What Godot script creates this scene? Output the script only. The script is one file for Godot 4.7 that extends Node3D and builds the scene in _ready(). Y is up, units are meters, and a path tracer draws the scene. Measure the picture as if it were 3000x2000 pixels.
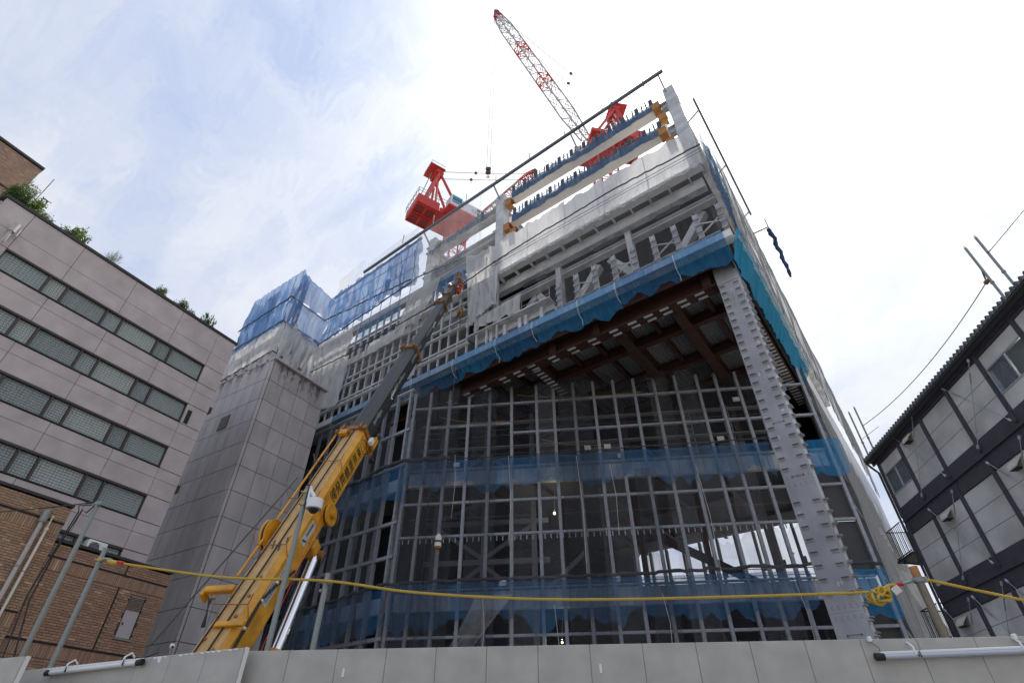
extends Node3D
# A building site seen from the street: steel frame under nets, tower cranes, truck crane, neighbours, hoarding.

var M := {}
var NOISE := {}
var rng := RandomNumberGenerator.new()
var used := {}
var cache := {}
const UP := Vector3.UP

# ------------------------------------------------------------------ mesh builder
class MB:
	var P := PackedVector3Array()
	var N := PackedVector3Array()
	var T := PackedVector2Array()
	var I := PackedInt32Array()
	func tri(a: Vector3, b: Vector3, c: Vector3):
		var n := (b - a).cross(c - a).normalized()
		var k := P.size()
		for p in [a, b, c]:
			P.append(p); N.append(n); T.append(Vector2(p.x + p.z, p.y))
		I.append_array(PackedInt32Array([k, k + 2, k + 1]))
	func quad(a: Vector3, b: Vector3, c: Vector3, d: Vector3, flat := true):
		var n := (b - a).cross(d - a)
		if n.length_squared() < 1e-14: n = (c - b).cross(d - b)
		n = n.normalized()
		var k := P.size()
		P.append(a); P.append(b); P.append(c); P.append(d)
		for j in 4: N.append(n)
		T.append(Vector2(0, 0)); T.append(Vector2(1, 0)); T.append(Vector2(1, 1)); T.append(Vector2(0, 1))
		I.append_array(PackedInt32Array([k, k + 2, k + 1, k, k + 3, k + 2]))
	func box(c: Vector3, s: Vector3, b := Basis()):
		var x := b.x * s.x * 0.5; var y := b.y * s.y * 0.5; var z := b.z * s.z * 0.5
		quad(c - x - y + z, c + x - y + z, c + x + y + z, c - x + y + z)
		quad(c + x - y - z, c - x - y - z, c - x + y - z, c + x + y - z)
		quad(c + x - y + z, c + x - y - z, c + x + y - z, c + x + y + z)
		quad(c - x - y - z, c - x - y + z, c - x + y + z, c - x + y - z)
		quad(c - x + y + z, c + x + y + z, c + x + y - z, c - x + y - z)
		quad(c - x - y - z, c + x - y - z, c + x - y + z, c - x - y + z)
	func bar(a: Vector3, b: Vector3, w: float, h: float, up := Vector3.UP):
		var z := (b - a).normalized()
		if absf(z.dot(up)) > 0.99: up = Vector3(1, 0, 0) if absf(z.x) < 0.9 else Vector3(0, 1, 0)
		var x := up.cross(z).normalized()
		var y := z.cross(x)
		box((a + b) * 0.5, Vector3(w, h, a.distance_to(b)), Basis(x, y, z))
	func prism(pts: Array, a: Transform3D, b: Transform3D):
		# closed outline (counter-clockwise seen from +z) swept from frame a to frame b
		var n := pts.size()
		for i in n:
			var p: Vector2 = pts[i]; var q: Vector2 = pts[(i + 1) % n]
			quad(a * Vector3(p.x, p.y, 0), a * Vector3(q.x, q.y, 0), b * Vector3(q.x, q.y, 0), b * Vector3(p.x, p.y, 0))
		for i in range(1, n - 1):
			tri(b * Vector3(pts[0].x, pts[0].y, 0), b * Vector3(pts[i].x, pts[i].y, 0), b * Vector3(pts[i + 1].x, pts[i + 1].y, 0))
			tri(a * Vector3(pts[0].x, pts[0].y, 0), a * Vector3(pts[i + 1].x, pts[i + 1].y, 0), a * Vector3(pts[i].x, pts[i].y, 0))
	func tube(pts: Array, r: float, n := 8, r2 := -1.0, caps := true):
		if r2 < 0: r2 = r
		var k := P.size()
		var up := Vector3(0.31, 0.87, 0.38)
		var last := pts.size() - 1
		for i in pts.size():
			var d: Vector3 = (pts[mini(i + 1, last)] - pts[maxi(i - 1, 0)]).normalized()
			var x := up.cross(d).normalized()
			var y := d.cross(x)
			up = y
			var rr := lerpf(r, r2, float(i) / maxf(1.0, last))
			for j in n:
				var t := TAU * j / n
				var m := x * cos(t) + y * sin(t)
				P.append(pts[i] + m * rr); N.append(m); T.append(Vector2(float(j) / n, i))
		for i in last:
			for j in n:
				var a := k + i * n + j; var b := k + i * n + (j + 1) % n
				I.append_array(PackedInt32Array([a, b + n, b, a, a + n, b + n]))
		if caps:
			for e in [0, last]:
				var d: Vector3 = (pts[0] - pts[1]).normalized() if e == 0 else (pts[last] - pts[last - 1]).normalized()
				var c := P.size()
				for j in n:
					P.append(P[k + e * n + j]); N.append(d); T.append(Vector2())
				for j in range(1, n - 1):
					if e == 0: I.append_array(PackedInt32Array([c, c + j, c + j + 1]))
					else: I.append_array(PackedInt32Array([c, c + j + 1, c + j]))
	func mesh() -> ArrayMesh:
		var a := []
		a.resize(Mesh.ARRAY_MAX)
		a[Mesh.ARRAY_VERTEX] = P; a[Mesh.ARRAY_NORMAL] = N; a[Mesh.ARRAY_TEX_UV] = T; a[Mesh.ARRAY_INDEX] = I
		var m := ArrayMesh.new()
		m.add_surface_from_arrays(Mesh.PRIMITIVE_TRIANGLES, a)
		return m

# ------------------------------------------------------------------ nodes
func numbered(parent: Node, called: String) -> String:
	var key := str(parent.get_instance_id()) + called
	var k: int = used.get(key, 0)
	used[key] = k + 1
	return called if k == 0 else "%s_%03d" % [called, k]

func tag(o: Node, label := "", category := "", group := "", kind := ""):
	if label: o.set_meta("label", label)
	if category: o.set_meta("category", category)
	if group: o.set_meta("group", group)
	if kind: o.set_meta("kind", kind)
	return o

func thing(called: String, label: String, category: String, at := Vector3.ZERO, group := "") -> Node3D:
	var o := Node3D.new()
	o.name = numbered(self, called)
	o.position = at
	add_child(o, true)
	return tag(o, label, category, group)

# puts a mesh whose own frame is T (in the world) under a parent
func part(parent: Node3D, called: String, mesh: Mesh, m: Material, t := Transform3D()) -> MeshInstance3D:
	var o := MeshInstance3D.new()
	o.name = numbered(parent, called)
	o.mesh = mesh
	o.material_override = m
	parent.add_child(o, true)
	o.transform = parent.global_transform.affine_inverse() * t
	return o

func structure(called: String, mesh: Mesh, m: Material, t := Transform3D()):
	var o := part(self, called, mesh, m, t)
	o.set_meta("kind", "structure")
	return o

func single(called: String, label: String, category: String, mesh: Mesh, m: Material, t := Transform3D(), group := ""):
	return tag(part(self, called, mesh, m, t), label, category, group)

func unit_box() -> Mesh:
	if not cache.has("box"):
		var b := MB.new(); b.box(Vector3.ZERO, Vector3.ONE); cache.box = b.mesh()
	return cache.box

func unit_beam() -> Mesh: # an I section along z, one metre each way
	if not cache.has("beam"):
		var b := MB.new()
		b.box(Vector3(0, 0.46, 0), Vector3(1, 0.08, 1)); b.box(Vector3(0, -0.46, 0), Vector3(1, 0.08, 1))
		b.box(Vector3(0, 0, 0), Vector3(0.1, 0.84, 1))
		cache.beam = b.mesh()
	return cache.beam

func along(a: Vector3, b: Vector3, w: float, h: float, up := UP) -> Transform3D:
	var z := (b - a).normalized()
	if absf(z.dot(up)) > 0.99: up = U if absf(z.dot(U)) < 0.9 else UP
	var x := up.cross(z).normalized()
	var y := z.cross(x)
	return Transform3D(Basis(x * w, y * h, z * a.distance_to(b)), (a + b) * 0.5)

func bar(parent: Node3D, called: String, a: Vector3, b: Vector3, w: float, h: float, m: Material, up := UP) -> MeshInstance3D:
	return part(parent, called, unit_box(), m, along(a, b, w, h, up))

func ibeam(parent: Node3D, called: String, a: Vector3, b: Vector3, w: float, h: float, m: Material, up := UP) -> MeshInstance3D:
	return part(parent, called, unit_beam(), m, along(a, b, w, h, up))

func block(parent: Node3D, called: String, c: Vector3, s: Vector3, basis: Basis, m: Material) -> MeshInstance3D:
	return part(parent, called, unit_box(), m, Transform3D(Basis(basis.x * s.x, basis.y * s.y, basis.z * s.z), c))

# a box with chamfered edges, its size baked in
func cbox(s: Vector3, ch: float) -> Mesh:
	var key := "c%s%s" % [s, ch]
	if cache.has(key): return cache[key]
	var b := MB.new()
	var h := s * 0.5
	var i := h - Vector3.ONE * ch
	for ax in 3:
		for sg in [-1.0, 1.0]:
			var n := Vector3.ZERO; n[ax] = sg
			var p := Vector3.ZERO; p[(ax + 1) % 3] = 1
			var q := n.cross(p)
			var c := n * h[ax]
			var pp: Vector3 = p * i[(ax + 1) % 3]; var qq: Vector3 = q * i[(ax + 2) % 3]
			b.quad(c - pp - qq, c + pp - qq, c + pp + qq, c - pp + qq)
	for ax in 3:
		var u1 := (ax + 1) % 3; var u2 := (ax + 2) % 3
		for sa in [-1.0, 1.0]:
			for sb in [-1.0, 1.0]:
				var e := Vector3.ZERO; e[ax] = i[ax]
				var p := Vector3.ZERO; p[u1] = sa * h[u1]; p[u2] = sb * i[u2]
				var q := Vector3.ZERO; q[u1] = sa * i[u1]; q[u2] = sb * h[u2]
				if sa * sb > 0: b.quad(p - e, q - e, q + e, p + e)
				else: b.quad(q - e, p - e, p + e, q + e)
	for sx in [-1.0, 1.0]:
		for sy in [-1.0, 1.0]:
			for sz in [-1.0, 1.0]:
				var x := Vector3(sx * h.x, sy * i.y, sz * i.z); var y := Vector3(sx * i.x, sy * h.y, sz * i.z); var z := Vector3(sx * i.x, sy * i.y, sz * h.z)
				if sx * sy * sz > 0: b.tri(x, y, z)
				else: b.tri(x, z, y)
	cache[key] = b.mesh()
	return cache[key]

func tube(parent: Node3D, called: String, pts: Array, r: float, m: Material, n := 8, r2 := -1.0) -> MeshInstance3D:
	var b := MB.new(); b.tube(pts, r, n, r2)
	return part(parent, called, b.mesh(), m)

# a hanging sheet between four corners (top a-b, bottom d-c); folds run down it, the free edge sags in scallops
func sheet_mesh(a: Vector3, b: Vector3, c: Vector3, d: Vector3, nu: int, nv: int, fold: float, opt := {}) -> ArrayMesh:
	var n := (b - a).cross(d - a).normalized()
	var f := FastNoiseLite.new(); f.seed = opt.get("seed", 1); f.frequency = 1.0; f.fractal_octaves = 3
	var wide := a.distance_to(b); var tall := a.distance_to(d)
	var scallop: float = opt.get("scallop", 0.0); var pitch: float = opt.get("pitch", 1.8)
	var freq: float = opt.get("freq", 0.8); var belly: float = opt.get("belly", 0.0); var rag: float = opt.get("rag", 0.0)
	var toprag: float = opt.get("toprag", 0.0)
	var P := PackedVector3Array(); var N := PackedVector3Array(); var T := PackedVector2Array(); var I := PackedInt32Array()
	for j in nv + 1:
		for i in nu + 1:
			var u := float(i) / nu; var v := float(j) / nv
			var x := u * wide; var y := v * tall
			var p := a.lerp(b, u).lerp(d.lerp(c, u), v)
			var pin := clampf(v * 4.0, 0.15, 1.0)
			var off := fold * pin * (f.get_noise_2d(x * freq, y * freq * 0.13) * 1.3 + 0.6 * f.get_noise_2d(x * freq * 3.1 + 40.0, y * freq * 0.35))
			off += belly * sin(PI * v)
			p += n * off
			var dip := 0.0
			if scallop != 0.0:
				var ph := x / pitch + 0.35 * f.get_noise_2d(x * 0.2, 7.0)
				dip += scallop * absf(sin(PI * ph)) * v * v
			dip += rag * f.get_noise_2d(x * 0.45 + 11.0, 3.0) * v * v
			dip += toprag * f.get_noise_2d(x * 0.6 + 31.0, 9.0) * (1.0 - v)
			p += (d - a).normalized() * dip
			P.append(p); T.append(Vector2(x, y))
	N.resize(P.size())
	for j in nv + 1:
		for i in nu + 1:
			var k := j * (nu + 1) + i
			var l := P[k - 1] if i > 0 else P[k]; var r := P[k + 1] if i < nu else P[k]
			var t := P[k - nu - 1] if j > 0 else P[k]; var e := P[k + nu + 1] if j < nv else P[k]
			N[k] = (r - l).cross(e - t).normalized()
	for j in nv:
		for i in nu:
			var k := j * (nu + 1) + i
			I.append_array(PackedInt32Array([k, k + nu + 1, k + 1, k + 1, k + nu + 1, k + nu + 2]))
	var arr := []
	arr.resize(Mesh.ARRAY_MAX)
	arr[Mesh.ARRAY_VERTEX] = P; arr[Mesh.ARRAY_NORMAL] = N; arr[Mesh.ARRAY_TEX_UV] = T; arr[Mesh.ARRAY_INDEX] = I
	var m := ArrayMesh.new()
	m.add_surface_from_arrays(Mesh.PRIMITIVE_TRIANGLES, arr)
	return m

func net(called: String, label: String, category: String, a: Vector3, b: Vector3, c: Vector3, d: Vector3, fold: float, m: Material, opt := {}, group := ""):
	var res: float = opt.get("res", 0.22)
	var nu := clampi(int(a.distance_to(b) / res), 4, 160); var nv := clampi(int(a.distance_to(d) / (res * 1.6)), 4, 60)
	return single(called, label, category, sheet_mesh(a, b, c, d, nu, nv, fold, opt), m, Transform3D(), group)

# ------------------------------------------------------------------ materials
func lin(r: float, g: float, b: float, a := 1.0) -> Color:
	var c := Color(r, g, b, 1.0).linear_to_srgb()
	c.a = a
	return c

func noise_tex(key: String, freq: float, lo: float, hi: float, oct := 4, s := 1, size := 512) -> Texture2D:
	if NOISE.has(key): return NOISE[key]
	var f := FastNoiseLite.new(); f.seed = s; f.frequency = freq; f.fractal_octaves = oct
	var t := NoiseTexture2D.new()
	t.width = size; t.height = size; t.seamless = true; t.noise = f; t.normalize = true
	var g := Gradient.new()
	g.set_color(0, Color(lo, lo, lo)); g.set_color(1, Color(hi, hi, hi))
	t.color_ramp = g
	NOISE[key] = t
	return t

func mat(key: String, c: Color, rough := 0.7, metal := 0.0, tex: Texture2D = null, scale := Vector3.ONE * 0.3) -> StandardMaterial3D:
	var m := StandardMaterial3D.new()
	m.albedo_color = c; m.roughness = rough; m.metallic = metal
	m.resource_name = key
	if tex:
		m.albedo_texture = tex
		m.uv1_triplanar = true; m.uv1_world_triplanar = true; m.uv1_scale = scale
	M[key] = m
	return m

func relief(m: StandardMaterial3D, tex: Texture2D, cm: float):
	m.heightmap_enabled = true; m.heightmap_texture = tex; m.heightmap_scale = cm

func net_mat(key: String, c: Color, alpha: float, back: float, vary := 0.35) -> StandardMaterial3D:
	var m := StandardMaterial3D.new()
	m.resource_name = key
	m.albedo_color = Color(c.r, c.g, c.b, alpha)
	m.roughness = 0.8
	m.transparency = BaseMaterial3D.TRANSPARENCY_ALPHA
	m.cull_mode = BaseMaterial3D.CULL_DISABLED
	m.backlight_enabled = true; m.backlight = Color(back, back, back)
	if not NOISE.has("net%s" % vary):
		var f := FastNoiseLite.new(); f.seed = 5; f.frequency = 0.02; f.fractal_octaves = 4
		var im := Image.create(256, 256, false, Image.FORMAT_RGBA8)
		for y in 256:
			for x in 256:
				var n := 0.5 + 0.5 * f.get_noise_3d(64.0 * sin(TAU * x / 256.0), 64.0 * cos(TAU * x / 256.0), 9.0 * absf(y - 128.0) / 40.0)
				var weave := 0.05 if (x % 16 == 0 or y % 32 == 0) else 0.0
				if x % 97 < 5 or y % 71 < 2: weave += 0.5 * vary # lapped seams
				im.set_pixel(x, y, Color(1, 1, 1, clampf(1.0 - vary + vary * 1.3 * n + weave, 0.0, 1.0)))
		NOISE["net%s" % vary] = ImageTexture.create_from_image(im)
	m.albedo_texture = NOISE["net%s" % vary]
	m.uv1_scale = Vector3(0.21, 0.06, 1)
	M[key] = m
	return m

func materials():
	var mottle := noise_tex("mottle", 0.012, 0.82, 1.0, 5, 3)
	var soft := noise_tex("soft", 0.006, 0.74, 1.0, 5, 8)
	var grain := noise_tex("grain", 0.06, 0.86, 1.0, 3, 4)
	var streak := noise_tex("streak", 0.015, 0.80, 1.0, 5, 9)
	var bump := noise_tex("bump", 0.03, 0.0, 1.0, 4, 12)
	mat("steel", lin(0.40, 0.415, 0.46), 0.55, 0.0, mottle, Vector3.ONE * 0.35)
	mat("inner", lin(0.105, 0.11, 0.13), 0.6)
	mat("steel_pale", lin(0.68, 0.69, 0.71), 0.5, 0.0, soft, Vector3.ONE * 0.25)
	mat("cream", lin(0.88, 0.86, 0.82), 0.6)
	mat("column", lin(0.47, 0.47, 0.50), 0.5, 0.0, soft, Vector3(0.25, 0.12, 0.25))
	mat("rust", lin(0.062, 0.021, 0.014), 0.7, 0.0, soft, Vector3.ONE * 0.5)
	mat("deck", lin(0.34, 0.345, 0.35), 0.4, 0.4, grain, Vector3.ONE * 0.5)
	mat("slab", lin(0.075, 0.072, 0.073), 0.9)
	mat("pipe_dull", lin(0.22, 0.21, 0.19), 0.6)
	mat("rail_dull", lin(0.10, 0.105, 0.11), 0.5)
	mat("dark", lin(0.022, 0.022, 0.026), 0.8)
	mat("galv", lin(0.30, 0.33, 0.315), 0.5, 0.25, grain, Vector3(1.5, 0.5, 1.5))
	mat("galv_gold", lin(0.42, 0.33, 0.14), 0.4, 0.6)
	mat("concrete", lin(0.615, 0.54, 0.53), 0.85, 0.0, noise_tex("stucco", 0.02, 0.83, 1.0, 6, 31), Vector3(0.085, 0.06, 0.085))
	relief(M.concrete, bump, 1.0)
	mat("joint", lin(0.11, 0.10, 0.10), 0.9)
	for k in 4:
		var v: float = [1.0, 0.94, 1.05, 0.98][k]
		mat("tile%d" % k, lin(0.56 * v, 0.515 * v, 0.51 * v), 0.5, 0.0, mottle, Vector3(0.16, 0.05, 0.16))
	mat("capping", lin(0.028, 0.026, 0.026), 0.6)
	mat("frame", lin(0.055, 0.040, 0.036), 0.5)
	mat("glass_block", lin(0.56, 0.64, 0.64), 0.14, 0.0, noise_tex("blocks", 0.05, 0.5, 1.0, 2, 21), Vector3.ONE * 1.3)
	for k in 3: mat("glass_block%d" % k, lin([0.68, 0.62, 0.74][k], [0.78, 0.72, 0.82][k], [0.77, 0.72, 0.78][k]), 0.12, 0.0, noise_tex("blocks%d" % k, 0.05, [0.5, 0.42, 0.6][k], 1.0, 3, 50 + k), Vector3.ONE * [1.3, 0.9, 1.7][k])
	mat("mortar", lin(0.36, 0.39, 0.385), 0.7)
	var bm := mat("brick", lin(0.9, 0.9, 0.9), 0.85, 0.0, grain, Vector3.ONE * 2.0)
	bm.vertex_color_use_as_albedo = true
	mat("brick_joint", lin(0.30, 0.22, 0.165), 0.95)
	mat("brick_line", lin(0.02, 0.018, 0.018), 0.9)
	mat("louvre", lin(0.33, 0.28, 0.25), 0.6)
	mat("panel_door", lin(0.44, 0.40, 0.41), 0.6)
	mat("yellow", lin(0.90, 0.415, 0.022), 0.38, 0.0, soft, Vector3.ONE * 0.5)
	mat("yellow_worn", lin(0.66, 0.40, 0.15), 0.55, 0.0, streak, Vector3.ONE * 0.4)
	mat("boom_grey", lin(0.042, 0.047, 0.049), 0.5, 0.0, streak, Vector3(0.5, 0.5, 0.5))
	mat("boom_dark", lin(0.028, 0.031, 0.033), 0.4)
	mat("collar", lin(0.36, 0.15, 0.035), 0.6, 0.0, mottle)
	mat("chrome", lin(0.85, 0.86, 0.88), 0.12, 1.0)
	mat("black", lin(0.012, 0.012, 0.013), 0.6)
	mat("red", lin(0.66, 0.036, 0.024), 0.5, 0.0, noise_tex("grime", 0.02, 0.78, 1.0, 5, 41), Vector3.ONE * 0.45)
	mat("crane_white", lin(0.72, 0.72, 0.70), 0.5)
	mat("white", lin(0.80, 0.80, 0.79), 0.45)
	mat("cabin_grey", lin(0.62, 0.64, 0.68), 0.5)
	mat("sign_green", lin(0.02, 0.42, 0.24), 0.5); mat("sign_blue", lin(0.02, 0.13, 0.32), 0.5); mat("sign_navy", lin(0.02, 0.03, 0.16), 0.5)
	mat("logo_blue", lin(0.10, 0.26, 0.60), 0.5)
	mat("sticker", lin(0.52, 0.55, 0.56), 0.5)
	mat("cyan", lin(0.03, 0.30, 0.48), 0.5)
	mat("stain", lin(0.10, 0.075, 0.06), 0.9)
	mat("hoarding", lin(0.50, 0.475, 0.425), 0.5, 0.0, noise_tex("faint", 0.008, 0.89, 1.0, 5, 17), Vector3.ONE * 0.5)
	mat("hoarding_edge", lin(0.78, 0.77, 0.75), 0.4)
	mat("rope_yellow", lin(0.66, 0.44, 0.06), 0.8, 0.0, grain, Vector3.ONE * 9.0)
	mat("rope_red", lin(0.5, 0.02, 0.03), 0.7)
	mat("timber", lin(0.55, 0.26, 0.08), 0.75, 0.0, streak, Vector3(0.6, 2.0, 0.6))
	mat("timber_dark", lin(0.25, 0.10, 0.03), 0.8)
	mat("navy", lin(0.075, 0.07, 0.092), 0.5, 0.0, mottle)
	mat("office_panel", lin(0.74, 0.73, 0.70), 0.6, 0.0, soft, Vector3.ONE * 0.15)
	mat("office_roof", lin(0.09, 0.095, 0.10), 0.5)
	mat("vent", lin(0.66, 0.63, 0.54), 0.55)
	mat("sash", lin(0.50, 0.53, 0.60), 0.4, 0.5)
	mat("curtain", lin(0.03, 0.034, 0.055), 0.9)
	mat("room", lin(0.12, 0.11, 0.10), 0.9)
	mat("jib_grey", lin(0.42, 0.41, 0.40), 0.5)
	mat("rail", lin(0.085, 0.095, 0.115), 0.5)
	mat("furl", lin(0.03, 0.06, 0.16), 0.9)
	mat("ochre", lin(0.26, 0.22, 0.155), 0.6, 0.0, streak, Vector3(1.5, 0.5, 1.5))
	mat("dark_red", lin(0.20, 0.012, 0.01), 0.6)
	mat("wire", lin(0.10, 0.10, 0.10), 0.5, 0.3)
	mat("brace", lin(0.42, 0.44, 0.46), 0.4, 0.5)
	mat("ground", lin(0.44, 0.43, 0.41), 0.95, 0.0, soft, Vector3.ONE * 0.2)
	mat("asphalt", lin(0.09, 0.09, 0.092), 0.9, 0.0, grain, Vector3.ONE)
	mat("rolled_net", lin(0.055, 0.06, 0.065), 0.95)
	mat("orange", lin(0.7, 0.22, 0.04), 0.6)
	for k in 4: # leaves
		var c: Array = [[0.035, 0.085, 0.012], [0.07, 0.15, 0.015], [0.018, 0.03, 0.014], [0.16, 0.17, 0.13]][k]
		var lm := mat("leaf%d" % k, lin(c[0], c[1], c[2]), 0.6)
		lm.backlight_enabled = true; lm.backlight = Color(0.35, 0.4, 0.2)
	mat("bark", lin(0.10, 0.07, 0.05), 0.9)
	var g := StandardMaterial3D.new(); g.resource_name = "glass"
	g.albedo_color = Color(0.75, 0.8, 0.82, 0.12); g.roughness = 0.03; g.metallic_specular = 0.3; g.transparency = BaseMaterial3D.TRANSPARENCY_ALPHA
	M.glass = g
	var l := StandardMaterial3D.new(); l.resource_name = "lamp"
	l.albedo_color = Color(1, 1, 0.9); l.emission_enabled = true; l.emission = Color(1.0, 0.96, 0.78); l.emission_energy_multiplier = 2.5
	M.lamp = l
	net_mat("blue_net", lin(0.02, 0.27, 0.56), 0.62, 0.9, 0.35)
	net_mat("blue_net_deep", lin(0.02, 0.20, 0.46), 0.66, 0.9, 0.45)
	net_mat("navy_net", lin(0.025, 0.085, 0.19), 0.85, 0.6, 0.3)
	net_mat("blue_net_thin", lin(0.02, 0.165, 0.36), 0.58, 0.7, 0.5)
	net_mat("blue_mesh", lin(0.15, 0.28, 0.53), 0.86, 0.9, 0.35)
	net_mat("cyan_net", lin(0.02, 0.36, 0.62), 0.9, 1.0, 0.2)
	net_mat("white_sheet", lin(0.67, 0.675, 0.685), 0.975, 0.9, 0.03)
	net_mat("grey_sheet", lin(0.50, 0.51, 0.51), 0.88, 0.7, 0.2)
	net_mat("veil", lin(0.34, 0.34, 0.35), 0.15, 0.6, 0.5)
	net_mat("veil_dark", lin(0.07, 0.073, 0.082), 0.36, 0.4, 0.5)
	net_mat("veil_thin", lin(0.17, 0.178, 0.20), 0.12, 0.5, 0.6)
	net_mat("veil_flank", lin(0.19, 0.19, 0.19), 0.74, 0.25, 0.35)
	net_mat("veil_white", lin(0.62, 0.62, 0.60), 0.30, 0.8, 0.5)
	net_mat("veil_mid", lin(0.46, 0.46, 0.45), 0.84, 0.8, 0.15)

# ------------------------------------------------------------------ the frame of the site
var U := Vector3(sin(deg_to_rad(-53.7)), 0, -cos(deg_to_rad(-53.7)))   # along the front of the new building, away from the corner
var V := Vector3(sin(deg_to_rad(36.3)), 0, -cos(deg_to_rad(36.3)))     # along its right flank, away from the corner
var C0 := Vector3(11.73, 0, -19.48)
var WD := Vector3(sin(deg_to_rad(97.0)), 0, -cos(deg_to_rad(97.0)))    # along the glazed wall under the overhang
var WN := Vector3(sin(deg_to_rad(187.0)), 0, -cos(deg_to_rad(187.0)))
func B(u: float, v: float, h: float) -> Vector3: return C0 + U * u + V * v + UP * h
func W(s: float, o: float, h: float) -> Vector3: return C0 + U * 23.2 + WD * s + WN * o + UP * h
func azd(deg: float) -> Vector3: return Vector3(sin(deg_to_rad(deg)), 0, -cos(deg_to_rad(deg)))

func _ready():
	rng.seed = 7
	sky_and_camera()
	materials()
	ground()
	steel_building()
	nets()
	grey_building()
	brick_building()
	tile_tower()
	office()
	tower_cranes()
	truck_crane()
	hoarding()
	poles_and_rope()
	roof_plants()
	far_scaffold()

# ------------------------------------------------------------------ camera, sky, sun
func sky_and_camera():
	var cam := Camera3D.new(); cam.name = "camera"
	cam.fov = rad_to_deg(2.0 * atan(1000.0 / 1592.0)); cam.near = 0.1; cam.far = 3000.0
	cam.position = Vector3(0, 1.6, 0); cam.rotation_degrees = Vector3(39.2, 0, 0)
	add_child(cam); cam.current = true
	var sun := DirectionalLight3D.new(); sun.name = "sun"
	sun.light_energy = 0.8; sun.light_color = Color(1.0, 0.97, 0.92); sun.light_angular_distance = 3.0; sun.shadow_enabled = true
	add_child(sun)
	var toward := Vector3(sin(deg_to_rad(31.7)) * cos(deg_to_rad(60.6)), sin(deg_to_rad(60.6)), -cos(deg_to_rad(31.7)) * cos(deg_to_rad(60.6)))
	sun.look_at_from_position(toward * 50.0, Vector3.ZERO)
	var we := WorldEnvironment.new(); we.name = "environment"
	var e := Environment.new()
	e.background_mode = Environment.BG_SKY
	e.tonemap_mode = Environment.TONE_MAPPER_LINEAR
	e.tonemap_exposure = 2.05
	e.sdfgi_enabled = true; e.ssao_enabled = true; e.ssil_enabled = true
	var s := Sky.new()
	var pm := PanoramaSkyMaterial.new()
	pm.panorama = ImageTexture.create_from_image(sky_image(toward))
	s.sky_material = pm
	e.sky = s
	we.environment = e
	add_child(we)

func sky_image(toward: Vector3) -> Image:
	var w := 2048; var h := 1024
	var im := Image.create(w, h, false, Image.FORMAT_RGBF)
	var big := FastNoiseLite.new(); big.seed = 11; big.frequency = 0.9; big.fractal_octaves = 4; big.domain_warp_enabled = true; big.domain_warp_amplitude = 0.5; big.domain_warp_frequency = 0.8
	var fine := FastNoiseLite.new(); fine.seed = 23; fine.frequency = 2.6; fine.fractal_octaves = 6; fine.fractal_gain = 0.55
	fine.domain_warp_enabled = true; fine.domain_warp_amplitude = 0.35; fine.domain_warp_frequency = 1.5
	for y in h:
		var el := PI * (0.5 - (y + 0.5) / h)
		if el < -0.02:
			for x in w: im.set_pixel(x, y, Color(0.2, 0.2, 0.2))
			continue
		var se := sin(el); var ce := cos(el)
		for x in w:
			var az := TAU * (x + 0.5) / w
			var d := Vector3(sin(az) * ce, se, -cos(az) * ce)
			var q := Vector2(d.x, d.z) / (maxf(d.y, 0.0) + 0.35)
			# thin cirrus drawn out across the sky
			var r := Vector2(q.x * 0.8 + q.y * 0.6, q.y * 0.8 - q.x * 0.6)
			var c := 0.5 + 0.55 * big.get_noise_2d(r.x * 1.1, r.y * 0.7) + 0.42 * fine.get_noise_2d(r.x * 0.75, r.y * 1.5)
			var ang := acos(clampf(d.dot(toward), -1, 1))
			c += 0.55 * exp(-ang * ang / 0.22) + 0.5 * smoothstep(0.25, 1.3, d.x - 0.1 * d.z)
			c = clampf(c - 0.06 + 0.16 * (1.0 - se), 0.0, 1.0)
			c = c * c * (3.0 - 2.0 * c)
			var low := pow(1.0 - se, 2.0)
			var blue := Color(0.19, 0.243, 0.385).lerp(Color(0.305, 0.335, 0.40), low)
			var glow := 0.80 * exp(-ang / 0.36) + 1.6 * exp(-ang / 0.13)
			var white := Color(0.385, 0.40, 0.425)
			var o := blue.lerp(white, c)
			var k := 1.0 + glow * (0.55 + 0.45 * c)
			im.set_pixel(x, y, Color(o.r * k + 0.10 * glow, o.g * k + 0.09 * glow, o.b * k + 0.05 * glow))
	return im

func ground():
	var b := MB.new()
	b.quad(Vector3(-900, 0, 900), Vector3(900, 0, 900), Vector3(900, 0, -900), Vector3(-900, 0, -900))
	structure("ground", b.mesh(), M.ground)
	var r := MB.new()
	r.box(Vector3(0, 0.02, 2.0), Vector3(160, 0.04, 12.0))
	structure("road", r.mesh(), M.asphalt)
	var p := MB.new()
	p.box(Vector3(0, 0.075, -5.55), Vector3(160, 0.15, 3.0))
	structure("pavement", p.mesh(), M.ground)

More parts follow.
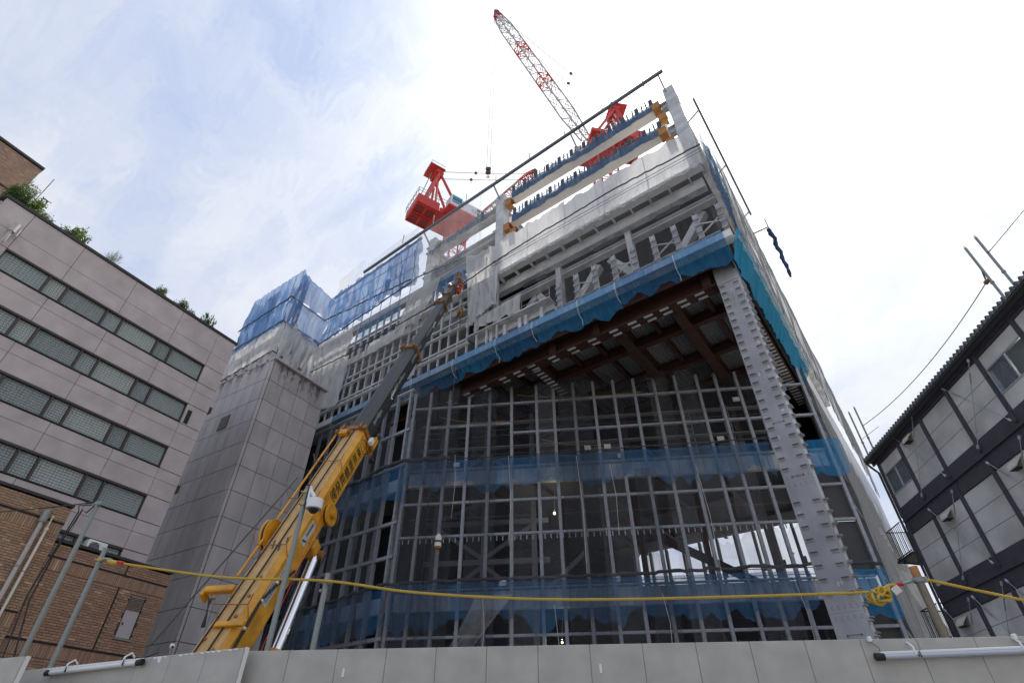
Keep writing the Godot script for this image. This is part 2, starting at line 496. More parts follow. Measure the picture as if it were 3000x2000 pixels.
# ------------------------------------------------------------------ the steel building
func steel_building():
	var t := thing("steel_building", "tall half-built steel-framed building draped in nets, with a deep overhang on one corner column", "building", B(0, 0, 0))
	var S: Material = M.steel; var P: Material = M.steel_pale; var R: Material = M.rust
	var gu := Basis(U, UP, V)
	# corner column with its shelf angles
	var col := part(t, "corner_column", cbox(Vector3(1.15, 22.9, 1.15), 0.02), M.column, Transform3D(Basis(-U, UP, -V), B(0.79, 1.83, 11.45)))
	part(t, "column_head", cbox(Vector3(1.2, 1.4, 1.2), 0.02), M.column, Transform3D(Basis(-U, UP, -V), B(0.79, 1.83, 23.6)))
	var tabm := MB.new()
	tabm.box(Vector3(0, 0, 0.075), Vector3(0.26, 0.025, 0.15)); tabm.box(Vector3(0, -0.06, 0.012), Vector3(0.26, 0.10, 0.022))
	var tm := tabm.mesh()
	for k in 42:
		var h := 2.6 + 0.49 * k
		if absf(h - 11.25) < 0.42 or absf(h - 16.6) < 0.2 or h > 22.9: continue
		for s in [1.16, 0.43]:
			if h > 7.0: part(col, "shelf_angle", tm, M.column, Transform3D(Basis(-U, UP, -V), B(s, 1.255, h - (0.0 if s > 1 else 0.04))))
		for s in [1.55, 2.1]:
			if h > 5.0: part(col, "shelf_angle", tm, M.column, Transform3D(Basis(V, UP, -U), B(0.215, s, h + (0.2 if s > 2 else 0.0))))
	for h in [6.35, 11.35, 16.6, 21.8]:
		part(col, "splice_seam", cbox(Vector3(1.162, 0.05, 1.162), 0.012), M.column, Transform3D(Basis(-U, UP, -V), B(0.79, 1.83, h)))
	var bolts := MB.new()
	for h in [6.35, 11.35, 16.6, 21.8]:
		for x in 5:
			for y in [-0.22, -0.13, 0.13, 0.22]: bolts.box(B(0.36 + 0.21 * x, 1.24, h + y), Vector3(0.035, 0.035, 0.03), Basis(-U, UP, -V))
	part(col, "splice_bolt", bolts.mesh(), M.column)
	var prng := RandomNumberGenerator.new(); prng.seed = 12
	for k in 14:
		var patch := MB.new()
		var pu := prng.randf_range(0.35, 1.2); var ph := prng.randf_range(6.5, 22.5)
		var ring := []
		for j in 9: ring.append(B(pu + prng.randf_range(0.03, 0.09) * cos(TAU * j / 9.0), 1.2535, ph + prng.randf_range(0.04, 0.2) * sin(TAU * j / 9.0)))
		for j in range(1, 8): patch.tri(ring[0], ring[j], ring[j + 1])
		part(col, "touch_up_patch", patch.mesh(), M.steel_pale if k % 3 else M.galv)
	for h in [5.6, 11.5, 14.05]:
		var e := MB.new()
		for x in [0.55, 1.0]:
			e.box(B(x, 1.22, h), Vector3(0.03, 0.05, 0.05), Basis(-U, UP, -V))
		e.bar(B(0.55, 1.22, h), B(1.0, 1.22, h + 0.02), 0.012, 0.012)
		part(col, "lifting_lug", e.mesh(), M.boom_dark)
	# glazed wall under the overhang: mullions, rails, spandrel beams
	var ms := [0.0, 1.15, 2.55, 3.97, 5.45, 7.0, 8.74, 9.95, 11.35, 12.75, 14.15, 15.55, 16.95, 18.4, 19.85, 21.1, 22.45, 23.9, 25.2, 26.6]
	for i in ms.size():
		var s: float = ms[i]
		bar(t, "mullion", W(s, 0, 0.2), W(s, 0, 23.7), 0.185, 0.22, S, WN)
	for h in [22.35, 20.0, 15.28, 13.2, 7.75, 5.3]:
		for i in ms.size() - 1:
			if h == 20.0 and i < 5: continue
			bar(t, "transom", W(ms[i] + 0.11, 0, h), W(ms[i + 1] - 0.11, 0, h), 0.2, 0.14, S)
	for i in 4: bar(t, "transom", W(ms[i + 1] + 0.11, 0, 20.75), W(ms[i + 2] - 0.11, 0, 20.75), 0.18, 0.14, S)
	for h in [17.0, 9.6, 1.9]:
		bar(t, "spandrel_beam", W(0.2, -0.32, h), W(26.4, -0.32, h), 0.3, 0.95, P)
		bar(t, "edge_angle", W(0.2, -0.1, h + 0.56), W(26.4, -0.1, h + 0.56), 0.36, 0.05, P)
		var sb := MB.new()
		for k in 34:
			sb.box(W(0.6 + k * 0.77, -0.14, h), Vector3(0.03, 0.85, 0.05), Basis(WD, UP, WN))
		part(t, "stiffener", sb.mesh(), S).set_meta("kind", "stuff")
	# little hanging studs under the rail
	var studs := MB.new()
	for k in 70:
		studs.bar(W(0.35 + k * 0.36, 0.02, 13.1), W(0.35 + k * 0.36, 0.02, 12.83), 0.05, 0.05)
	part(t, "hanging_stud", studs.mesh(), P).set_meta("kind", "stuff")
	var clip := MB.new()
	for i in ms.size() - 1:
		for h in [22.35, 20.0, 15.28, 13.2, 7.75, 18.6, 14.2, 11.6]:
			if (i * 7 + int(h * 3)) % 3 != 0: clip.box(W(ms[i] + (0.12 if i % 2 == 0 else -0.12), 0.1, h + 0.2 * sin(i * 2.3 + h)), Vector3(0.05, 0.10, 0.05), Basis(WD, UP, WN))
	part(t, "erection_clip", clip.mesh(), M.collar).set_meta("kind", "stuff")
	for q in [[2.0, 21.5, 6.5, 20.9], [7.4, 22.9, 16.0, 22.5], [9.0, 19.3, 13.5, 18.7], [8.9, 6.9, 11.8, 6.9]]:
		var m0 := W(q[0], 0.2, q[1]); var m1 := W(q[2], 0.2, q[3])
		tube(t, "slack_line", [m0, m0.lerp(m1, 0.25) - UP * 0.22, m0.lerp(m1, 0.5) - UP * 0.3, m0.lerp(m1, 0.75) - UP * 0.22, m1], 0.016, M.rope_yellow, 5)
	for q in [[3.4, 18.2, 14.0], [6.9, 17.9, 12.2], [11.2, 17.6, 10.6], [13.2, 17.0, 12.6], [18.3, 16.6, 10.4], [21.9, 10.2, 6.2], [9.4, 9.0, 5.0], [15.1, 9.4, 6.6], [5.5, 9.6, 6.4]]:
		tube(t, "hanging_line", [W(q[0], 0.85, q[1]), W(q[0] + 0.15, 0.9, (q[1] + q[2]) * 0.5), W(q[0] + 0.05, 0.85, q[2])], 0.012, M.vent, 5)
	# closing panels of the last bay, by the flank
	for q in [[10.2, 13.1], [13.3, 15.18], [15.38, 16.5], [5.4, 8.6]]:
		bar(t, "infill_panel", W(23.98, -0.12, (q[0] + q[1]) * 0.5), W(26.5, -0.12, (q[0] + q[1]) * 0.5), 0.06, q[1] - q[0], M.slab)
	# rails, pipes and boards of the working platforms just behind the top storey's glazing
	for q in [[21.2, 0.05], [20.75, 0.05], [20.3, 0.05], [18.9, 0.05], [18.5, 0.05], [18.05, 0.05], [14.6, 0.05], [10.9, 0.05], [10.55, 0.05]]:
		tube(t, "guard_rail", [W(0.3, -0.75, q[0]), W(25.5, -0.75, q[0])], 0.024, M.rail_dull, 6)
	for h in [21.45, 19.55]:
		for k in 4:
			tube(t, "pipe", [W(0.5, -0.9 - 0.11 * k, h), W(25.0, -0.9 - 0.11 * k, h)], 0.045, M.pipe_dull, 6)
	for q in [[12.0, 18.9], [13.3, 18.9], [14.1, 18.2], [3.2, 18.2], [20.6, 19.0], [22.3, 21.9], [6.4, 10.6], [12.9, 10.6]]:
		block(t, "junction_box", W(q[0], -0.62, q[1]), Vector3(0.42, 0.3, 0.12), Basis(WD, UP, WN), M.white)
	for q in [19.0, 21.6, 24.1]:
		var lad := MB.new()
		for x in [-0.2, 0.2]: lad.bar(W(q + x, -1.5, 17.6), W(q + x, -1.5, 22.0), 0.05, 0.05)
		for k in 12: lad.bar(W(q - 0.2, -1.5, 17.9 + 0.35 * k), W(q + 0.2, -1.5, 17.9 + 0.35 * k), 0.035, 0.035)
		part(t, "ladder", lad.mesh(), M.galv)
	# inner columns and braces, seen dimly through the glazing
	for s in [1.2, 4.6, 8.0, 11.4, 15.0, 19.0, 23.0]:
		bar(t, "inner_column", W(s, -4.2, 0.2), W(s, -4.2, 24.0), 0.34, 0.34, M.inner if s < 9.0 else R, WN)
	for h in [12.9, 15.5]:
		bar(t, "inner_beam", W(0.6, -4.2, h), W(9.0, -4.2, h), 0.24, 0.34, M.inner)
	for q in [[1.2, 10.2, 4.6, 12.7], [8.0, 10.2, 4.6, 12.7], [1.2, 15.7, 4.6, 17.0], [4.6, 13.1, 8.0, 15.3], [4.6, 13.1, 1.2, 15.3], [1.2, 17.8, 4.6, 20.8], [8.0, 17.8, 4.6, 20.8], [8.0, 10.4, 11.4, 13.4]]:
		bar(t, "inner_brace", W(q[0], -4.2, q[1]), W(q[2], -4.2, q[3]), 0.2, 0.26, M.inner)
	for q in [[14.0, -6.0, 16.0, 22.5, -6.4, 11.5], [11.5, -7.0, 3.0, 19.0, -7.0, 8.6]]:
		bar(t, "stair_stringer", W(q[0], q[1], q[2]), W(q[3], q[4], q[5]), 0.3, 0.5, R)
	# floors: decks on rust-primed beams
	var o := [Vector2(23.2, 0.35), Vector2(47.0, 0.35), Vector2(47.0, 23.2), Vector2(0.3, 23.2), Vector2(0.3, 13.2)]
	for h in [2.2, 9.85, 17.3]:
		var f := MB.new()
		var top := Transform3D(Basis(U, V, -UP), B(0, 0, h + 0.12)); var low := Transform3D(Basis(U, V, -UP), B(0, 0, h - 0.12))
		f.prism(o, top, low)
		part(t, "floor_slab", f.mesh(), M.slab)
		for k in 7:
			ibeam(t, "floor_beam", B(3.0 + 3.4 * k, maxf(1.2, 13.4 - 0.56 * (3.0 + 3.4 * k)), h - 0.36), B(3.0 + 3.4 * k, 22.4, h - 0.36), 0.25, 0.4, R)
		for v in [15.0, 20.0]:
			ibeam(t, "floor_beam", B(0.5, v, h - 0.3), B(30.0, v, h - 0.3), 0.25, 0.3, R)
	# rear: open between posts on the right, boarded elsewhere
	for k in 13:
		var u := 0.6 + 1.45 * k
		bar(t, "rear_post", B(u, 22.8, 2.3), B(u, 22.8, 17.0), 0.2, 0.3, S, V)
		if k < 12 and k % 2 == 0: bar(t, "rear_brace", B(u, 22.6, 10.2), B(u + 1.45, 22.6, 13.6), 0.08, 0.08, S)
		block(t, "post_bracket", B(u - 0.18, 22.5, 14.2), Vector3(0.3, 0.5, 0.2), gu, S)
	bar(t, "rear_rail", B(0.3, 22.5, 10.9), B(18.0, 22.5, 10.9), 0.06, 0.06, M.galv)
	bar(t, "rear_rail", B(0.3, 22.5, 10.5), B(18.0, 22.5, 10.5), 0.06, 0.06, M.galv)
	for q in [[18.2, 47.0, 2.0, 17.3], [0.3, 18.0, 2.0, 9.85], [0.3, 47.0, 17.42, 24.6]]:
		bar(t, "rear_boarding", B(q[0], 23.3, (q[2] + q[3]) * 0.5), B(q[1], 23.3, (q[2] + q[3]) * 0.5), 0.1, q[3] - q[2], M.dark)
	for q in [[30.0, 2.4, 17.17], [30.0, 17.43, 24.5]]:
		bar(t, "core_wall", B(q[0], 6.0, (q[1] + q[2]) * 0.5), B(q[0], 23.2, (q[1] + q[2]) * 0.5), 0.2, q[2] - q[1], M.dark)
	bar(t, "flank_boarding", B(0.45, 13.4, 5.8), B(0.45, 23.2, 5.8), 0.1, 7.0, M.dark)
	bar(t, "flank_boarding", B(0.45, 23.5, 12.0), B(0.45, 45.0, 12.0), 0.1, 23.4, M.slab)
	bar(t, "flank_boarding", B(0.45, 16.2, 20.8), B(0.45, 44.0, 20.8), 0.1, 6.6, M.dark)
	# soffit of the overhang: rust girders under a ribbed deck
	ibeam(t, "edge_girder", B(1.4, 1.65, 23.75), B(46.0, 1.65, 23.75), 0.75, 1.3, R)
	ibeam(t, "edge_girder", B(0.75, 2.4, 23.75), B(0.75, 44.0, 23.75), 0.75, 1.3, R)
	for q in [4.2, 7.9, 14.1, 20.5, 26.0, 32.0]:
		ibeam(t, "cross_girder", B(q, 2.03, 23.8), B(q, 26.0, 23.8), 0.62, 1.1, R)
	for v in [4.7, 8.3, 11.8, 16.0, 21.0]:
		ibeam(t, "joist", B(1.1, v, 24.0), B(30.0, v, 24.0), 0.4, 0.7, R)
	for q in [2.5, 6.0, 9.9, 11.9, 16.2, 18.3]:
		ibeam(t, "stub_joist", B(q, 2.03, 24.15), B(q, 8.1, 24.15), 0.25, 0.4, R)
	# outer face of the edge girder, up to the gutter
	bar(t, "fascia_plate", B(0.3, 0.55, 24.0), B(46.0, 0.55, 24.0), 0.08, 0.7, R)
	bar(t, "fascia_plate", B(0.25, 0.6, 24.0), B(0.25, 44.0, 24.0), 0.08, 0.7, R)
	for q in [1.9, 9.0, 12.2]:
		bar(t, "fascia_stiffener", B(q, 1.25, 23.2), B(q, 1.25, 24.3), 0.5, 0.04, R, V)
	var plate := MB.new(); plate.box(Vector3.ZERO, Vector3(0.55, 0.035, 0.16))
	var pm := plate.mesh()
	for u in [2.45, 3.5, 4.6, 5.6, 6.65, 7.9, 9.4, 10.9, 12.4, 14.0, 15.2, 16.4, 18.1, 19.6, 21.2]:
		for v in [1.44, 1.86]:
			part(t, "shelf_plate", pm, M.steel_pale, Transform3D(Basis(U, UP, -V), B(u - 0.12 * (v - 1.44), v, 23.07)))
	for k in 9:
		part(t, "shelf_plate", pm, M.steel_pale, Transform3D(Basis(U, UP, -V), B(14.1, 2.25 + 0.42 * k, 23.2)))
	for k in 34:
		part(t, "shelf_plate", pm, M.steel_pale, Transform3D(Basis(U, UP, -V), B(0.72, 3.0 + 0.42 * k, 23.07)))
	# ribbed deck sheets, one to a bay
	var rib := MB.new()
	for k in 10:
		var x := k * 0.1 - 0.5
		var pr := [Vector2(x, 0.0), Vector2(x + 0.025, -0.06), Vector2(x + 0.06, -0.06), Vector2(x + 0.085, 0.0), Vector2(x + 0.1, 0.0)]
		for j in 4:
			rib.quad(Vector3(pr[j].x, pr[j].y, 0.5), Vector3(pr[j].x, pr[j].y, -0.5), Vector3(pr[j + 1].x, pr[j + 1].y, -0.5), Vector3(pr[j + 1].x, pr[j + 1].y, 0.5))
	var rm := rib.mesh()
	var us := [1.1, 2.5, 4.2, 6.0, 7.9, 9.9, 11.9, 14.1, 16.2, 18.3, 20.5]
	var vs := [2.0, 4.7, 8.3, 11.8]
	for i in us.size() - 1:
		for j in 3:
			var du: float = us[i + 1] - us[i]; var dv: float = vs[j + 1] - vs[j]
			part(t, "deck_sheet", rm, M.deck, Transform3D(Basis(U * du * 0.99, UP * 1.3, -V * dv * 0.99), B((us[i] + us[i + 1]) * 0.5, (vs[j] + vs[j + 1]) * 0.5, 24.5)))
	var f2 := MB.new()
	f2.prism([Vector2(0.1, 0.2), Vector2(47.0, 0.2), Vector2(47.0, 27.0), Vector2(0.1, 27.0)], Transform3D(Basis(U, V, -UP), B(0, 0, 24.8)), Transform3D(Basis(U, V, -UP), B(0, 0, 24.56)))
	part(t, "transfer_slab", f2.mesh(), M.slab)
	# gutter edge of the transfer slab
	bar(t, "gutter", B(-0.4, -0.12, 24.68), B(46.5, -0.12, 24.68), 0.6, 0.5, M.crane_white)
	bar(t, "gutter", B(-0.4, 0.2, 24.79), B(-0.4, 15.6, 24.79), 0.5, 0.34, P, UP)
	# truss storey above the overhang
	ibeam(t, "lower_chord", B(0.2, 0.9, 25.95), B(11.2, 0.9, 25.95), 0.5, 0.65, P)
	ibeam(t, "upper_chord", B(-0.1, 1.3, 29.75), B(22.0, 1.3, 29.75), 0.5, 0.4, P)
	for q in [5.72, 11.25, 16.9]:
		bar(t, "truss_post", B(q, 1.3, 26.2), B(q, 1.3, 30.6), 0.5, 0.4, P, U)
	for q in [[0.9, 29.6, 3.6, 26.2], [5.5, 26.3, 7.5, 29.5], [8.4, 29.5, 10.9, 26.2], [11.5, 26.2, 13.4, 29.5], [13.6, 29.5, 16.5, 26.2]]:
		bar(t, "truss_diagonal", B(q[0], 1.9, q[1]), B(q[2], 1.9, q[3]), 0.5, 0.5, P, V)
	for k in 9:
		var u := -0.2 + 1.38 * k
		var b := ibeam(t, "hanger", B(u, 0.35, 25.5), B(u + 0.05, 0.35, 28.1), 0.26, 0.3, P, U)
		part(b, "hanger_foot", unit_box(), M.orange if k % 3 == 0 else M.steel, along(B(u - 0.16, 0.25, 25.45), B(u + 0.2, 0.25, 25.45), 0.3, 0.12))
		var lug := MB.new()
		for e in 4: lug.box(B(u + 0.02, 0.15, 25.8 + 0.55 * e), Vector3(0.34, 0.12, 0.1), gu)
		part(b, "bolt_plate", lug.mesh(), M.steel)
		if k < 8 and k % 2 == 0:
			bar(t, "tie", B(u + 0.15, 0.5, 27.2), B(u + 1.25, 0.5, 26.5), 0.07, 0.07, P)
			bar(t, "tie", B(u + 0.15, 0.5, 26.8), B(u + 1.25, 0.5, 27.3), 0.07, 0.07, P)
	for q in [12.3, 13.6, 14.1, 15.4, 16.6]:
		var b := bar(t, "hanger", B(q, 0.35, 25.2), B(q, 0.35, 26.6), 0.24, 0.26, P, U)
		part(b, "hanger_foot", unit_box(), M.orange, along(B(q - 0.14, 0.2, 25.2), B(q + 0.16, 0.2, 25.2), 0.3, 0.1))
	bar(t, "walkway", B(11.4, 0.3, 26.75), B(18.5, 0.3, 26.75), 0.9, 0.1, P)
	ibeam(t, "walkway_beam", B(11.4, 0.5, 26.35), B(18.0, 0.5, 26.35), 0.3, 0.6, P)
	for q in [11.5, 12.6, 13.8]: tube(t, "guard_post", [B(q, 0.1, 26.8), B(q, 0.1, 27.9)], 0.03, M.galv, 6)
	for h in [27.3, 27.8]: tube(t, "guard_rail", [B(11.4, 0.1, h), B(14.5, 0.1, h)], 0.025, M.galv, 6)
	# dark back of the truss storey and the next deck, with its bright flange
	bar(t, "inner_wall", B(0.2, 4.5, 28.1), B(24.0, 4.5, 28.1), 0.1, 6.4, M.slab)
	for q in [[31.0, 0.5]]:
		bar(t, "deck_girder", B(0.1, 0.9, 30.95), B(46.0, 0.9, 30.95), 0.5, 0.9, P)
	bar(t, "deck_edge", B(-0.2, -0.02, 31.55), B(24.0, -0.02, 31.55), 0.7, 0.07, M.white)
	var f3 := MB.new()
	f3.prism([Vector2(0.0, 0.35), Vector2(46.0, 0.35), Vector2(46.0, 20.0), Vector2(0.0, 20.0)], Transform3D(Basis(U, V, -UP), B(0, 0, 31.75)), Transform3D(Basis(U, V, -UP), B(0, 0, 31.45)))
	part(t, "deck_slab", f3.mesh(), M.slab)
	for k in 17:
		bar(t, "deck_bracket", B(0.8 + 1.35 * k, 0.05, 31.25), B(0.8 + 1.35 * k, 0.6, 31.25), 0.06, 0.45, P)
	for q in [[2.0, 3.6], [6.4, 8.2], [12.2, 14.2]]:
		bar(t, "opening_frame", B(q[0], 0.95, 30.2), B(q[1], 0.95, 30.2), 0.05, 0.32, M.boom_dark)
	# columns of the top storeys
	for q in [[0.12, 42.3], [15.9, 41.8], [23.9, 41.6]]:
		var c := bar(t, "column", B(q[0], 0.45, 31.8), B(q[0], 0.45, q[1]), 0.8, 0.8, P, V)
		for h in [37.3, 40.6]:
			part(c, "beam_stub", unit_beam(), P, along(B(q[0] - (0.45 if q[0] < 5.0 else 0.9), 0.45, h), B(q[0] + 0.9, 0.45, h), 0.45, 0.8))
			part(c, "beam_stub", unit_beam(), P, along(B(q[0], 0.1, h), B(q[0], 1.6, h), 0.45, 0.8))
			var l := MB.new()
			for e in 4: l.box(B(q[0] + 0.42, 0.1 + 0.22 * e, h - 0.9), Vector3(0.12, 0.35, 0.04), gu)
			part(c, "gusset", l.mesh(), S)
	for q in [[0.12, 13.0, 41.0], [16.0, 13.0, 41.0], [24.0, 13.0, 40.0], [30.0, 13.0, 38.0]]:
		bar(t, "column", B(q[0], q[1], 31.8), B(q[0], q[1], q[2]), 0.8, 0.8, P, V)
	# two open beams along the front, with guard posts and nets
	for q in [[37.28, 1.5, 14.6, 38.95, 37.1], [40.42, 1.6, 14.5, 42.2, 40.3]]:
		bar(t, "open_beam", B(q[1] - 0.5, 0.45, q[0] + 0.36), B(q[2] + 0.3, 0.45, q[0] + 0.36), 0.72, 0.72, M.cream)
		for k in 34:
			var u: float = q[1] + 0.39 * k
			if u > q[2]: break
			if k % 3 == 0: bar(t, "guard_board", B(u, 0.12, q[3] - 0.95), B(u, 0.12, q[3] - 0.1), 0.3, 0.06, M.boom_dark, V)
			else: tube(t, "guard_post", [B(u, 0.2, q[3] - 1.0), B(u + 0.06 * sin(k * 2.7), 0.2, q[3] + 0.12 * sin(k * 1.9))], 0.055, M.boom_dark, 6)
		for h in [-0.35, -0.7]: tube(t, "guard_rail", [B(q[1], 0.2, q[3] + h), B(q[2], 0.2, q[3] + h)], 0.022, M.galv, 5)
	for q in [[16.4, 40.05], [16.4, 36.85]]:
		ibeam(t, "open_beam", B(16.5, 0.45, q[1]), B(23.4, 0.45, q[1]), 0.7, 0.9, P)
	for q in [[3.0, 36.9], [9.0, 36.9], [3.0, 40.1], [9.0, 40.1], [20.0, 37.0]]:
		ibeam(t, "open_beam", B(q[0] * 0.02 + 0.1, 1.0 + (q[0] - 3.0) * 0.0, q[1]), B(0.1, 13.0, q[1]), 0.6, 0.9, P)
		break
	for h in [36.9, 40.1]:
		ibeam(t, "open_beam", B(16.0, 0.9, h), B(16.0, 12.6, h), 0.6, 0.9, P)
		ibeam(t, "open_beam", B(24.0, 0.9, h), B(24.0, 12.6, h), 0.6, 0.9, P)
		ibeam(t, "open_beam", B(0.12, 0.9, h), B(0.12, 44.0, h), 0.6, 0.9, P)
	for q in [[25.4, 40.0, 23.0, 37.0], [18.5, 39.5, 20.5, 37.0]]:
		bar(t, "roof_brace", B(q[0], 4.0, q[1]), B(q[2], 4.0, q[3] - 4.0), 0.4, 0.4, P)
	# outrigger rail that carries the front net, and the one of the flank
	for q in [[-0.1, 42.9, 16.2, 42.2], [16.2, 42.2, 24.9, 41.8], [24.9, 41.8, 32.3, 41.4]]:
		bar(t, "outrigger_rail", B(q[0], -0.95, q[1]), B(q[2], -0.95, q[3]), 0.18, 0.27, M.rail)
	for q in [[15.9, 42.2], [24.2, 41.9], [0.3, 42.7], [8.0, 42.4]]:
		bar(t, "outrigger_strut", B(q[0], -0.9, q[1]), B(q[0], 0.3, q[1] - 1.2), 0.12, 0.12, S)
	for q in [1.5, 5.0, 8.5, 12.0, 15.6, 19.0, 23.0, 27.0]:
		tube(t, "rail_post", [B(q, -0.95, 42.2), B(q, -0.95, 43.4)], 0.04, M.galv, 6)
	bar(t, "outrigger_rail", B(-1.15, 2.0, 42.1), B(-1.25, 15.3, 41.9), 0.16, 0.24, M.rail)
	for q in [3.0, 9.0, 15.0]:
		bar(t, "outrigger_strut", B(-1.2, q, 42.0), B(-0.1, q, 41.2), 0.1, 0.1, S)
	# flank: scaffold ladders and posts seen edge-on beneath its nets
	for k in 18:
		bar(t, "flank_post", B(-0.05, 16.0 + 1.7 * k, 0.2), B(-0.05, 16.0 + 1.7 * k, 23.2), 0.3, 0.35, S, U)
	for h in [4.5, 7.5, 10.1, 14.0, 16.4, 18.8, 21.4]:
		bar(t, "flank_rail", B(-0.05, 13.4, h), B(-0.05, 45.0, h), 0.2, 0.24, S)
	for k in 12:
		for h in [8.5, 12.0, 15.0]:
			block(t, "flank_bracket", B(-0.35, 22.0 + 1.9 * k, h + 0.13 * k), Vector3(0.5, 0.5, 0.2), gu, P)
	for k in 12:
		var l := MB.new()
		var h0 := 25.2 + 1.4 * k
		for v in [0.8, 1.9]: l.bar(B(-0.55, v + 0.5 * k, h0), B(-0.55, v + 0.5 * k, h0 + 1.4), 0.05, 0.05)
		for r in 4: l.bar(B(-0.55, 0.8 + 0.5 * k, h0 + 0.35 * r), B(-0.55, 1.9 + 0.5 * k, h0 + 0.35 * r), 0.04, 0.04)
		part(t, "scaffold_ladder", l.mesh(), M.galv)
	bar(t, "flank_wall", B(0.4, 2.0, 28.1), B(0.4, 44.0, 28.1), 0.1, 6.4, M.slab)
	# glazed front further left: slender mullions, rails and decks
	for k in 11:
		var u := 23.8 + 1.3 * k
		bar(t, "front_mullion", B(u, 0.05, 0.3), B(u, 0.05, 24.3), 0.17, 0.22, S, V)
	for k in 25:
		var u := 15.9 + 0.92 * k
		if u > 37.6: break
		bar(t, "front_mullion", B(u, 0.05, 25.0), B(u, 0.05, 34.6), 0.11, 0.15, P, V)
	for q in [[20.9, 23.4], [18.2, 23.4], [14.3, 23.4], [12.2, 23.4], [7.8, 23.4], [5.2, 23.4], [26.7, 18.6], [28.9, 16.2], [30.5, 18.0], [33.0, 23.0], [34.6, 20.0]]:
		bar(t, "front_transom", B(q[1], 0.02, q[0]), B(37.6, 0.02, q[0]), 0.2, 0.2 if q[0] < 24 else 0.13, S if q[0] < 24 else P)
	for q in [26.0, 23.95, 27.9]:
		bar(t, "front_ledge", B(18.4 if q > 24 else 23.4, -0.08, q + 0.2), B(37.6, -0.08, q + 0.2), 0.28, 0.06, M.white)
	bar(t, "front_spandrel", B(17.0, 0.4, 35.25), B(37.6, 0.4, 35.25), 0.3, 1.1, P)
	for q in [17.0, 9.6, 24.2, 31.1]:
		bar(t, "front_spandrel", B(23.4, 0.36, q), B(37.6, 0.36, q), 0.3, 0.85, P)
	for h in [28.2, 33.9, 20.8, 13.4, 5.8]:
		bar(t, "inner_wall", B(16.5 if h > 24.9 else 24.0, 2.6, h), B(46.0, 2.6, h), 0.1, 6.0 if h < 30.0 else 4.6, M.dark)
	for k in 7:
		bar(t, "inner_column", B(25.0 + 2.2 * k, 1.6, 0.2), B(25.0 + 2.2 * k, 1.6, 34.0), 0.3, 0.3, S, V)
	# the wing that steps forward at the left end
	for q in [[37.8, -3.9, 37.8, -0.1], [37.8, -3.9, 47.0, -3.9], [47.0, -3.8, 47.0, 4.0]]:
		for h in [6.0, 12.0, 18.0, 24.0, 30.0, 35.5]:
			var ins := V * 0.7 if q[1] == q[3] else (U * 0.7 if q[0] < 40.0 else -U * 0.7)
			bar(t, "wing_beam", B(q[0], q[1], h) + ins, B(q[2], q[3], h) + ins, 0.35, 0.6, P)
		var inn := V * 1.1 if q[1] == q[3] else (U * 1.1 if q[0] < 40.0 else -U * 1.1)
		bar(t, "wing_wall", B(q[0], q[1], 17.5) + inn, B(q[2], q[3], 17.5) + inn, 0.1, 34.5, M.slab)
	for q in [[38.5, -3.2], [42.4, -3.2], [46.3, -3.2], [46.3, 0.0]]:
		bar(t, "wing_column", B(q[0], q[1], 0.2), B(q[0], q[1], 42.0), 0.4, 0.4, P, V)
	# scaffold tubes that hold up the net of the wing and of the middle
	for k in 10:
		tube(t, "scaffold_tube", [B(25.5 + 1.25 * k, -0.3, 34.0), B(25.5 + 1.25 * k, -0.3, 42.0)], 0.035, M.galv, 6)
	for h in [36.3, 38.4, 40.4]:
		tube(t, "scaffold_tube", [B(25.0, -0.28, h), B(37.6, -0.28, h)], 0.035, M.galv, 6)
	bar(t, "net_rail", B(24.9, -0.4, 42.0), B(37.6, -0.2, 41.4), 0.16, 0.2, S)
	for k in 8:
		tube(t, "scaffold_tube", [B(38.2 + 1.25 * k, -4.0, 30.0), B(38.2 + 1.25 * k, -4.0, 42.9)], 0.035, M.galv, 6)

	# timber edge boxes at the ends of the open beams
	for q in [[1.3, 40.6], [1.1, 38.9], [1.4, 37.2], [1.1, 35.6], [14.9, 39.9], [15.05, 36.7], [14.4, 35.7]]:
		var where := "by the corner column" if q[0] < 5.0 else "by the second column"
		var lvl := "level with the upper open beam" if q[1] > 39.5 else ("just below the upper open beam" if q[1] > 38.0 else ("level with the lower open beam" if q[1] > 36.5 else "on top of the white sheeting"))
		var c := thing("timber_box", "orange timber box %s, %s" % [where, lvl], "box", B(q[0], 0.3, q[1] - 0.4), "orange timber boxes on the open steel")
		for k in 5:
			bar(c, "slat", B(q[0] - 0.28, -0.1, q[1] - 0.28 + 0.14 * k), B(q[0] + 0.28, -0.1, q[1] - 0.28 + 0.14 * k), 0.05, 0.12, M.timber)
			bar(c, "slat", B(q[0] - 0.28, -0.08 + 0.15 * k, q[1] - 0.36), B(q[0] + 0.28, -0.08 + 0.15 * k, q[1] - 0.36), 0.125, 0.04, M.timber)
		bar(c, "lid", B(q[0] - 0.3, 0.22, q[1] + 0.34), B(q[0] + 0.3, 0.22, q[1] + 0.34), 0.72, 0.05, M.timber_dark)
	# two lamps that are on, inside
	for q in [[9.5, -2.6, 15.35, "lit round floodlight in the dark storey behind the glazing", 0.09], [9.6, -1.8, 7.7, "lit work lamp low behind the glazing, just over the hoarding", 0.06]]:
		var l := thing("work_lamp", q[3], "lamp", W(q[0], q[1], q[2]), "lit lamps inside the building")
		var sm := SphereMesh.new(); sm.radius = q[4]; sm.height = q[4] * 2; sm.radial_segments = 16; sm.rings = 8
		part(l, "bulb", sm, M.lamp, Transform3D(Basis(), W(q[0], q[1], q[2])))
		tube(l, "stem", [W(q[0], q[1], q[2] + 0.14), W(q[0] + 0.1, q[1], q[2] + 1.4)], 0.03, M.galv, 6)
